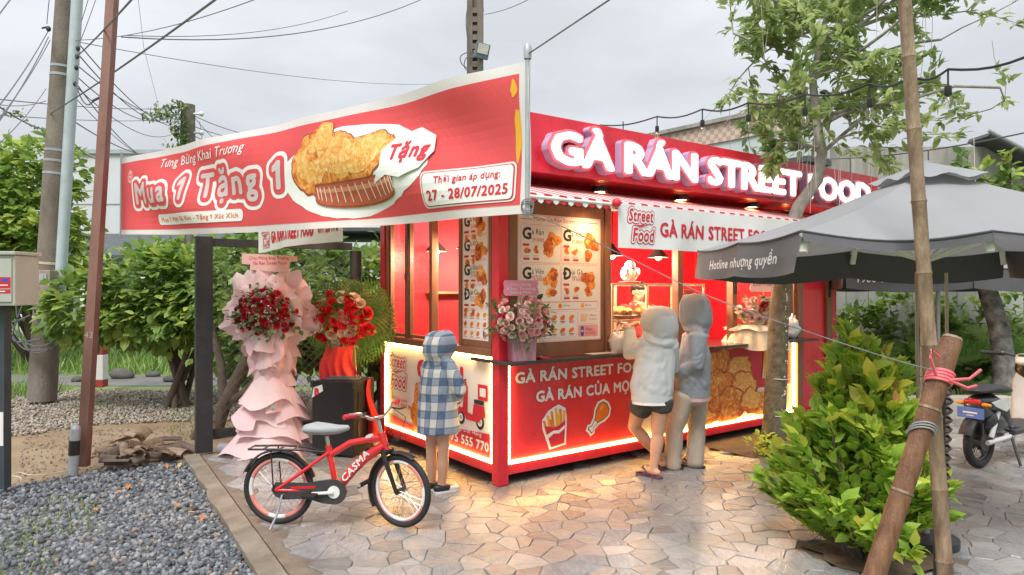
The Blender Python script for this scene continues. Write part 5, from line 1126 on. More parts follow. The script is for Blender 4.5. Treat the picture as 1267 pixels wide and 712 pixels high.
for i, (x, z) in enumerate(((.32, .275), (.76, .275), (.35, .03), (1.1, .03))):
    t = thing('food_tray', ('round steel tray of fried chicken at the left of the upper shelf', 'round steel tray of fried chicken at the middle of the upper shelf', 'round steel tray on the floor of the display case by its left end', 'round steel tray on the floor of the display case by its right end')[i], 'tray', K(1.66+x, .40+.22, 1.031+z), KA)
    q = MB(); q.lathe([(0, 0), (.15, 0), (.19, .03), (.195, .028), (.152, -.012), (0, -.012)], 28); q.build('dish', STEEL, t, 50)
    for k in range(11 if i < 2 else 8):
        a = k*2.4; r = .03*math.sqrt(k)+.01; b = MB(); b.ball((0, 0, 0), .058, .042, .036, 12, 8); me = b.mesh('fried_chicken', FOOD, 80)
        for v_ in me.vertices: v_.co *= 1+.28*noise.noise(v_.co*38+V((k*3.1, i, 0)))
        o = link('fried_chicken', me, None, K(1.66+x+r*math.cos(a)*1.2, .62+r*math.sin(a), 1.031+z+.045+.035*(1-k/11))); o.rotation_euler = (random.uniform(-.4, .4), random.uniform(-.4, .4), random.uniform(0, 6)); tag(o, 'golden piece of fried chicken on a tray in the display case', 'fried chicken', 'fried chicken pieces on the trays')
BOXR = M_('carton_red', (.66, .05, .05), .5, .06)
for k in range(9):
    x, z = 1.13+(k % 2)*.15, .262+(k//2)*.062; o = kb('food_carton', (BOXR if k % 3 else WHITE), (0, 0, 0, .14, .16, .058), bev=.004); o.parent = None; o.matrix_world = Matrix.Translation(K(1.66+x, .44, 1.031+z)) @ Matrix.Rotation(KA, 4, 'Z'); o.location = K(1.66+x, .44, 1.031+z); o.rotation_euler = (0, 0, KA)
    tag(o, ('white' if k % 3 == 0 else 'red')+' flat food carton stacked at the right of the display case shelf', 'carton', 'cartons stacked in the display case')
# round white ornament on the case
orn = thing('ornament', 'round white and gold lucky ornament on top of the display case', 'ornament', K(2.13, .62, 1.668), KA)
q = MB(); q.ball((0, 0, .10), .10, .085, .095, 18, 12); q.build('belly', WHITE, orn, 60); q = MB(); q.ball((.0, -.01, .19), .06, .055, .05, 14, 10); q.build('head', WHITE, orn, 60); q = MB(); q.tube([(.058*math.cos(t), -.01+.055*math.sin(t), .155) for t in np.linspace(0, 6.1, 20)], .012, 6); q.build('red_collar', BOXR, orn, 60); q = MB(); q.ball((.02, -.08, .10), .04, .018, .035, 10, 6); q.build('gold_coin', GOLD, orn, 60); q = MB(); q.lathe([(.12, 0), (.125, .012), (.08, .02)], 20); q.build('base', BOXR, orn, 60)
for s in (-1, 1): q = MB(); q.ball((s*.09, -.03, .12), .03, .03, .05, 10, 6); q.build('arm', WHITE, orn, 60)
# pendant lamps
def pend(x, y, zb, lab):
    o = thing('pendant_lamp', lab, 'pendant lamp', K(x, y, zb), 0, 'pendant lamps inside the kiosk')
    q = MB(); q.lathe([(.115, 0), (.118, .004), (.03, .10), (.022, .13), (.001, .132)], 20); q.lathe([(.112, .003), (.026, .098)], 20); q.build('lamp_shade', DARK, o, 50); q = MB(); q.ball((0, 0, .012), .036, .036, .042, 14, 10); q.build('bulb', WARM, o, 60); q = MB(); q.tube([(0, 0, .13), (0, 0, ZS-.05-zb)], .006, 6); q.build('cord', BLACK, o)
    L = bpy.data.lights.new('bulb_light', 'POINT'); L.energy = 38; L.color = (1, .72, .48); L.shadow_soft_size = .04; lo = bpy.data.objects.new('bulb_light', L); C.objects.link(lo); lo.location = K(x, y, zb-.05)
pend(1.88, .62, 1.95, 'dark cone pendant lamp above the left of the display case'); pend(2.58, .62, 1.95, 'dark cone pendant lamp beside the middle window post'); pend(.35, 1.62, 1.99, 'dark cone pendant lamp behind the sliding side window'); pend(.35, 1.0, 1.99, 'dark cone pendant lamp by the side menu board'); pend(3.6, .62, 1.95, 'dark cone pendant lamp behind the right window')
# cooker and small things seen through the side window
ck = thing('stove', 'small black stove with steel pan inside the open side window', 'stove', K(.55, .70, 1.04), KA); q = MB(); q.box(-.22, -.25, 0, .2, .3, .09, bev=.008); q.build('body', STEEL, ck); q = MB(); q.lathe([(0, 0), (.10, 0), (.13, .07), (.135, .07), (.105, -.005), (0, -.005)], 20, M=Matrix.Translation((0, 0, .10))); q.build('pan', DARK, ck, 50); q = MB(); q.box(-.221, -.24, .02, -.2225, .28, .07); q.build('control_strip', BLACK, ck)
kb('inner_counter', SLAB, (.14, .40, 1.005, .95, 1.6, 1.038)); kb('inner_cupboard', INRED, (.16, .42, .18, .93, 1.58, 1.004), bev=0)
bg_ = thing('plastic_bag', 'crumpled white plastic bag at the right end of the counter', 'bag', K(4.12, -.02, 1.031), KA)
PLAS = M_('white_plastic', (.80, .80, .78), .35, .05, 10)
q = MB(); q.ball((0, 0, .11), .13, .09, .12, 24, 16); me = q.mesh('bag_body', PLAS, 80)
for v_ in me.vertices: v_.co *= 1+.28*noise.noise(v_.co*14)+.1*noise.noise(v_.co*40)
link('bag_body', me, bg_); p_ = [(0, 0, .2), (.03, .0, .28), (.08, 0, .26), (.07, 0, .19)]; q = MB(); q.tube(p_, .012, 6); q.build('handle', PLAS, bg_, 60)
tag(kb('paper_sheet', WHITE, (.93, -.12, 1.0315, 1.22, .0, 1.033), bev=0), None)
o = bpy.data.objects['paper_sheet']; o.parent = None; o.location = KO; o.rotation_euler = (0, 0, KA); tag(o, 'white paper sheet lying on the counter under the menu board', 'paper')
rn = MB(); rn.prism([(-.05, -.03), (.05, -.04), (.07, .02), (.0, .05), (-.05, .03)], .012); o = rn.build('red_envelope', BOXR, None, loc=K(.37, -.11, 1.0315)); o.rotation_euler = (0, .1, KA); tag(o, 'small red envelope lying beside the mauve flower pot', 'envelope')
# ================================================================== PEOPLE
SKIN = M_('skin', (.56, .32, .21), .5, .08, 14, .05, 120, sss=.08)
HAIR = M_('black_hair', (.012, .010, .010), .4, .3, 60, .4, 160, stretch=(6, 6, 1))
def hand(mb, w, d, nrm, s=1., curl=.5, flip=1):
    """palm, four unequal fingers and a thumb from the wrist w, pointing along d; nrm = back of the hand"""
    w, d, nrm = V(w), V(d).normalized(), V(nrm); nrm = (nrm-d*nrm.dot(d)).normalized(); x = d.cross(nrm)*flip
    loft(mb, [w-d*.02*s, w+d*.025*s, w+d*.06*s, w+d*.088*s], [(.024*s, .019*s), (.033*s, .016*s), (.040*s, .014*s), (.038*s, .012*s)], x, 12)
    for i, (o, L) in enumerate(((-.030, .066), (-.010, .075), (.010, .070), (.029, .054))):
        p = w+d*.085*s+x*o*s; pts = [p-d*.02*s, p]; a = 0; 
        for k, f in enumerate((.45, .32, .23)):
            a += curl*(.55+.12*i+.2*k); p = p+(d*math.cos(a)-nrm*math.sin(a)+x*o*.8).normalized()*L*f*s; pts.append(p)
        loft(mb, pts, [.0095*s, .0092*s, .0086*s, .0078*s, .0065*s], x, 8)
    p = w+d*.028*s-x*.028*s; pts = [w+d*.012*s-x*.012*s, p, p+(d*.7-x*.7-nrm*.3).normalized()*.034*s, p+(d*.9-x*.55-nrm*.5).normalized()*.060*s]
    loft(mb, pts, [.013*s, .0125*s, .0105*s, .008*s], x, 8)
def head(mb, c, fwd, s=1.):
    c, f = V(c), V(fwd).normalized(); r = f.cross(V((0, 0, 1))).normalized(); u = r.cross(f)
    Mx = Matrix((r, f, u)).transposed().to_4x4(); Mx.translation = c
    mb.ball((0, -.008*s, .025*s), .076*s, .095*s, .095*s, 18, 12, M=Mx); mb.ball((0, .022*s, -.04*s), .058*s, .066*s, .072*s, 16, 10, M=Mx); mb.ball((0, .045*s, -.085*s), .034*s, .034*s, .026*s, 12, 8, M=Mx)
    mb.ball((0, .092*s, -.022*s), .013*s, .018*s, .016*s, 10, 6, M=Mx); mb.tube([Mx @ V((0, .084*s, .018*s)), Mx @ V((0, .096*s, -.02*s))], [.008*s, .012*s], 8); mb.ball((0, .078*s, -.062*s), .024*s, .010*s, .009*s, 10, 6, M=Mx); mb.ball((0, .082*s, .026*s), .05*s, .012*s, .008*s, 10, 6, M=Mx)
    for q in (-1, 1): mb.ball((q*.076*s, -.002*s, -.012*s), .010*s, .022*s, .032*s, 10, 8, M=Mx)
    return Mx
def face(par, Mx, s=1.):
    for nm, mt, pts in (('eye', WHITE, (.012, .006, .007, .006)), ):
        for q in (-1, 1):
            b = MB(); b.ball((q*.030*s, .080*s, .008*s), .0135*s, .008*s, .0075*s, 10, 8, M=Mx); e = b.build('eye', mt, par, 60); b = MB(); b.ball((q*.030*s, .0865*s, .008*s), .006*s, .003*s, .006*s, 8, 6, M=Mx); b.build('iris', BLACK, e, 60)
            b = MB(); b.tube([Mx @ V((q*.014*s, .090*s, .028*s)), Mx @ V((q*.030*s, .092*s, .033*s)), Mx @ V((q*.048*s, .078*s, .027*s))], [.003*s, .004*s, .002*s], 6); b.build('eyebrow', HAIR, par)
    b = MB(); b.tube([Mx @ V((-.022*s, .083*s, -.060*s)), Mx @ V((0, .0905*s, -.058*s)), Mx @ V((.022*s, .083*s, -.060*s))], [.002*s, .006*s, .002*s], 8); b.build('mouth', M_('lips', (.42, .14, .12), .4), par, 60)
def limb(mb, pts, rs, side=(1, 0, 0), cap=.045): loft(mb, pts, rs, side, 18, cap=cap)
def creases(J, box, n, ang, seed, yb, L_=(.12, .26), w_=(.014, .024), am=(.010, .018)):
    """random creases on the back of a garment inside a pixel box; ang = main direction in degrees from vertical"""
    rr = random.Random(seed); o = []
    for _ in range(n):
        p = J(rr.uniform(box[0], box[2]), rr.uniform(box[1], box[3]), yb); a = rad(ang+rr.gauss(0, 22)); l = rr.uniform(*L_); d = V((math.sin(a), 0, math.cos(a)))*l*.5; o.append((p-d, p+d, rr.uniform(*w_), rr.uniform(*am)))
    return o
def foot(mb, ank, toe, s=1., z=.0):
    a, t = V(ank), V(toe); d = (t-a); d.z = 0; L = d.length; d.normalize(); sd = d.cross(V((0, 0, 1)))
    loft(mb, [V((a.x, a.y, z+.035*s))-d*.045*s, V((a.x, a.y, z+.038*s)), V((a.x, a.y, z+.036*s))+d*.08*s, V((t.x, t.y, z+.020*s))], [(.030*s, .030*s), (.033*s, .036*s), (.040*s, .028*s), (.036*s, .016*s)], sd, 12)
    for i in range(5): o = (i-2)*.0155*s; p = V((t.x, t.y, z+.014*s))+sd*o; loft(mb, [p-d*.01, p+d*(.032-.004*abs(i-1))*s], [.0095*s, .0075*s], sd, 8)
def flipflop(par, ank, toe, mat, strap, z=0, s=1.):
    a, t = V(ank), V(toe); d = (t-a); d.z = 0; d.normalize(); sd = d.cross(V((0, 0, 1))); b = MB(); pl = []
    for al, w in ((-.085, .020), (-.07, .033), (-.01, .036), (.06, .036), (.115, .044), (.15, .040), (.175, .022)): pl.append((al*s, w*s))
    poly = [(x, w) for x, w in pl]+[(x, -w) for x, w in reversed(pl)]; M = Matrix((d, sd, V((0, 0, 1)))).transposed().to_4x4(); M.translation = V((a.x, a.y, z))
    b.prism(poly, .016*s, M=M); o = b.build('sandal', mat, par)
    for q in (-1, 1): b = MB(); b.tube([M @ V((.125*s, 0, .03*s)), M @ V((.085*s, q*.03*s, .072*s)), M @ V((.02*s, q*.042*s, .02*s))], .007*s, 6); b.build('strap', strap, o, 60)
def hood(mb, c, fwd, rx, ry, rz, neck, roll=.30):
    """hollow-looking hood: shell of a squashed ball, drawn to a point at the back, with a rolled opening"""
    c, f = V(c), V(fwd).normalized(); r = f.cross(V((0, 0, 1))).normalized(); Mx = Matrix((r, f, V((0, 0, 1)))).transposed().to_4x4(); Mx.translation = c
    for sc_, off in ((1., (0, 0, 0)), (.9, (0, -.03, -rz*.22))):
        k, n = 16, 24; e = lambda t: math.copysign(abs(t)**.72, t); vs = [Mx @ V((off[0]+sc_*rx*e(math.sin(math.pi*i/k))*e(math.cos(2*math.pi*j/n))*(1-.10*math.cos(math.pi*i/k)*-1), off[1]+sc_*ry*e(math.sin(math.pi*i/k))*e(math.sin(2*math.pi*j/n)), off[2]-sc_*rz*e(math.cos(math.pi*i/k)))) for i in range(k+1) for j in range(n)]
        mb.add(vs, [(i*n+j, i*n+(j+1) % n, (i+1)*n+(j+1) % n, (i+1)*n+j) for i in range(k) for j in range(n)])
    for a in range(14):
        t0, t1 = 2*math.pi*a/14, 2*math.pi*(a+1)/14; mb.tube([Mx @ V((rx*.80*math.cos(t), ry*.62, rz*.86*math.sin(t))) for t in (t0, t1)], .024, 8)
    mb.tube([Mx @ V((0, -ry*.2, -rz*.6)), V(neck)], [rx*.9, rx*.88], 16)
    nk = V(neck)
    for a in range(16):
        t0, t1 = 2*math.pi*a/16, 2*math.pi*(a+1)/16; mb.tube([nk+r*(rx*.78*math.cos(t))+f*(ry*.70*math.sin(t))+V((0, 0, .045*math.sin(t)+.012)) for t in (t0, t1)], rx*roll, 8)
    mb.tube([Mx @ V((0, -ry*1.005*math.cos(t), rz*1.0*math.sin(t))) for t in np.linspace(-.5, 1.6, 12)], .006, 6)
def JP(o): return lambda px, py, dy=0.: P(px, py, o.y+dy)-o
# ---- woman in the white hoodie
o1 = V((1.20, 5.93, 0)); w1_ = thing('person', 'person in a white hoodie and dark shorts lifting a plastic bag at the counter', 'person', o1); J = JP(o1)
b = MB(); hipL, kneeL, ankL = J(797, 492, .02), J(784, 528, .14), J(822, 571.5, .26); hipR, kneeR, ankR = J(818, 492, 0), J(814, 538, .02), J(808.5, 582, -.02)
limb(b, [J(808, 486), J(808, 470), J(810, 440, .02), J(814, 424, .02)], [(.155, .115), (.125, .095), (.145, .10), (.10, .07)]); limb(b, [J(815, 424, .03), J(817, 412, .05)], [.05, .048])
Mh1 = head(b, J(817, 401, .09), (-.35, .94, -.1), .98)
limb(b, [hipL, hipL.lerp(kneeL, .4), kneeL, kneeL.lerp(ankL, .30), kneeL.lerp(ankL, .6), ankL], [.088, .080, .054, .056, .044, .033]); limb(b, [hipR, hipR.lerp(kneeR, .4), kneeR, kneeR.lerp(ankR, .30), kneeR.lerp(ankR, .6), ankR], [.090, .080, .054, .057, .044, .033])
toeL, toeR = ankL+V((.09, .13, 0)), ankR+V((-.10, .11, 0)); foot(b, ankL, toeL, .95, .014); foot(b, ankR, toeR, .95, .014)
for a_, z_ in ((ankL, .03), (ankR, .03)): limb(b, [a_, V((a_.x, a_.y, .045))], [.033, .034])
shL, elL, wrL = J(799, 427, .03), J(780, 437, .16), J(780, 410, .30); limb(b, [shL, elL, wrL], [.045, .036, .026]); hand(b, wrL, (-.45, .3, .8), (.5, -.6, .5), .92, .75)
shR, elR, wrR = J(829, 427, .03), J(831, 455, .12), J(812, 447, .30); limb(b, [shR, elR, wrR], [.045, .036, .026]); hand(b, wrR, (-.8, .4, .2), (.2, .3, .9), .92, .5, -1)
remesh(b, 'body', SKIN, .0085, 2, parent=w1_)
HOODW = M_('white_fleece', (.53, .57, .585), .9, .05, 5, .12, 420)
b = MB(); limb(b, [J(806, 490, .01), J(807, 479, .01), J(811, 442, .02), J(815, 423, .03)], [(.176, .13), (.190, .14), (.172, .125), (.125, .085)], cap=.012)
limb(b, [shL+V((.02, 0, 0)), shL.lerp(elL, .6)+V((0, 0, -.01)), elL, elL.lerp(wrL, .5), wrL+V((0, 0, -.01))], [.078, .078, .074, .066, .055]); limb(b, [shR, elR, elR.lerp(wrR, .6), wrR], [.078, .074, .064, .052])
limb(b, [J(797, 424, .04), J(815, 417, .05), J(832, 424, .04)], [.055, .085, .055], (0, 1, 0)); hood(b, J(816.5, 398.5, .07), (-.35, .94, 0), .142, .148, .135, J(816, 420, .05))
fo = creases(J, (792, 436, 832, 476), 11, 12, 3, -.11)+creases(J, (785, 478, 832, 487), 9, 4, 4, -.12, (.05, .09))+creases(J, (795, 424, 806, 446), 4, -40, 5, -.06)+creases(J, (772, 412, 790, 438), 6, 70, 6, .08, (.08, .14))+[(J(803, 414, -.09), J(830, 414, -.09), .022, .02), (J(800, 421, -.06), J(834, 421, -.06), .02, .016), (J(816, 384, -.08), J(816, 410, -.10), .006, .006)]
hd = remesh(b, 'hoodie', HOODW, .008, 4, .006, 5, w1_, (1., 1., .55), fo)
b = MB(); b.tube([J(806.5, 495.5, .01), J(806.5, 487, .01)], [.177, .176], 28, flat=.74, side=(1, 0, 0)); b.build('waistband', HOODW, w1_, 60)
b = MB(); b.tube([wrL+V((0, 0, -.005)), wrL+V((-.006, .01, .03))], .045, 14); b.build('cuff', HOODW, w1_, 60)
b = MB(); b.tube([J(807, 499.5, .01), J(807, 494, .01)], [.174, .173], 28, flat=.74, side=(1, 0, 0)); b.build('shirt_hem', M_('white_tee', (.82, .83, .84), .8), w1_, 60)
SHORT = M_('dark_shorts', (.06, .058, .055), .85, .2, 20, .2, 90)
b = MB(); limb(b, [J(807, 497, .01), J(807, 487, .01)], [(.165, .125), (.16, .12)]); limb(b, [hipL+V((0, 0, -.02)), hipL.lerp(kneeL, .42)], [.105, .100]); limb(b, [hipR+V((0, 0, -.02)), hipR.lerp(kneeR, .30)], [.105, .100]); remesh(b, 'shorts', SHORT, .011, 3, .004, 14, w1_)
PUR = M_('sandal_purple', (.10, .05, .10), .6); flipflop(w1_, ankL, toeL, PUR, PUR, .0); flipflop(w1_, ankR, toeR, PUR, PUR, .0)
# her bag
bag = thing('plastic_bag', 'translucent white plastic bag dangling from the raised hand of the white hoodie', 'bag', o1+wrL+V((-.065, .05, .03)))
BAGM = M_('bag_film', (.90, .89, .87), .22, .05, 12, alpha=.62)
b = MB(); b.ball((-.02, 0, -.14), .105, .08, .10, 24, 18); me = b.mesh('bag_body', BAGM, 80)
for v_ in me.vertices: v_.co = V((v_.co.x, v_.co.y, v_.co.z))+V(v_.co-V((0, 0, -.14)))*(.30*noise.noise(v_.co*16)+.16*noise.noise(v_.co*45))
link('bag_body', me, bag)
for x in (-.055, .03): b = MB(); b.tube([(x, 0, -.08), (x*.75, 0, -.02), (x*.4, 0, .025), (0, 0, .03)], [.022, .012, .010, .008], 8); b.build('handle', BAGM, bag, 60)
# ---- person in the grey hoodie
o2 = V((1.56, 6.22, 0)); w2_ = thing('person', 'person in a grey hoodie and loose beige trousers waiting at the counter', 'person', o2); J = JP(o2); fw = V((-.72, .66, 0))
b = MB(); hipL, kneeL, ankL = J(847, 490, -.05), J(834, 532, -.03), J(833, 573, -.02); hipR, kneeR, ankR = J(861, 490, .10), J(862, 532, .09), J(860, 571, .02)
limb(b, [J(855, 486), J(856, 465), J(858, 435), J(860, 416)], [(.12, .16), (.10, .125), (.115, .15), (.07, .10)]); limb(b, [J(860, 416), J(860, 402)], [.052, .05]); Mh2 = head(b, J(857, 386, .03), (-.8, .6, -.15), 1.0)
limb(b, [hipL, kneeL, kneeL.lerp(ankL, .35), ankL], [.085, .055, .055, .035]); limb(b, [hipR, kneeR, kneeR.lerp(ankR, .35), ankR], [.085, .055, .055, .035]); toeL, toeR = ankL+V((-.13, .07, 0)), ankR+V((-.13, .07, 0))
foot(b, ankL, toeL, 1, .016); foot(b, ankR, toeR, 1, .016)
shL, elL, wrL = J(863, 417, -.14), J(861, 452, -.17), J(841, 464, -.08); shR, elR, wrR = J(855, 417, .15), J(848, 450, .15), J(836, 462, .06)
limb(b, [shL, elL, wrL], [.046, .038, .027]); limb(b, [shR, elR, wrR], [.046, .038, .027]); hand(b, wrL, (-.9, .35, .05), (.1, -.4, .9), 1., .7); hand(b, wrR, (-.9, .2, .1), (.0, .3, .9), 1., .7, -1)
remesh(b, 'body', SKIN, .009, 2, parent=w2_)
HOODG = M_('grey_fleece', (.265, .30, .335), .9, .06, 5, .12, 420)
b = MB(); limb(b, [J(857, 484), J(857, 472), J(859, 438), J(861, 416)], [(.142, .175), (.156, .19), (.142, .182), (.085, .13)], cap=.012)
limb(b, [shL, shL.lerp(elL, .5), elL, elL.lerp(wrL, .6), wrL], [.085, .080, .074, .064, .05]); limb(b, [shR, elR, wrR], [.082, .072, .05]); limb(b, [J(863, 413, -.12), J(861, 409), J(857, 413, .12)], [.06, .08, .06]); hood(b, J(860, 386, .02), (-.8, .6, 0), .125, .135, .160, J(861, 412), .20)
fo = creases(J, (845, 425, 872, 480), 10, -14, 13, -.17)+creases(J, (842, 474, 874, 482), 8, 4, 14, -.17, (.05, .09))+creases(J, (852, 440, 866, 462), 5, 65, 15, -.24, (.08, .14))+[(J(847, 408, -.06), J(874, 409, -.10), .022, .02), (J(864, 372, -.09), J(872, 398, -.08), .02, .014), (J(852, 380, -.12), J(866, 400, -.10), .018, .012)]
remesh(b, 'hoodie', HOODG, .0085, 4, .006, 5, w2_, (1., 1., .55), fo)
b = MB(); b.tube([J(857, 489), J(857, 481)], [.149, .148], 28, flat=1.22, side=(1, 0, 0)); b.build('waistband', HOODG, w2_, 60)
b = MB(); b.tube([J(857, 494), J(857, 487.5)], [.146, .146], 28, flat=1.22, side=(1, 0, 0)); b.build('shirt_hem', M_('pink_tee', (.70, .44, .46), .8), w2_, 60)
TRO = M_('beige_corduroy', (.47, .40, .32), .9, .1, 12, .3, 120, stretch=(6, 6, 1))
b = MB(); limb(b, [J(856, 496), J(856, 485)], [(.135, .17), (.13, .165)]); limb(b, [hipL, kneeL, ankL+V((0, 0, -.025))], [(.10, .12), (.078, .10), (.078, .10)]); limb(b, [hipR, kneeR, ankR+V((0, 0, -.025))], [(.10, .12), (.078, .10), (.078, .10)]); remesh(b, 'trousers', TRO, .0095, 4, .007, 7, w2_, (1.2, 1.2, .35), creases(J, (832, 500, 868, 530), 9, 12, 23, -.10)+creases(J, (828, 555, 866, 572), 8, 75, 24, -.09, (.06, .12)))
BLK = M_('sandal_black', (.03, .028, .028), .6); flipflop(w2_, ankL, toeL, BLK, BLK, 0, 1.06); flipflop(w2_, ankR, toeR, BLK, BLK, 0, 1.06)
# ---- child in the checked coat
def plaid():
    m = M_('plaid_fleece', (.6, .6, .6), .92, .05, 8, .3, 150); t = m.node_tree; bs = t.nodes['Principled BSDF']; tc_ = nd(t, 'ShaderNodeTexCoord'); s_ = nd(t, 'ShaderNodeSeparateXYZ'); t.links.new(tc_.outputs['Object'], s_.inputs[0])
    def mth(op, a, b_=None, c=None):
        n = nd(t, 'ShaderNodeMath', operation=op)
        for i, q in enumerate((a, b_, c)):
            if q is None: continue
            if isinstance(q, (int, float)): n.inputs[i].default_value = q
            else: t.links.new(q, n.inputs[i])
        return n.outputs[0]
    hx = mth('MULTIPLY_ADD', s_.outputs['Y'], -.75, s_.outputs['X'])
    def band(src, per, off): 
        f = mth('FRACT', mth('MULTIPLY_ADD', src, 1/per, off)); return mth('LESS_THAN', f, .46), mth('LESS_THAN', mth('ABSOLUTE', mth('SUBTRACT', mth('ABSOLUTE', mth('SUBTRACT', f, .23)), .235)), .045)
    v1, l1 = band(hx, .118, .2); v2, l2 = band(s_.outputs['Z'], .128, .35); bl = mth('MULTIPLY', mth('ADD', v1, v2), .5); ln = mth('MINIMUM', mth('ADD', l1, l2), 1.)
    r = nd(t, 'ShaderNodeValToRGB'); r.color_ramp.interpolation = 'CONSTANT'; e = r.color_ramp.elements; e[0].color = (.66, .64, .60, 1); e[1].position = .75; e[1].color = (.10, .155, .26, 1); k = e.new(.25); k.color = (.29, .35, .43, 1); t.links.new(bl, r.inputs[0])
    mi = nd(t, 'ShaderNodeMix', data_type='RGBA'); t.links.new(mth('MULTIPLY', ln, .62), mi.inputs[0]); t.links.new(r.outputs[0], mi.inputs[6]); mi.inputs[7].default_value = (.08, .11, .17, 1); t.links.new(mi.outputs[2], bs.inputs['Base Color']); return m
PLAID = plaid()
o3 = V((-.58, 5.50, 0)); w3_ = thing('person', 'child in a blue and white checked hooded coat standing at the side window', 'person', o3); J = JP(o3); fw = V((.62, .78, 0))
b = MB(); hipL, kneeL, ankL = J(536, 510, .03), J(534, 562, .03), J(534.5, 598, .05); hipR, kneeR, ankR = J(550, 510, -.03), J(548.5, 562, -.03), J(547, 599, -.02)
limb(b, [J(543, 505), J(543, 480), J(543, 458), J(544, 446)], [(.11, .095), (.10, .085), (.105, .09), (.07, .06)]); limb(b, [J(544, 447), J(545, 437)], [.042, .042]); head(b, J(546, 427, .03), fw, .86)
for h_, k_, a_ in ((hipL, kneeL, ankL), (hipR, kneeR, ankR)): limb(b, [h_, h_.lerp(k_, .5), k_, k_.lerp(a_, .4), a_], [.068, .058, .044, .046, .030]); limb(b, [a_, V((a_.x, a_.y, .045))], [.030, .032])
toeL, toeR = ankL+V((.10, .07, 0)), ankR+V((.11, .06, 0)); foot(b, ankL, toeL, .84, .012); foot(b, ankR, toeR, .84, .012)
shR, elR, wrR = J(556, 452, -.04), J(568, 482, -.08), J(566, 492, .06); shL, elL, wrL = J(531, 452, .06), J(526, 482, .10), J(540, 486, .18)
limb(b, [shR, elR, wrR], [.036, .03, .022]); limb(b, [shL, elL, wrL], [.036, .03, .022]); hand(b, wrR, (-.2, .8, -.4), (.7, 0, .7), .72, .6); hand(b, wrL, (.6, .6, .1), (0, 0, 1), .72, .5, -1); remesh(b, 'body', SKIN, .0085, 2, parent=w3_)
b = MB(); limb(b, [J(543, 535), J(542, 505), J(542, 480), J(543, 460), J(544, 447)], [(.172, .145), (.160, .135), (.146, .12), (.128, .105), (.085, .07)], cap=.006)
limb(b, [shR+V((-.015, 0, 0)), shR.lerp(elR, .6), elR, wrR+V((0, -.02, 0))], [.064, .064, .062, .048]); limb(b, [shL, elL, wrL], [.062, .06, .046]); hood(b, J(544, 426.5, .01), fw, .112, .118, .108, J(544, 445), .16); remesh(b, 'coat', PLAID, .0085, 3, .005, 6, w3_, (1.1, 1.1, .5), creases(J, (524, 462, 556, 525), 9, 5, 33, -.11)+creases(J, (558, 462, 576, 488), 5, 70, 34, -.09, (.06, .1))+[(J(532, 441, -.07), J(556, 441, -.08), .016, .012)])
b = MB(); b.tube([wrR+V((0, -.035, .0)), wrR+V((0, -.005, -.006))], [.052, .05], 14); b.build('cuff', PLAID, w3_, 60)
for a_, t_ in ((ankL, toeL), (ankR, toeR)):
    d_ = (t_-a_); d_.z = 0; d_.normalize(); b = MB(); loft(b, [V((a_.x, a_.y, .034))-d_*.04, V((a_.x, a_.y, .036)), V((a_.x, a_.y, .034))+d_*.05], [(.036, .034), (.040, .036), (.042, .030)], d_.cross(V((0, 0, 1)))); s_ = b.build('shoe', BLACK, w3_, 60)
    b = MB(); loft(b, [V((a_.x, a_.y, .030))+d_*.055, V((a_.x, a_.y, .026))+d_*.12], [(.043, .030), (.038, .022)], d_.cross(V((0, 0, 1)))); b.build('toe_cap', M_('toe_white', (.74, .70, .62), .5), s_, 60)
    b = MB(); b.prism([(-.065, -.034), (.0, -.038), (.09, -.042), (.135, -.03), (.15, 0), (.135, .03), (.09, .042), (0, .038), (-.065, .034)], .014, M=Matrix((d_, V((0, 0, 1)).cross(d_), V((0, 0, 1)))).transposed().to_4x4()); so = b.build('sole', WHITE, s_); so.location = (a_.x, a_.y, 0)
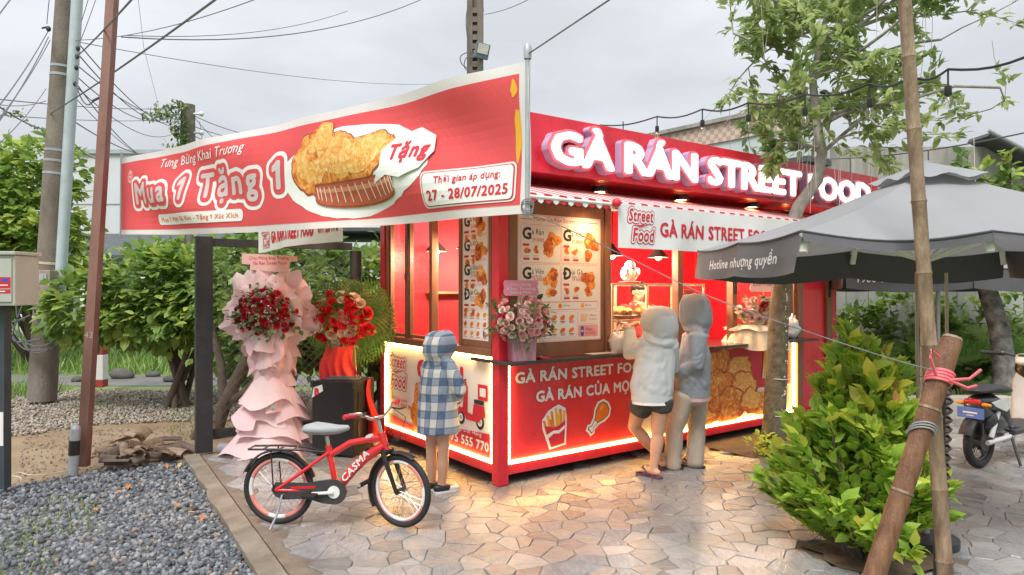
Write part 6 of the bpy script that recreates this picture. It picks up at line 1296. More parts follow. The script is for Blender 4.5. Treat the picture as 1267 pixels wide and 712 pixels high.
# ---- the two at work inside
def worker(label, loc, fwd, shirt, H, look, arms):
    o = thing('person', label, 'person', loc); f = V(fwd).normalized(); r = f.cross(V((0, 0, 1))); T = lambda x, y, z: r*x+f*y+V((0, 0, z))*H/1.7
    b = MB(); limb(b, [T(0, 0, .92), T(0, 0, 1.05), T(0, 0, 1.28), T(0, .0, 1.40)], [(.15, .11), (.13, .10), (.165, .11), (.11, .08)], r); limb(b, [T(0, 0, 1.40), T(0, .01, 1.50)], [.055, .052]); Mx = head(b, T(0, .035, 1.575), look, 1.0)
    for s in (-1, 1):
        limb(b, [T(s*.09, 0, .90), T(s*.09, .02, .48), T(s*.09, 0, .08)], [.085, .056, .036]); foot(b, T(s*.09, -.01, .08), T(s*.10, .13, .02), 1., .004)
        sh, el, wr = T(s*.185, 0, 1.35), T(s*.23, .10, 1.08), T(s*.15, .33, 1.12+.06*arms); limb(b, [sh, el, wr], [.048, .039, .028], r); hand(b, wr, f*1+V((0, 0, .1))-r*s*.3, (0, 0, 1), 1., .6, -s)
    remesh(b, 'body', SKIN, .0095, 2, parent=o); face(o, Mx)
    b = MB(); limb(b, [T(0, 0, .86), T(0, 0, 1.05), T(0, 0, 1.28), T(0, 0, 1.41)], [(.175, .135), (.16, .125), (.185, .13), (.10, .075)], r)
    for s in (-1, 1): limb(b, [T(s*.17, 0, 1.36), T(s*.215, .05, 1.20)], [.068, .07], r)
    remesh(b, 'shirt', shirt, .013, 4, .006, 9, o)
    b = MB(); limb(b, [T(0, 0, .95), T(0, 0, .86)], [(.165, .13), (.165, .13)], r)
    for s in (-1, 1): limb(b, [T(s*.09, 0, .88), T(s*.095, .02, .48), T(s*.09, 0, .07)], [.105, .08, .065])
    remesh(b, 'trousers', SHORT, .014, 3, .005, 9, o)
    b = MB(); b.ball((0, -.022, .042), .084, .096, .090, 20, 14, M=Mx); b.ball((0, .045, .085), .070, .050, .035, 16, 10, M=Mx); b.ball((0, -.055, -.01), .072, .06, .075, 16, 10, M=Mx); remesh(b, 'hair', HAIR, .009, 2, .006, 30, o); return o
worker('shop worker in a red shirt bent over the display case', K(2.86, 1.20, .18), KV*-1+KU*-.35, M_('red_shirt', (.62, .05, .04), .8, .1, 10), 1.50, -KV*1.0-KU*.25+V((0, 0, -.45)), 1)
worker('shop worker in a black printed shirt beside the menu board', K(2.40, 1.45, .18), KU*.9-KV*.3, M_('black_shirt', (.03, .03, .032), .8, .1, 10), 1.46, KU*.9-KV*.2+V((0, 0, -.2)), 0)
# ================================================================== BICYCLE
BRD = M_('bike_red', (.68, .02, .025), .25, .06, 6, coat=.6); GREYV = M_('saddle_vinyl', (.33, .36, .375), .5, .12, 14, .15, 60); RIMW = M_('rim_white', (.74, .73, .70), .4, .08, 10); RIMP = M_('rim_coral', (.72, .26, .22), .4, .06); GUARD = M_('chain_guard', (.05, .05, .052), .35, .15, 20)
bo = G(345, 648); bo = V(((345-CX)/F*4.74, 4.74, 0)); bike = thing('bicycle', 'small red bicycle with black mudguards parked on the stone paving', 'bicycle', bo, rad(-4)); TILT = Matrix.Rotation(rad(-5), 4, 'X')
R = .247; WB = .845
def wheel(par, c, steer):
    S_ = Matrix.Translation(c) @ Matrix.Rotation(steer, 4, 'Z'); e = MB(); ring = lambda r, n=48: [S_ @ V((r*math.cos(2*math.pi*i/n), 0, r*math.sin(2*math.pi*i/n))) for i in range(n)]
    e.tube(ring(R-.021), .021, 10, closed=True); w = e.build('wheel', RUBBER, par, 60); w.name = 'wheel'
    e = MB(); e.tube(ring(R-.05), .016, 8, closed=True, flat=.75); e.build('rim', RIMW, w, 60)
    for k in range(4):
        a0 = k*math.pi/2+.25; e = MB(); pts = [S_ @ V(((R-.050)*math.cos(a), 0, (R-.050)*math.sin(a))) for a in np.linspace(a0, a0+.95, 10)]; e.tube(pts, .0172, 8, flat=.78); e.build('rim_sticker', RIMP, w, 60)
    e = MB(); e.tube([S_ @ V((0, -.045, 0)), S_ @ V((0, .045, 0))], .02, 12); e.build('hub', DARK, w, 60)
    e = MB()
    for i in range(28):
        a = 2*math.pi*i/28; h = a+(.5 if i % 2 else -.5); e.tube([S_ @ V((.018*math.cos(h), .03*(1 if i % 4 < 2 else -1), .018*math.sin(h))), S_ @ V(((R-.06)*math.cos(a), 0, (R-.06)*math.sin(a)))], .0014, 4, cap=False)
    e.build('spokes', STEEL, w, recalc=False)
    e = MB(); e.tube([S_ @ V((.02, -.012, -.0)), S_ @ V((R*.35, -.012, -R*.5))], .003, 5); 
    return w, S_
def fender(par, c, steer, a0, a1, r):
    S_ = Matrix.Translation(c) @ Matrix.Rotation(steer, 4, 'Z'); e = MB()
    e.grid(lambda u, v: S_ @ V(((r-.014*(2*v-1)**2)*math.cos(rad(a0+(a1-a0)*u)), .034*(2*v-1), (r-.014*(2*v-1)**2)*math.sin(rad(a0+(a1-a0)*u)))), 28, 6); return e.build('mudguard', BLACK, par, 60, recalc=False)
ra, fa = V((0, 0, R)), V((WB, 0, R)); ST = rad(-24)
wheel(bike, ra, 0); wheel(bike, fa, ST); 
fender(bike, ra, 0, 18, 158, R+.022); fender(bike, fa, ST, 62, 212, R+.022)
hd_t, hd_b = V((.712, 0, .635)), V((.748, 0, .52)); st_t, bb_ = V((.345, 0, .545)), V((.405, 0, .245)); 
def tb(name, pts, r, mat=BRD, par=bike, n=12, flat=1.): e = MB(); e.tube(pts, r, n, flat=flat); return e.build(name, mat, par, 60)
tb('head_tube', [hd_t, hd_b], .026); tb('top_tube', [V((.35, 0, .475)), V((.50, 0, .565)), V((.72, 0, .605))], .021)
dt = tb('down_tube', [bb_+V((.02, 0, .02)), V((.52, 0, .385)), V((.61, 0, .47)), V((.735, 0, .55))], [.030, .034, .034, .030]); tb('seat_tube', [bb_, st_t], .021)
for s in (-1, 1): tb('seat_stay', [V((.355, s*.018, .50)), V((.15, s*.05, .35)), V((0, s*.055, R))], .012); tb('chain_stay', [bb_+V((0, s*.02, 0)), V((.2, s*.045, .247)), V((0, s*.055, R))], .012)
tb('bottom_bracket', [bb_+V((0, -.04, 0)), bb_+V((0, .04, 0))], .026)
p = Print(); p.puff('CASMA', 0, 0, .042, WHITE, 1, .05, w=.26, sk=.3); dv = (V((.64, 0, .515))-V((.47, 0, .325))).normalized(); p.build('lettering', plane_fn((.555, -.0355, .40), dv, (-dv.z, 0, dv.x), (0, -1, 0), .001), dt)
p = Print(); p.disc(.13, .01, .03, .012, WHITE, 1); dv = V((.9, 0, .36)).normalized(); p.build('lettering', plane_fn((.52, -.0225, .56), dv, (-dv.z, 0, dv.x), (0, -1, 0), .001), bike)
tb('seat_post', [st_t, V((.335, 0, .605))], .014, STEEL)
e = MB(); loft(e, [V((.20, 0, .655)), V((.26, 0, .66)), V((.34, 0, .655)), V((.42, 0, .655)), V((.475, 0, .665))], [(.055, .032), (.082, .042), (.062, .040), (.028, .030), (.020, .020)], (0, 1, 0), 18); e.build('saddle', GREYV, bike, 60)
Sf = Matrix.Translation(V((.75, 0, 0))) @ Matrix.Rotation(ST, 4, 'Z') @ Matrix.Translation(V((-.75, 0, 0)))
for s in (-1, 1): f_ = tb('fork_leg', [Sf @ V((.755, s*.045, .51)), Sf @ V((.795, s*.048, .42)), fa+Matrix.Rotation(ST, 3, 'Z') @ V((0, s*.048, 0))], [.018, .017, .013], BLACK)
tb('fork_crown', [Sf @ V((.755, -.055, .51)), Sf @ V((.755, .055, .51))], .018, BLACK); tb('stem', [hd_t, V((.690, 0, .735))], .013, STEEL); 
hc = V((.688, 0, .738)); SR = Matrix.Rotation(ST, 3, 'Z'); hp = lambda x, y, z: hc+SR @ V((x, y, z))
tb('handlebar', [hp(-.03, -.25, .055), hp(-.01, -.17, .05), hp(.0, -.07, .0), hp(.0, .07, .0), hp(-.01, .17, .055), hp(-.03, .25, .065)], .011, STEEL)
for s in (-1, 1):
    tb('grip', [hp(-.018, s*.19, .052+.007*s), hp(-.045, s*.285, .056+.012*s)], .017, M_('grip_red', (.66, .03, .05), .6)); tb('brake_lever', [hp(.0, s*.15, .045), hp(.05, s*.18, .035), hp(.03, s*.26, .03)], .006, BLACK); tb('brake_cable', [hp(.0, s*.15, .05), hp(.16, s*.10, .0), hp(.17, s*.02, -.14), V((.75, -.01, .55))], .003, BLACK, n=5)
tb('crank_ring', [bb_+V((0, -.062, 0)), bb_+V((0, -.048, 0))], .085, GUARD, n=28); tb('crank_disc', [bb_+V((0, -.068, 0)), bb_+V((0, -.063, 0))], .042, RIMW, n=20)
e = MB(); e.prism([(.0, .205), (.06, .185), (.22, .195), (.33, .165), (.40, .16), (.48, .20), (.495, .25), (.46, .31), (.40, .33), (.30, .315), (.22, .30), (.0, .30), (-.03, .25)], .012, M=Matrix.Translation((0, -.046, 0)) @ Matrix.Rotation(math.pi/2, 4, 'X')); e.build('chain_guard', GUARD, bike); p = Print(); p.cpoly([(.10, .235), (.28, .245), (.27, .225), (.11, .218)], BRD, 1); p.build('guard_stripe', plane_fn((0, -.0585, .04), (1, 0, 0), (0, 0, 1), (0, -1, 0)), bike)
tb('crank', [bb_+V((0, -.075, 0)), bb_+V((-.145, -.078, -.01))], .011, RIMW); tb('crank', [bb_+V((0, .06, 0)), bb_+V((.145, .065, .01))], .011, RIMW)
e = MB(); e.box(-.045, -.155, -.012, .045, -.085, .012, bev=.005); pd = e.build('pedal', BLACK, bike); pd.location = bb_+V((-.145, 0, -.012)); e = MB(); e.box(-.045, .075, -.012, .045, .15, .012, bev=.005); pd = e.build('pedal', BLACK, bike); pd.location = bb_+V((.155, 0, .012)); pd.rotation_euler = (0, -.5, 0)
for s in (-1, 1): tb('rack_rail', [V((-.19, s*.055, .52)), V((.0, s*.06, .525)), V((.17, s*.045, .52)), V((.33, s*.012, .50))], .007, BLACK); tb('rack_strut', [V((-.03, s*.06, .522)), V((-.01, s*.065, R))], .005, BLACK)
for x in (-.19, -.09, .02, .12): tb('rack_bar', [V((x, -.055, .522)), V((x, .055, .522))], .006, BLACK)
tb('kickstand', [V((.05, -.065, .22)), V((.03, -.10, .10)), V((.0, -.145, .012))], .008, STEEL); tb('reflector_pedal', [V((.57, .11, .235)), V((.60, .11, .285))], .016, BLACK) if False else None
# ================================================================== ELECTRIC MOPED
mo = V((4.20, 6.22, 0)); md = V((.86, .51, 0)).normalized(); mop = thing('electric_moped', 'black and grey electric moped parked on the paving at the right behind the shrub', 'moped', mo, math.atan2(md.y, md.x))
MB_ = M_('moped_black', (.02, .02, .022), .3, .15, 8, coat=.4); MG = M_('moped_silver', (.55, .56, .56), .35, .08, 8)
MR = .235
def mwheel(c, brk):
    e = MB(); n = 44; e.tube([c+V(((MR-.035)*math.cos(2*math.pi*i/n), 0, (MR-.035)*math.sin(2*math.pi*i/n))) for i in range(n)], .036, 12, closed=True); w = e.build('wheel', RUBBER, mop, 60)
    e = MB(); e.tube([c+V(((MR-.075)*math.cos(2*math.pi*i/n), 0, (MR-.075)*math.sin(2*math.pi*i/n))) for i in range(n)], .016, 8, closed=True); e.build('rim', MB_, w, 60); e = MB(); e.tube([c+V((0, -.05, 0)), c+V((0, .05, 0))], .075 if brk else .045, 24); e.build('hub', DARK, w, 60)
    for k in range(5): a = k*1.2566; e = MB(); e.tube([c+V((.05*math.cos(a), 0, .05*math.sin(a))), c+V(((MR-.08)*math.cos(a+.2), 0, (MR-.08)*math.sin(a+.2)))], .014, 6); e.build('spoke', MB_, w, 60)
mwheel(V((0, 0, MR)), 1); mwheel(V((1.14, 0, MR)), 0)
def mt(name, pts, r, mat=MB_, n=12, flat=1., par=mop): e = MB(); e.tube(pts, r, n, flat=flat); return e.build(name, mat, par, 60)
def ml_(name, pts, rs, mat=MB_, side=(0, 1, 0), par=mop): e = MB(); loft(e, pts, rs, side, 18); return e.build(name, mat, par, 60)
e = MB(); e.grid(lambda u, v: V(((MR+.03)*math.cos(rad(20+140*u)), .055*(2*v-1), MR+(MR+.03-.02*(2*v-1)**2)*math.sin(rad(20+140*u)))), 20, 5); e.build('mudguard', MB_, mop, 60, recalc=False)
e = MB(); e.grid(lambda u, v: V((1.14+(MR+.03)*math.cos(rad(30+120*u)), .05*(2*v-1), MR+(MR+.03-.02*(2*v-1)**2)*math.sin(rad(30+120*u)))), 20, 5); e.build('mudguard', MB_, mop, 60, recalc=False)
ml_('tail_body', [V((-.06, 0, .60)), V((.12, 0, .58)), V((.30, 0, .50)), V((.36, 0, .36))], [(.075, .06), (.105, .09), (.11, .10), (.10, .08)]); ml_('seat', [V((-.10, 0, .70)), V((.1, 0, .71)), V((.3, 0, .69)), V((.46, 0, .67))], [(.09, .03), (.125, .04), (.12, .04), (.07, .03)], M_('seat_black', (.03, .03, .032), .6, .2, 20, .1, 80))
for s in (-1, 1):
    e = MB(); e.prism([(-.02, .60), (.18, .62), (.30, .53), (.24, .50), (.05, .56)], .012, M=Matrix.Translation((0, s*.105, 0)) @ Matrix.Rotation(math.pi/2, 4, 'X')); e.build('side_trim', MG, mop); mt('shock', [V((.05, s*.075, .28)), V((.16, s*.08, .50))], .022, MG); mt('swing_arm', [V((0, s*.07, MR)), V((.42, s*.09, .26))], .022, MG)
    ml_('indicator', [V((-.11, s*.09, .585)), V((-.10, s*.135, .585))], [(.02, .02), (.014, .014)], M_('amber_lens', (.75, .25, .02), .25), (1, 0, 0))
ml_('tail_light', [V((-.115, -.05, .60)), V((-.115, .05, .60))], [(.02, .03), (.02, .03)], M_('red_lens', (.55, .02, .02), .2), (1, 0, 0)); e = MB(); e.box(-.155, -.11, .46, -.145, .11, .555, bev=.003); pl = e.build('number_plate', M_('plate_blue', (.12, .20, .52), .4), mop); p = Print(); p.rect(-.06, .004, .06, .018, WHP, 1); p.rect(-.03, -.018, .03, -.010, WHP, 1); p.build('plate_print', plane_fn((-.1562, 0, .50), (0, -1, 0), (0, 0, 1), (-1, 0, 0)), pl)
mt('grab_rail', [V((.12, -.10, .70)), V((-.12, -.085, .705)), V((-.16, 0, .705)), V((-.12, .085, .705)), V((.12, .10, .70))], .011, DARK)
e = MB(); e.box(.36, -.13, .27, .88, .13, .325, bev=.02); e.build('footboard', MB_, mop, 60); ml_('battery_cover', [V((.44, 0, .33)), V((.62, 0, .30)), V((.78, 0, .33))], [(.11, .04), (.12, .05), (.11, .04)], DARK)
ml_('front_shield', [V((.84, 0, .33)), V((.88, 0, .50)), V((.90, 0, .72)), V((.89, 0, .80))], [(.115, .035), (.13, .035), (.125, .035), (.09, .03)], MG); ml_('steering_cover', [V((.97, 0, .52)), V((.95, 0, .70)), V((.91, 0, .84)), V((.89, 0, .90))], [(.075, .06), (.10, .07), (.11, .07), (.09, .05)])
ml_('dashboard', [V((.83, 0, .90)), V((.89, 0, .945)), V((.96, 0, .94))], [(.075, .03), (.10, .04), (.075, .035)], M_('dash_cream', (.55, .52, .46), .4)); e = MB(); e.ball((.87, 0, .965), .035, .07, .012, 14, 8); e.build('display', BLACK, mop, 60)
mt('fork', [V((.93, 0, .70)), V((1.03, 0, .42))], .03); 
for s in (-1, 1):
    mt('fork_leg', [V((1.03, s*.075, .45)), V((1.14, s*.075, MR))], .02, MG); mt('handlebar', [V((.90, 0, .93)), V((.88, s*.16, .97)), V((.80, s*.33, .975))], .014, DARK); mt('grip', [V((.845, s*.24, .973)), V((.79, s*.36, .975))], .019, RUBBER); ml_('switch_box', [V((.86, s*.19, .972)), V((.845, s*.24, .972))], [(.022, .026), (.02, .024)]); mt('brake_lever', [V((.88, s*.2, .972)), V((.90, s*.27, .965)), V((.86, s*.35, .96))], .008, MG)
mt('crossbar', [V((1.03, -.08, .45)), V((1.03, .08, .45))], .022); ml_('headlight', [V((1.0, 0, .80)), V((1.045, 0, .79))], [(.07, .05), (.06, .04)], MG); mt('kickstand', [V((.36, -.10, .26)), V((.30, -.2, .02))], .012, DARK)
ml_('side_fairing', [V((.06, 0, .44)), V((.20, 0, .40)), V((.34, 0, .34))], [(.10, .10), (.105, .13), (.095, .09)]); ml_('rear_cowl', [V((-.10, 0, .56)), V((.0, 0, .52)), V((.10, 0, .46))], [(.08, .07), (.085, .08), (.08, .08)])
e = MB(); e.box(-.09, -.07, .30, -.06, .07, .42, bev=.008); e.build('mud_flap', BLACK, mop); e = MB(); e.box(.30, -.08, .20, .50, .08, .30, bev=.02); e.build('motor_case', MG, mop, 60)
# ================================================================== PLANTS
BARK = M_('bark_pale', (.19, .17, .145), .9, .35, 16, .5, 50, stretch=(1, 1, .4), col2=(.45, .43, .38)); BARKD = M_('bark_mossy', (.055, .045, .028), .9, .35, 14, .5, 60, col2=(.20, .165, .10), detail=9); BARKB = M_('bark_brown', (.13, .10, .075), .9, .3, 16, .5, 50, stretch=(1, 1, .4))
LG_TREE = leaf_mat('tree_leaves', (.22, .32, .11), (.37, .48, .18), (.56, .62, .28), .4, .58); LG_SHRUB = leaf_mat('shrub_leaves', (.10, .19, .055), (.25, .39, .09), (.62, .70, .17), .4, .45)
LG_BUSH = leaf_mat('bush_leaves', (.27, .47, .07), (.44, .64, .10), (.88, .80, .12), .33, .42); LG_FAR = leaf_mat('far_leaves', (.09, .15, .06), (.15, .23, .08), (.26, .32, .13), .6, .2); LG_IVY = leaf_mat('ivy', (.10, .18, .05), (.17, .28, .08), (.32, .38, .12))
def grow(mb, p, d, L_, r, depth, tips, bend=.35, up=.1, n=4, split=(2, 4), rnd=random, shrink=.62):
    pts = [p]; rs = [r]; q = p; dd = d.normalized()
    for i in range(n):
        dd = (dd+V((rnd.gauss(0, bend), rnd.gauss(0, bend), rnd.gauss(0, bend)+up))*.5).normalized(); q = q+dd*(L_/n); pts.append(q); rs.append(r*(1-.45*(i+1)/n))
        if depth <= 1: tips.append((q, dd))
    mb.tube(pts, rs, 7 if r > .02 else 5)
    if depth <= 0: return
    for k in range(rnd.randint(*split)):
        j = rnd.randint(1, n); ax = V((rnd.gauss(0, 1), rnd.gauss(0, 1), rnd.gauss(0, .6))).normalized(); nd_ = (dd*.75+ax*.85).normalized(); grow(mb, pts[j], nd_, L_*rnd.uniform(shrink*.8, shrink*1.15), rs[j]*.62, depth-1, tips, bend, up, n, split, rnd, shrink)
def whorls(name, tips, per, s0, s1, mat, par, droop=.0, spread=.03, tint=(.0, 1.), jit=.55, singles=0, cap=None, kind='stuff', lv=LEAF_V, lf=LEAF_F, wide=1.):
    tips = tips if not cap or len(tips) <= cap else random.sample(tips, cap); n = len(tips)*per
    pos = np.repeat(np.array([t[0][:] for t in tips]), per, 0)+RNG.normal(0, spread, (n, 3)); d = np.repeat(np.array([t[1][:] for t in tips]), per, 0); d = d+RNG.normal(0, 1, (n, 3))*np.array([1, 1, .6])*jit*1.3; d[:, 2] -= droop
    R = frames(d/np.linalg.norm(d, axis=1)[:, None], .12); s = RNG.uniform(s0, s1, n); tn = np.clip(np.repeat(RNG.uniform(*tint, len(tips)), per)*.65+RNG.uniform(0, .35, n), 0, 1)
    Rw = R*np.array([wide, 1, 1])[None, None, :]; return tag(link(name, scatter_mesh(name, lv, lf, compose(Rw, s, pos), mat, tint=tn), par), kind=kind)
# street tree in front of the kiosk
tr = thing('street_tree', 'slender street tree with mottled trunk before the kiosk and crown over its sign', 'tree', (2.57, 6.8, 0)); t0 = V(tr.location); rt_ = random.Random(5)
tp = [V(p)-t0 for p in ((2.57, 6.8, -.02), (2.575, 6.8, .3), (2.60, 6.8, .8), (2.62, 6.8, 1.3), (2.66, 6.8, 1.75))]; b = MB(); b.tube(tp, [.125, .108, .10, .095, .085], 16); b.build('lower_trunk', BARKD, tr, 60)
tp = [V(p)-t0 for p in ((2.66, 6.8, 1.74), (2.70, 6.8, 2.1), (2.82, 6.8, 2.42), (3.01, 6.82, 2.68), (3.07, 6.85, 2.95), (3.02, 6.88, 3.3), (3.0, 6.9, 3.7), (3.08, 6.9, 4.1), (3.2, 6.9, 4.6))]; b = MB(); b.tube(tp, [.078, .07, .062, .056, .05, .044, .036, .028, .018], 12); tips = []
for i, (z, az, L_) in enumerate(((2.95, 20, .9), (3.0, 170, .55), (3.15, 60, 1.0), (3.2, -30, 1.05), (3.3, 140, .8), (3.45, 200, .85), (3.45, -8, 1.7), (3.9, 8, 1.7), (3.55, 25, 1.45), (3.6, 90, .9), (3.8, 160, .95), (3.85, 310, 1.0), (4.0, 30, 1.5), (4.3, -10, 1.5), (4.1, 215, .85), (4.2, 120, .9), (4.3, 345, 1.2), (4.5, 60, 1.0), (4.6, 190, .9), (4.6, 0, 1.1))):
    j = min(range(len(tp)), key=lambda k: abs(tp[k].z-z)); k2 = min(j+1, len(tp)-1); grow(b, V((tp[j].x, tp[j].y, z)) if abs(tp[j].z-z) < .12 else tp[j], V((math.cos(rad(az)), math.sin(rad(az)), .42)), L_*.95, .022, 2, tips, .4, .06, 4, (3, 4), rt_)
b.build('limbs', BARK, tr, 60, recalc=False)
tips = [t for t in tips if 2.2 < (t[0]+t0).x < 4.9 and (t[0]+t0).z > 2.75]
def crown_split(tr, tips, per, s0, s1, mat, cap, nm='leaf'):
    return whorls('crown', tips, per, s0, s1, mat, tr, -.05, .02, cap=cap, wide=.66)
crown_split(tr, tips, 9, .075, .135, LG_TREE, 1050)
b = MB()
for i in range(26):
    t = random.choice(tips)[0]; z0 = t.z; L_ = random.uniform(.3, .9); b.tube([t, t+V((.01, 0, -L_*.4)), t+V((random.uniform(-.04, .04), 0, -L_))], .0028, 4)
for i in range(14): x = random.uniform(.25, 1.6); z = random.uniform(2.7, 3.0); L_ = random.uniform(.25, .6); b.tube([(x, -.05, z), (x+.01, -.05, z-L_*.5), (x+random.uniform(-.03, .03), -.05, z-L_)], .003, 4)
tag(b.build('aerial_roots', M_('pale_root', (.62, .56, .50), .8), tr, recalc=False), kind='stuff')
tips_ = []; q = MB()
q = MB()
for i in range(190):
    a, z = random.uniform(2.2, 5.2), random.uniform(.1, 1.7); r_ = .104-.012*z; q.ball((.02+.045*z*1+r_*math.cos(a), r_*math.sin(a), z), .004+.006*random.random(), .004, .004+.009*random.random(), 6, 4)
tag(q.build('lichen', M_('lichen', (.62, .52, .32), .9, .2), tr, recalc=False), kind='stuff')
for z in (.38, .74): q = MB(); q.tube([(.02+.05*z+.115*math.cos(a), .115*math.sin(a), z+.01*math.sin(a)) for a in np.linspace(0, 2*math.pi, 20)], .005, 6); q.build('tie_wire', GALV, tr, 60)
wd = [(V((2.42+random.uniform(-.12, .1), 6.6+random.uniform(-.1, .1), .02)), V((random.gauss(0, .5), random.gauss(0, .5), 1))) for _ in range(26)]; wp = thing('weed', 'small yellow green weed at the foot of the street tree', 'plant', (2.42, 6.6, 0)); whorls('foliage', [(p-V((2.42, 6.6, 0))+V((0, 0, random.uniform(0, .16))), d) for p, d in wd], 4, .04, .08, LG_BUSH, wp, tint=(.4, 1))
# shrub in front on the right, its larger leaves as parts
sh_ = thing('shrub', 'bright green shrub with yellow new leaves in front of the paving at the right', 'shrub', (2.13, 4.2, 0)); s0_ = V(sh_.location); b = MB(); bt = []
for i in range(120):
    a = random.uniform(0, 6.28); rr = random.uniform(.02, .16); z1_ = random.choice([random.uniform(.12, .5), random.uniform(.3, .8), random.uniform(.6, 1.1), random.uniform(.9, 1.33)]); lean = .60*(1-(z1_/1.44)**1.5)*(1-.12*math.cos(a))*random.uniform(.5, 1.0); z1_ = max(z1_, .2); top = V(((rr*.4+lean)*math.cos(a), (rr*.4+lean)*math.sin(a)*.9, z1_)); base = V((rr*.6*math.cos(a), rr*.6*math.sin(a), 0)); mid = base.lerp(top, .5)+V((0, 0, .1*z1_)); b.tube([base, mid, top], [.014, .010, .005], 6)
    for t in np.linspace(.25, 1, 9): p_ = base.lerp(mid, t*2) if t < .5 else mid.lerp(top, t*2-1); bt.append((p_, ((top-mid).normalized()+V((0, 0, .25))).normalized(), t))
b.build('stem', BARKB, sh_, 60)
LM = []
for tnt in (.22, .34, .44, .54, .62, .72):
    for wd_, cu_ in ((.72, 2.2), (.9, .8), (1.08, 1.5)): mb2_ = MB(); mb2_.add([(x*wd_, y, z*cu_-.25*cu_*y*y*.5) for x, y, z in LEAF_V], LEAF_F); me = mb2_.mesh('leaf', LG_BUSH, True, recalc=False); a_ = me.attributes.new('tint', 'FLOAT', 'POINT'); a_.data.foreach_set('value', [min(1, max(0, tnt+random.uniform(-.06, .06)+.10*y)) for x, y, z in LEAF_V]); LM.append(me)
YEL = []
for tnt in (.85, 1.):
    mb2_ = MB(); mb2_.add([(x*.95, y, z*1.2) for x, y, z in LEAF_V], LEAF_F); me = mb2_.mesh('leaf', LG_BUSH, True, recalc=False); a_ = me.attributes.new('tint', 'FLOAT', 'POINT'); a_.data.foreach_set('value', [tnt]*8); YEL.append(me)
ORG = MB().add([(x*.9, y, z) for x, y, z in LEAF_V], LEAF_F).mesh('leaf', M_('young_leaf_orange', (.62, .30, .12), .4, .15), True, recalc=False)
lv = []
for p_, d_, t in bt:
    for k in range(7 if t > .9 else 5):
        ou = V((p_.x, p_.y*1.0, 0)); dd = (d_*.6+ou.normalized()*.35+V((random.gauss(0, .45), random.gauss(0, .45), random.gauss(.42, .3)))).normalized(); vis = -p_.y+.25*p_.z+.5*max(0, t-.6)
        lv.append((vis+random.uniform(0, .25), p_+V((random.gauss(0, .012), random.gauss(0, .012), random.gauss(0, .02))), dd, t))
lv.sort(key=lambda q: -q[0]); 
def place_leaf(p_, d_, s, me):
    o = bpy.data.objects.new('leaf', me); C.objects.link(o); o.parent = sh_; o.location = p_; hn = V((random.gauss(0, .4)+.4*p_.x, random.gauss(-.55, .35), .75)); x = d_.cross(hn).normalized(); z = x.cross(d_); o.rotation_mode = 'QUATERNION'; o.rotation_quaternion = Matrix((x, d_, z)).transposed().to_quaternion(); o.scale = (s, s, s)
for i, (vz, p_, d_, t) in enumerate(lv[:300]):
    yl = random.random(); me = random.choice(YEL) if ((p_.z > 1.0 and yl < .6) or (p_.z > .7 and yl < .16) or yl < .06) else (ORG if ((p_.z > .95 and yl > .93) or yl > .985) else random.choice(LM)); place_leaf(p_, d_, random.uniform(.065, .14), me)
rs_ = lv[300:]; R = frames(np.array([q[2][:] for q in rs_]), .15); tag(link('foliage', scatter_mesh('foliage', [(x*.95, y, z*1.2) for x, y, z in LEAF_V], LEAF_F, compose(R, RNG.uniform(.07, .125, len(rs_)), np.array([q[1][:] for q in rs_])), LG_BUSH, tint=np.clip(RNG.beta(2, 2.4, len(rs_))*.9, 0, 1)), sh_), kind='stuff')
# bushes beyond the gravel and behind the fence
def bush(label, base, blobs, n, s0, s1, mat, stems, seed, name='shrub', tint=(0, 1), grp=None, trunk_r=.05):
    o = thing(name, label, 'shrub' if name == 'shrub' else 'tree', base, 0, grp); o0 = V(base); rr = random.Random(seed); b = MB()
    for i in range(stems):
        a = rr.uniform(0, 6.28); tgt = rr.choice(blobs); e = V(tgt[0])-o0+V((rr.uniform(-.3, .3)*tgt[1][0], rr.uniform(-.3, .3)*tgt[1][1], rr.uniform(-.2, .4)*tgt[1][2])); st_ = V((.15*math.cos(a), .15*math.sin(a), -.05)); m_ = st_.lerp(e, .45)+V((rr.uniform(-.15, .15), rr.uniform(-.15, .15), .1)); b.tube([st_, m_, m_.lerp(e, .6)+V((rr.uniform(-.1, .1), 0, .08)), e], [trunk_r, trunk_r*.75, trunk_r*.5, trunk_r*.2], 8)
    b.build('trunk', BARKB, o, 60); tp_ = []; w = [q[1][0]*q[1][1]*q[1][2] for q in blobs]
    for i in range(n):
        c, r_ = rr.choices(blobs, w)[0]; d = V((rr.gauss(0, 1), rr.gauss(0, 1), rr.gauss(0, 1))).normalized(); k = rr.uniform(.45, 1.0)**.5; 
        if noise.noise(V((d.x*2.5+seed, d.y*2.5, d.z*2.5+c[0]))) < -.25 and k > .8: k *= .8
        tp_.append((V((c[0]+r_[0]*d.x*k, c[1]+r_[1]*d.y*k, c[2]+r_[2]*d.z*k))-o0, (d+V((0, 0, .15))).normalized()))
    whorls('crown', tp_, 6, s0, s1, mat, o, .25, .05, tint); return o
bush('broad leaved green shrub with yellow tips between the concrete pole and the fence', P(205, 476, 9.6)*1 if False else V((-4.7, 9.7, GZ)), [((-5.85, 9.6, 1.35), (.62, .6, .5)), ((-5.1, 9.6, 1.55), (.75, .7, .66)), ((-4.5, 9.7, 1.6), (.7, .7, .74)), ((-4.9, 9.5, 1.2), (.9, .6, .36)), ((-4.15, 9.6, 1.35), (.5, .6, .6))], 900, .10, .20, LG_SHRUB, 9, 3)
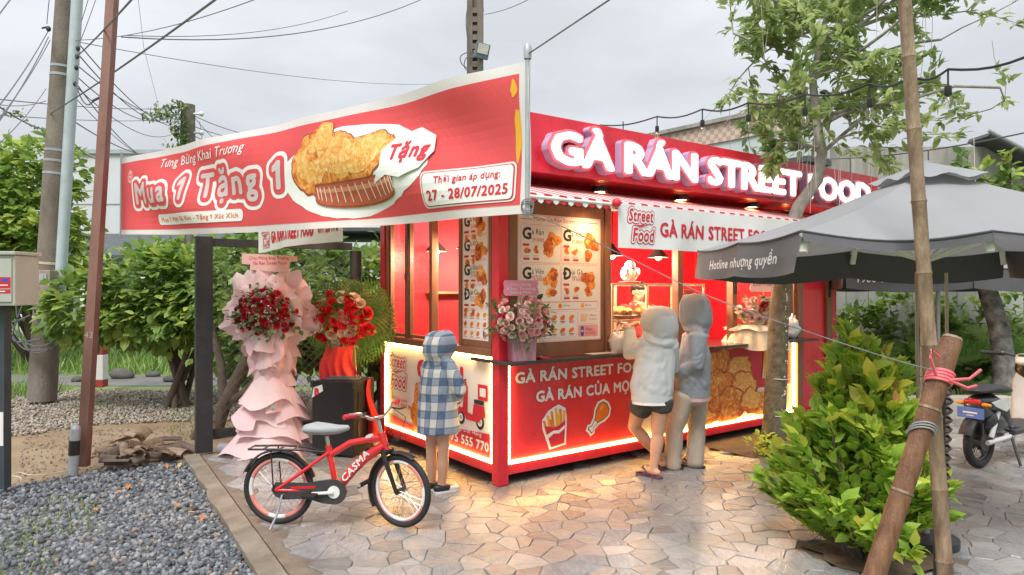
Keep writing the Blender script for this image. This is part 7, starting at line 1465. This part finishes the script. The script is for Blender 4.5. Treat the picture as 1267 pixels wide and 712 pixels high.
bush('dark leafy shrub directly behind the chain link fence', (-3.1, 9.0, GZ), [((-3.5, 9.1, 1.5), (.7, .6, .8)), ((-2.8, 9.1, 1.6), (.8, .6, .85)), ((-3.2, 8.9, .95), (.9, .5, .5)), ((-2.3, 9.2, 1.3), (.7, .6, .9))], 800, .09, .18, LG_SHRUB, 8, 4, tint=(0, .7))
bush('leafy shrub with yellow leaves between the fence and the kiosk back', (-1.9, 9.3, GZ), [((-1.9, 9.3, 1.3), (.6, .6, .9)), ((-1.4, 9.6, 1.7), (.6, .6, .7)), ((-1.2, 9.5, .8), (.7, .6, .6))], 330, .09, .17, LG_SHRUB, 6, 5, tint=(.1, 1))
gt = thing('gnarled_tree', 'gnarled branching trunk leaning behind the fence beside the pink stand', 'tree', (-3.35, 7.75, GZ)); b = MB(); b.tube([(0, 0, 0), (.12, .0, .35), (.30, .05, .75), (.5, .1, 1.2), (.6, .1, 1.7)], [.09, .08, .07, .06, .04], 10); b.tube([(.12, 0, .35), (.05, .1, .8), (-.1, .15, 1.3), (-.12, .2, 1.7)], [.06, .05, .04, .03], 8); b.tube([(-.2, -.05, 0), (.0, 0, .3), (.35, 0, .5), (.75, .1, .95), (1.1, .1, 1.2)], [.05, .05, .045, .035, .02], 8); b.build('trunk', BARKB, gt, 60); 
tips = [(V((random.gauss(.45, .45), random.gauss(.3, .25), random.gauss(1.75, .25))), V((random.gauss(0, 1), random.gauss(0, 1), .4)).normalized()) for _ in range(90)]; whorls('crown', tips, 6, .08, .15, LG_SHRUB, gt, .3, .05, (.0, .6))
bush('tall bright green tree behind the electric cabinet', (-9.9, 14.5, GZ), [((-10.6, 14.5, 3.3), (1.5, 1.2, 1.15)), ((-9.9, 14.3, 2.6), (1.2, 1.1, 1.1)), ((-11, 14, 2.1), (1.6, 1.2, 1.2)), ((-10, 14.6, 4.05), (.95, .9, .75))], 1400, .13, .26, LG_SHRUB, 6, 6, 'tree', (.3, 1), trunk_r=.08)
for i, (px, py, s) in enumerate(((152, 464, .16), (190, 462, .10), (95, 468, .08), (212, 468, .10), (225, 466, .12))):
    g_ = G(px, py); q = MB(); q.ball((0, 0, s*.4), s*1.5, s, s*.75, 10, 7); me = q.mesh('roadside_stone', M_('stone_mossy', (.10, .10, .085), .9, .3, 12) if i == 0 else MATS['stone_mossy'], 60)
    for v_ in me.vertices: v_.co *= 1+.25*noise.noise(v_.co*5+V((i, 0, 0)))
    tag(link('roadside_stone', me, None, (g_.x, g_.y, GZ)), 'mossy dark stone at the edge of the road', 'stone', 'stones along the road edge')
b = MB(); q = MB()
# distant trees
def far_band(name, x0, x1, y, z1, n, seed):
    rr = random.Random(seed); tp_ = []
    for i in range(n):
        x = rr.uniform(x0, x1); h = z1*(.62+.5*noise.noise(V((x*.16, seed, 0)))+.25*noise.noise(V((x*.6, seed, 3)))); z = h*rr.random()**.6; tp_.append((V((x, y+rr.uniform(-2, 2), z)), V((rr.gauss(0, 1), -.6, rr.gauss(.3, 1))).normalized()))
    return whorls(name, tp_, 7, .35, .8, LG_FAR, None, .2, .3)
far_band('woods', -62, 30, 48, 5.2, 4200, 2)
# vine on the far pole
vn = thing('vine', 'green creeper climbing the distant utility pole', 'vine', (P(226, 160, 21.6).x, 21.6, 0)); zt_ = P(0, 130, 22).z; tips = [(V((random.gauss(-.1, .16), -.1, random.uniform(zt_-2.4, zt_-.05))), V((random.gauss(0, 1), -.5, random.gauss(0, 1))).normalized()) for _ in range(90)]+[(V((random.uniform(-1.3, 0), 0, zt_-.15-.35*random.random())), V((0, -.5, -1))) for _ in range(26)]; whorls('foliage', tips, 6, .07, .16, LG_IVY, vn, .2, .06)
q = MB(); q.tube([(0, 0, 0), (-.1, .1, zt_-1.2), (-.05, .1, zt_)], .04, 6); q.build('stem', BARKB, vn)
v2 = thing('vine', 'sparse creeper hanging along the cables left of the concrete pole', 'vine', P(20, 145, 9.5)); v0 = V(v2.location); tips = [(P(2+44*t, 132+24*t+4*math.sin(9*t), 9.0+.8*t)-v0, V((random.gauss(0, 1), -.5, random.gauss(0, 1))).normalized()) for t in np.random.default_rng(3).random(26)]; whorls('foliage', tips, 3, .03, .06, LG_IVY, v2, .2, .02)
# ================================================================== HOUSES
STAIN = M_('stained_wall', (.17, .155, .135), .9, .32, 2.4, .3, 30, stretch=(1.8, 1.8, .16), col2=(.47, .46, .43), detail=10); PALEB = M_('pale_blue_wall', (.53, .60, .60), .7, .06, 2); ROOFD = M_('dark_roof', (.09, .10, .11), .7, .2, 4)
def checker(name, a, b_, s):
    m = M_(name, a, .6, .1, 6); t = m.node_tree; bs = t.nodes['Principled BSDF']; tcn = nd(t, 'ShaderNodeTexCoord'); ck_ = nd(t, 'ShaderNodeTexChecker', _Scale=s, _Color1=a+(1,), _Color2=b_+(1,)); mp_ = nd(t, 'ShaderNodeMapping'); mp_.inputs['Location'].default_value = (.013, .017, .011); t.links.new(tcn.outputs['Object'], mp_.inputs[0]); t.links.new(mp_.outputs[0], ck_.inputs['Vector']); t.links.new(ck_.outputs['Color'], bs.inputs['Base Color']); return m
CHK = checker('parapet_tiles', (.62, .50, .41), (.47, .33, .27), 12.)
h1 = thing('house', 'grey stained house behind the kiosk with a checked tile parapet and pale blue eaves', 'house', (2.5, 13.4, 0)); h0 = V(h1.location)
pa, pb = V((2.55, 13.35, 0))-h0, V((4.75, 10.65, 0))-h0; pd_ = (pb-pa).normalized(); pn = V((pd_.y, -pd_.x, 0)); pn = -pn if pn.y > 0 else pn; HM = Matrix((pd_, -pn, V((0, 0, 1)))).transposed().to_4x4(); HM.translation = pa; pl_ = (pb-pa).length
q = MB(); q.box(0, 0, 0, pl_, .2, .34); pr_ = q.build('parapet', CHK, h1); pr_.matrix_local = HM @ Matrix.Translation((0, 0, 4.15))
q = MB(); q.box(-.05, -.06, 4.492, pl_+.05, .26, 4.56, M=HM); q.build('parapet_cap', STAIN, h1); q = MB(); q.box(.02, .03, 3.62, pl_, .3, 4.148, M=HM); q.build('eaves_wall', PALEB, h1); q = MB(); q.box(-.1, -.35, 3.53, pl_, .35, 3.615, M=HM); q.build('roof_edge', ROOFD, h1)
q = MB(); q.prism([(4.6-2.5, 0), (9.6-2.5, 0), (9.6-2.5, 2.75), (8.35-2.5, 3.4), (7.5-2.5, 3.86), (4.6-2.5, 3.86)], .2, M=Matrix.Translation((0, 11.2-13.4, 0)) @ Matrix.Rotation(math.pi/2, 4, 'X')); q.build('wall', STAIN, h1)
q = MB(); q.box(.3, -.4, 0, 2.2, -.2, 3.5); q.build('side_wall', STAIN, h1)
q = MB(); q.beam((7.35-2.5, 10.9-13.4, 3.98), (9.8-2.5, 10.9-13.4, 2.68), .5, .06); q.build('roof', ROOFD, h1); q = MB(); q.tube([(7.3-2.5, 10.6-13.4, 4.03), (9.8-2.5, 10.6-13.4, 2.72)], .03, 8); q.build('ridge_pipe', GALV, h1)
for x in np.arange(4.75, 9.5, .62): q = MB(); q.box(x-2.5, 10.985-13.4, .05, x+.012-2.5, 10.998-13.4, (3.8 if x < 7.4 else 2.6)); q.build('panel_joint', ROOFD, h1)
bw = thing('boundary_wall', 'grey concrete plank wall behind the parasols and ferns', 'wall', (3.0, 10.3, GZ)); PLK = M_('wall_plank', (.30, .31, .30), .9, .3, 2.2, .2, 30, stretch=(2, 2, .35), col2=(.45, .47, .46))
for i in range(20): q = MB(); q.box(i*.33, 0, 0, i*.33+.322, .08, 1.72+.02*(i % 3), bev=.006); q.build('plank', PLK, bw)
h2 = thing('house', 'pale flat house behind the concrete pole with a dark low roof in front', 'house', (-16.3, 26, GZ)); PW2 = M_('pale_wall', (.60, .63, .66), .8, .06, 1); q = MB(); q.box(-.2, 0, 0, 3.4, 6, 6.7); q.build('wall', PW2, h2)
q = MB(); q.box(-.35, -.1, 6.702, 3.55, 6.1, 6.85); q.build('roof', GALV, h2)
for z in (2.4, 3.6, 4.8): q = MB(); q.box(-.2, -.022, z, 3.4, -.004, z+.035); q.build('wall_seam', GALV, h2)
q = MB(); q.add([(-1, -3.2, 2.75), (6.5, -3.2, 2.75), (6.5, -.05, 3.7), (-1, -.05, 3.7), (-1, -3.2, 2.65), (6.5, -3.2, 2.65), (6.5, -.05, 3.6), (-1, -.05, 3.6)], [(0, 1, 2, 3), (7, 6, 5, 4), (0, 4, 5, 1), (2, 6, 7, 3), (0, 3, 7, 4), (1, 5, 6, 2)]); q.build('porch_roof', ROOFD, h2); 
for x in (0, 2, 4, 6): q = MB(); q.box(x, -3.1, 0, x+.15, -2.95, 2.64); q.build('porch_post', WHITE, h2)
q = MB(); q.box(.6, -.06, 1, 1.6, -.01, 2.2); w_ = q.build('window', DARK, h2); q = MB(); q.box(.68, -.075, 1.08, 1.52, -.062, 2.12); q.build('pane', GLASS, w_)
h3 = thing('house', 'low house with a grey sheet roof glimpsed between the fence shrubs and the kiosk', 'house', (-6.2, 21, GZ)); q = MB(); q.box(-2, 0, 0, 3.2, 4, 2.9); q.build('wall', PW2, h3); q = MB(); q.beam((-2.4, 2, 3.4), (3.6, 2, 3.4), 5.2, .1); q.build('roof', ROOFD, h3)
# ================================================================== FERNS AND BACK TREE
FERN = leaf_mat('fern', (.12, .26, .06), (.24, .44, .10), (.46, .60, .15), .45, .42)
for k, (x, y, z, n, L_, lab) in enumerate(((5.0, 9.75, .5, 12, .95, 'green fern against the plank wall left of the bamboo pole'), (5.85, 9.6, .55, 13, 1.0, 'large green fern between the bamboo pole and the mottled leaning trunk'), (6.9, 9.5, .6, 12, 1.1, 'bright fern right of the mottled leaning trunk'), (6.3, 9.2, .1, 12, .8, 'low fern behind the moped seat'), (7.3, 9.2, .1, 11, .8, 'low fern behind the moped handlebar'), (4.9, 9.3, .05, 10, .7, 'low fern behind the bright shrub'))):
    o = thing('fern', lab, 'fern', (x, y, GZ))
    for i in range(n): a = 2*math.pi*i/n+k; frond(o, V((0, 0, z)), (math.cos(a), math.sin(a)*.8, .75+.4*(i % 3)), L_*random.uniform(.75, 1.1), i, FERN, 14, .07, 'frond', .42)
    q = MB(); q.tube([(0, 0, 0), (0, 0, z+.03)], .06, 8); q.build('stem', BARKB, o)
bush('dense green undergrowth shrub before the plank wall', (5.4, 9.9, GZ), [((4.9, 9.9, .7), (.6, .3, .75)), ((5.7, 9.95, .9), (.7, .3, .8)), ((6.6, 9.9, .7), (.8, .35, .8)), ((7.5, 9.9, .8), (.8, .35, .9)), ((4.2, 9.9, .3), (.5, .3, .4))], 520, .08, .17, LG_SHRUB, 5, 12, tint=(.1, 1))
lt = thing('tree', 'dark leaning tree trunk mottled with white lichen behind the moped', 'tree', (6.35, 8.95, GZ)); b = MB(); b.tube([(0, 0, 0), (.02, 0, .6), (-.03, 0, 1.1), (-.18, .05, 1.7), (-.3, .1, 2.4)], [.16, .13, .12, .11, .10], 14); b.build('trunk', M_('lichen_bark', (.03, .028, .026), .9, .3, 7, .5, 40, col2=(.42, .42, .40), detail=10), lt, 60)
b = MB(); tips = []; 
for i in range(5): grow(b, V((-.3, .1, 2.38)), V((math.cos(i*1.26), math.sin(i*1.26), .7)), .8, .05, 1, tips)
b.build('limbs', BARKB, lt, 60, recalc=False); whorls('crown', tips, 6, .1, .18, LG_SHRUB, lt, .2)
pk = thing('planter_kerb', 'low pale concrete planter edge behind the moped', 'kerb', (3.9, 8.55, 0)); q = MB(); q.box(0, 0, -.02, 5.2, .16, .27, bev=.012); q.build('edge', M_('pale_concrete', (.50, .46, .41), .8, .15, 4), pk)
# ================================================================== PARASOLS
FABV = M_('parasol_valance_shaded', (.12, .123, .13), .8, .06, 5); FAB = cloth_mat('parasol_fabric', (.34, .35, .37), .22); FABD = M_('parasol_shaded', (.085, .085, .095), .8, .1, 8); TXT = M_('parasol_print', (.62, .63, .64), .6, .03)  # valances: same fabric as the canopy, their shade put into darker colours
def parasol(label, c, hx, hy, ze, za, val, fold, texts, midx=.5):
    o = thing('parasol', label, 'parasol', (c[0], c[1], 0)); ap = V((0, 0, za)); cs = [V((-hx, -hy, ze)), V((hx, -hy, ze)), V((hx, hy, ze)), V((-hx, hy, ze))]
    ribs = []
    for s in range(4):
        A, B_ = cs[s], cs[(s+1) % 4]; mid = A.lerp(B_, midx if s == 0 else .5); ribs += [A, mid]
    for s in range(8):
        A, B_ = ribs[s], ribs[(s+1) % 8]; q = MB()
        def f(u, v, A=A, B_=B_): e = A.lerp(B_, u); p_ = ap.lerp(e, v); sag = -.05*math.sin(math.pi*u)*v*v*(.4 if abs(A.x-B_.x) < .01 else 1)-.04*math.sin(math.pi*v); return p_+V((0, 0, sag))
        q.grid(f, 10, 12); pn_ = q.build('canopy_panel', FAB, o, 60, recalc=False)
        # valance hanging from the edge
        sd_ = s//2; h = fold if sd_ == 0 else val; out_ = V(((A+B_)/2)[:]); out_.z = 0; side_n = [V((0, -1, 0)), V((1, 0, 0)), V((0, 1, 0)), V((-1, 0, 0))][sd_]
        g = lambda u, v, A=A, B_=B_, h=h, side_n=side_n, s=s: f(u, 1, A, B_)+V((0, 0, -h*v))+side_n*(.03*v+.018*math.sin(6*u+s)*v)
        q = MB(); q.grid(g, 12, 4); q.build('valance', FABD if sd_ in (0, 1, 2) else FABV, pn_, 60, recalc=False)
        q = MB(); q.tube([g(u, 0)+side_n*.004 for u in np.linspace(0, 1, 12)], .006, 5); q.build('piping', FABD, pn_, 60)
    q = MB(); cap = .24*hx/1.18
    for s in range(4):
        A = [V((-1, -1, 0)), V((1, -1, 0)), V((1, 1, 0)), V((-1, 1, 0))][s]*cap; B_ = [V((1, -1, 0)), V((1, 1, 0)), V((-1, 1, 0)), V((-1, -1, 0))][s]*cap; sl = (za-ze)/max(hx, hy)
        q.grid(lambda u, v, A=A, B_=B_: V((0, 0, za+.045)).lerp(A.lerp(B_, u)+V((0, 0, za-cap*sl*.62-.03*math.sin(math.pi*u*2)**2)), v), 12, 4)
    q.build('vent_cap', FAB, o, 60, recalc=False)
    q = MB(); q.tube([(0, 0, 0), (0, 0, za+.05)], .026, 12); q.build('pole', GALV, o, 60); q = MB(); q.lathe([(0, .0), (.19, .0), (.19, .05), (.06, .07), (0, .07)], 24); q.build('base', DARK, o, 40)
    for i, r_ in enumerate(ribs):
        q = MB(); e = r_+V((0, 0, -.02)); m_ = ap.lerp(e, .5)+V((0, 0, -.06)); q.beam(ap+V((0, 0, -.03)), m_, .018); q.beam(m_, e, .018); q.build('rib', WHITE, o); q = MB(); q.beam(V((0, 0, ze-.12)), m_, .016); q.build('strut', WHITE, o)
        q = MB(); d_ = (ap-e).normalized(); q.beam(e+d_*.02+V((0, 0, -.09)), e+d_*.06+V((0, 0, .0)), .035, .02); q.build('tip_sleeve', WHITE, o)
    p = Print()
    for t, side, u0, zz, h, w, sk in texts:
        p = Print(); p.puff(t, 0, 0, h, TXT, 1, .03, w=w, sk=sk)
        if side == 3: fn = lambda x, y, l: V((-hx-.032-.0022*l-.02*abs((zz+y)/val)-.01, hy-(u0+x), ze-.055+zz+y))
        else: fn = lambda x, y, l: V((-hx+u0+x, -hy-.04-.012-.0022*l, ze-.05+zz+y))
        p.build('valance_lettering', fn, o, sub=.08)
    return o
parasol('large grey parasol with white lettering on its hanging edge at the right', (2.615, 4.38), 1.18, .95, 1.90, 2.37, .205, .05, [('Hotline nhượng quyền', 3, 1.10, -.10, .060, 1.22, .12)], .40)
parasol('second dark parasol lower behind the large grey parasol', (5.45, 8.85), 1.5, .65, 1.88, 2.3, .27, .27, [('1900 636', 0, .33, -.15, .09, .46, .1), ('1900 636', 0, 2.45, -.15, .09, .46, .1)])
# ================================================================== BAMBOO, STAKES AND STRING LIGHTS
BAM = M_('bamboo', (.105, .06, .04), .55, .3, 9, .4, 60, stretch=(2, 2, .5), col2=(.40, .29, .19), detail=9); BAMD = M_('bamboo_dark', (.115, .045, .022), .55, .35, 9, .4, 60, stretch=(3, 3, .5), col2=(.27, .14, .075), detail=9)
bt0, bt1 = V((2.055, 3.25, 0)), P(1118, -18, 3.25); bam = thing('bamboo_pole', 'tall weathered bamboo pole rising in front of the grey parasol', 'pole', bt0); d = bt1-bt0
for i in range(9):
    a_, b_ = i/9, (i+1)/9; q = MB(); q.tube([d*(a_+t*(b_-a_)) for t in (0, .04, .5, .96, .999)], [.039-.0008*i, .0355-.0008*i, .0345-.0008*i, .0355-.0008*i, .039-.0008*i], 14); q.build('segment', BAM, bam, 60)
sa, sb = P(1178, 420, 3.12), V((1.435, 2.98, 0)); stk = thing('stake', 'thick brown wooden stake leaning across the bright shrub', 'stake', sb); d = sa-sb
q = MB(); q.tube([d*t for t in (0, .2, .45, .7, .9, .985, 1)], [.046, .045, .044, .043, .045, .045, .041], 14); q.build('shaft', BAMD, stk, 60); q = MB(); q.lathe([(.0, 0), (.036, .0), (.048, .010), (.04, .024), (.024, .016), (0, .018)], 12, M=Matrix.Translation(d*.995) @ Matrix.Scale(.9, 4) @ d.to_track_quat('Z', 'Y').to_matrix().to_4x4()); q.build('split_top', BAM, stk)
for t in (.25, .52, .78): q = MB(); q.tube([d*(t-.004), d*(t+.004)], .0475, 14); q.build('node_ring', BAM, stk, 60)
tw = thing('pink_twine', 'pink plastic twine knotted around the top of the leaning stake', 'twine', sb+d*.875); PNK = M_('twine_pink', (.78, .16, .20), .5); ax = d.normalized(); e1 = ax.cross(V((0, 1, 0))).normalized(); e2 = ax.cross(e1)
for k in range(4): q = MB(); q.tube([ax*(.014*k-.02+.012*math.sin(a))+(e1*math.cos(a)+e2*math.sin(a))*.051 for a in np.linspace(0, 6.283, 24)], .007, 6); q.build('loop', PNK, tw, 60)
for pts in ([(.0, -.07, .0), (.07, -.10, .01), (.12, -.10, .05)], [(.0, -.07, 0), (.06, -.10, -.03), (.10, -.10, -.02)], [(-.05, -.06, .02), (-.09, -.08, .10), (-.07, -.06, .13), (-.03, -.05, .10)]): q = MB(); q.tube(pts, [.007]*len(pts), 6); q.build('loose_end', PNK, tw, 60)
q = MB(); 
for k in range(3): q.tube([ax*(.012*k+.03*math.sin(a))+(e1*math.cos(a)+e2*math.sin(a))*.0505 for a in np.linspace(0, 6.283, 24)], .0035, 5)
tag(q.build('wire_binding', GALV, None, 60, loc=sb+d*.70), 'grey wire wound round the middle of the leaning stake', 'wire')
cp = V((2.03, 3.3, 0)); q = MB(); q.tube([(0, 0, 0), (.015, 0, 1.16)], .022, 10); co_ = thing('wrapped_post', 'dark spirally wrapped post behind the leaning stake', 'post', cp); q.build('core', BLACK, co_, 60); q = MB(); q.tube([(.015*t/60+.024*math.cos(t*.9), .024*math.sin(t*.9), .01+t*.0064) for t in range(178)], .007, 6); q.build('wrapping', M_('wrap_dark', (.05, .035, .035), .5, .2, 20), co_, 60)
M_('grey_timber', (.40, .36, .30), .8, .2, 8, stretch=(4, 4, .4))
for x, y, h_, lab in ((2.66, 4.55, 1.72, 'thin grey stick standing left of the parasol pole'), (2.95, 4.7, 1.72, 'thin grey stick standing right of the bamboo pole')): q = MB(); q.tube([(0, 0, 0), (.01, 0, h_*.5), (0, 0, h_)], [.013, .012, .011], 8); tag(q.build('stick', MATS['grey_timber'], None, 60, loc=(x, y, 0)), lab, 'stick')
sl = thing('string_lights', 'string of clear bulbs slung above the kiosk roof to the bamboo pole', 'string lights', P(1127, 93, 4.45)); s0 = V(sl.location)
SP = [(742, 155, 6.2), (813, 144.5, 5.4), (869, 135.5, 4.75), (926, 127.5, 4.4), (996, 117, 3.9), (1076, 104, 3.55), (1128, 95, 3.28), (1173, 86, 3.1), (1290, 62, 2.75)]
cp_ = [P(*q)-s0 for q in SP]; full = []
for i in range(len(cp_)-1): full += [cp_[i].lerp(cp_[i+1], t/6)+V((0, 0, -.03*math.sin(math.pi*t/6))) for t in range(6)]
q = MB(); q.tube(full+[cp_[-1]], .006, 6); q.build('cable', BLACK, sl, 60)
FIL = M_('filament', (.75, .48, .25), .4, .05)
for px, py, Y in [(771, 150.5, 5.85)]+SP[1:6]+[SP[7]]:
    p0 = P(px, py, Y)-s0; q = MB(); q.tube([p0, p0+V((0, 0, -.073))], .0045, 6); q.lathe([(.009, -.073), (.0146, -.077), (.016, -.113), (.013, -.12), (0, -.121)], 12, M=Matrix.Translation(p0)); so = q.build('socket', BLACK, sl, 50); q = MB(); q.ball(p0+V((0, 0, -.15)), .022, .022, .031, 14, 10); q.build('bulb', BULBG, so, 60); q = MB(); q.tube([p0+V((0, 0, -.121)), p0+V((.006, 0, -.15)), p0+V((0, 0, -.161))], .003, 5); q.build('filament', FIL, so)
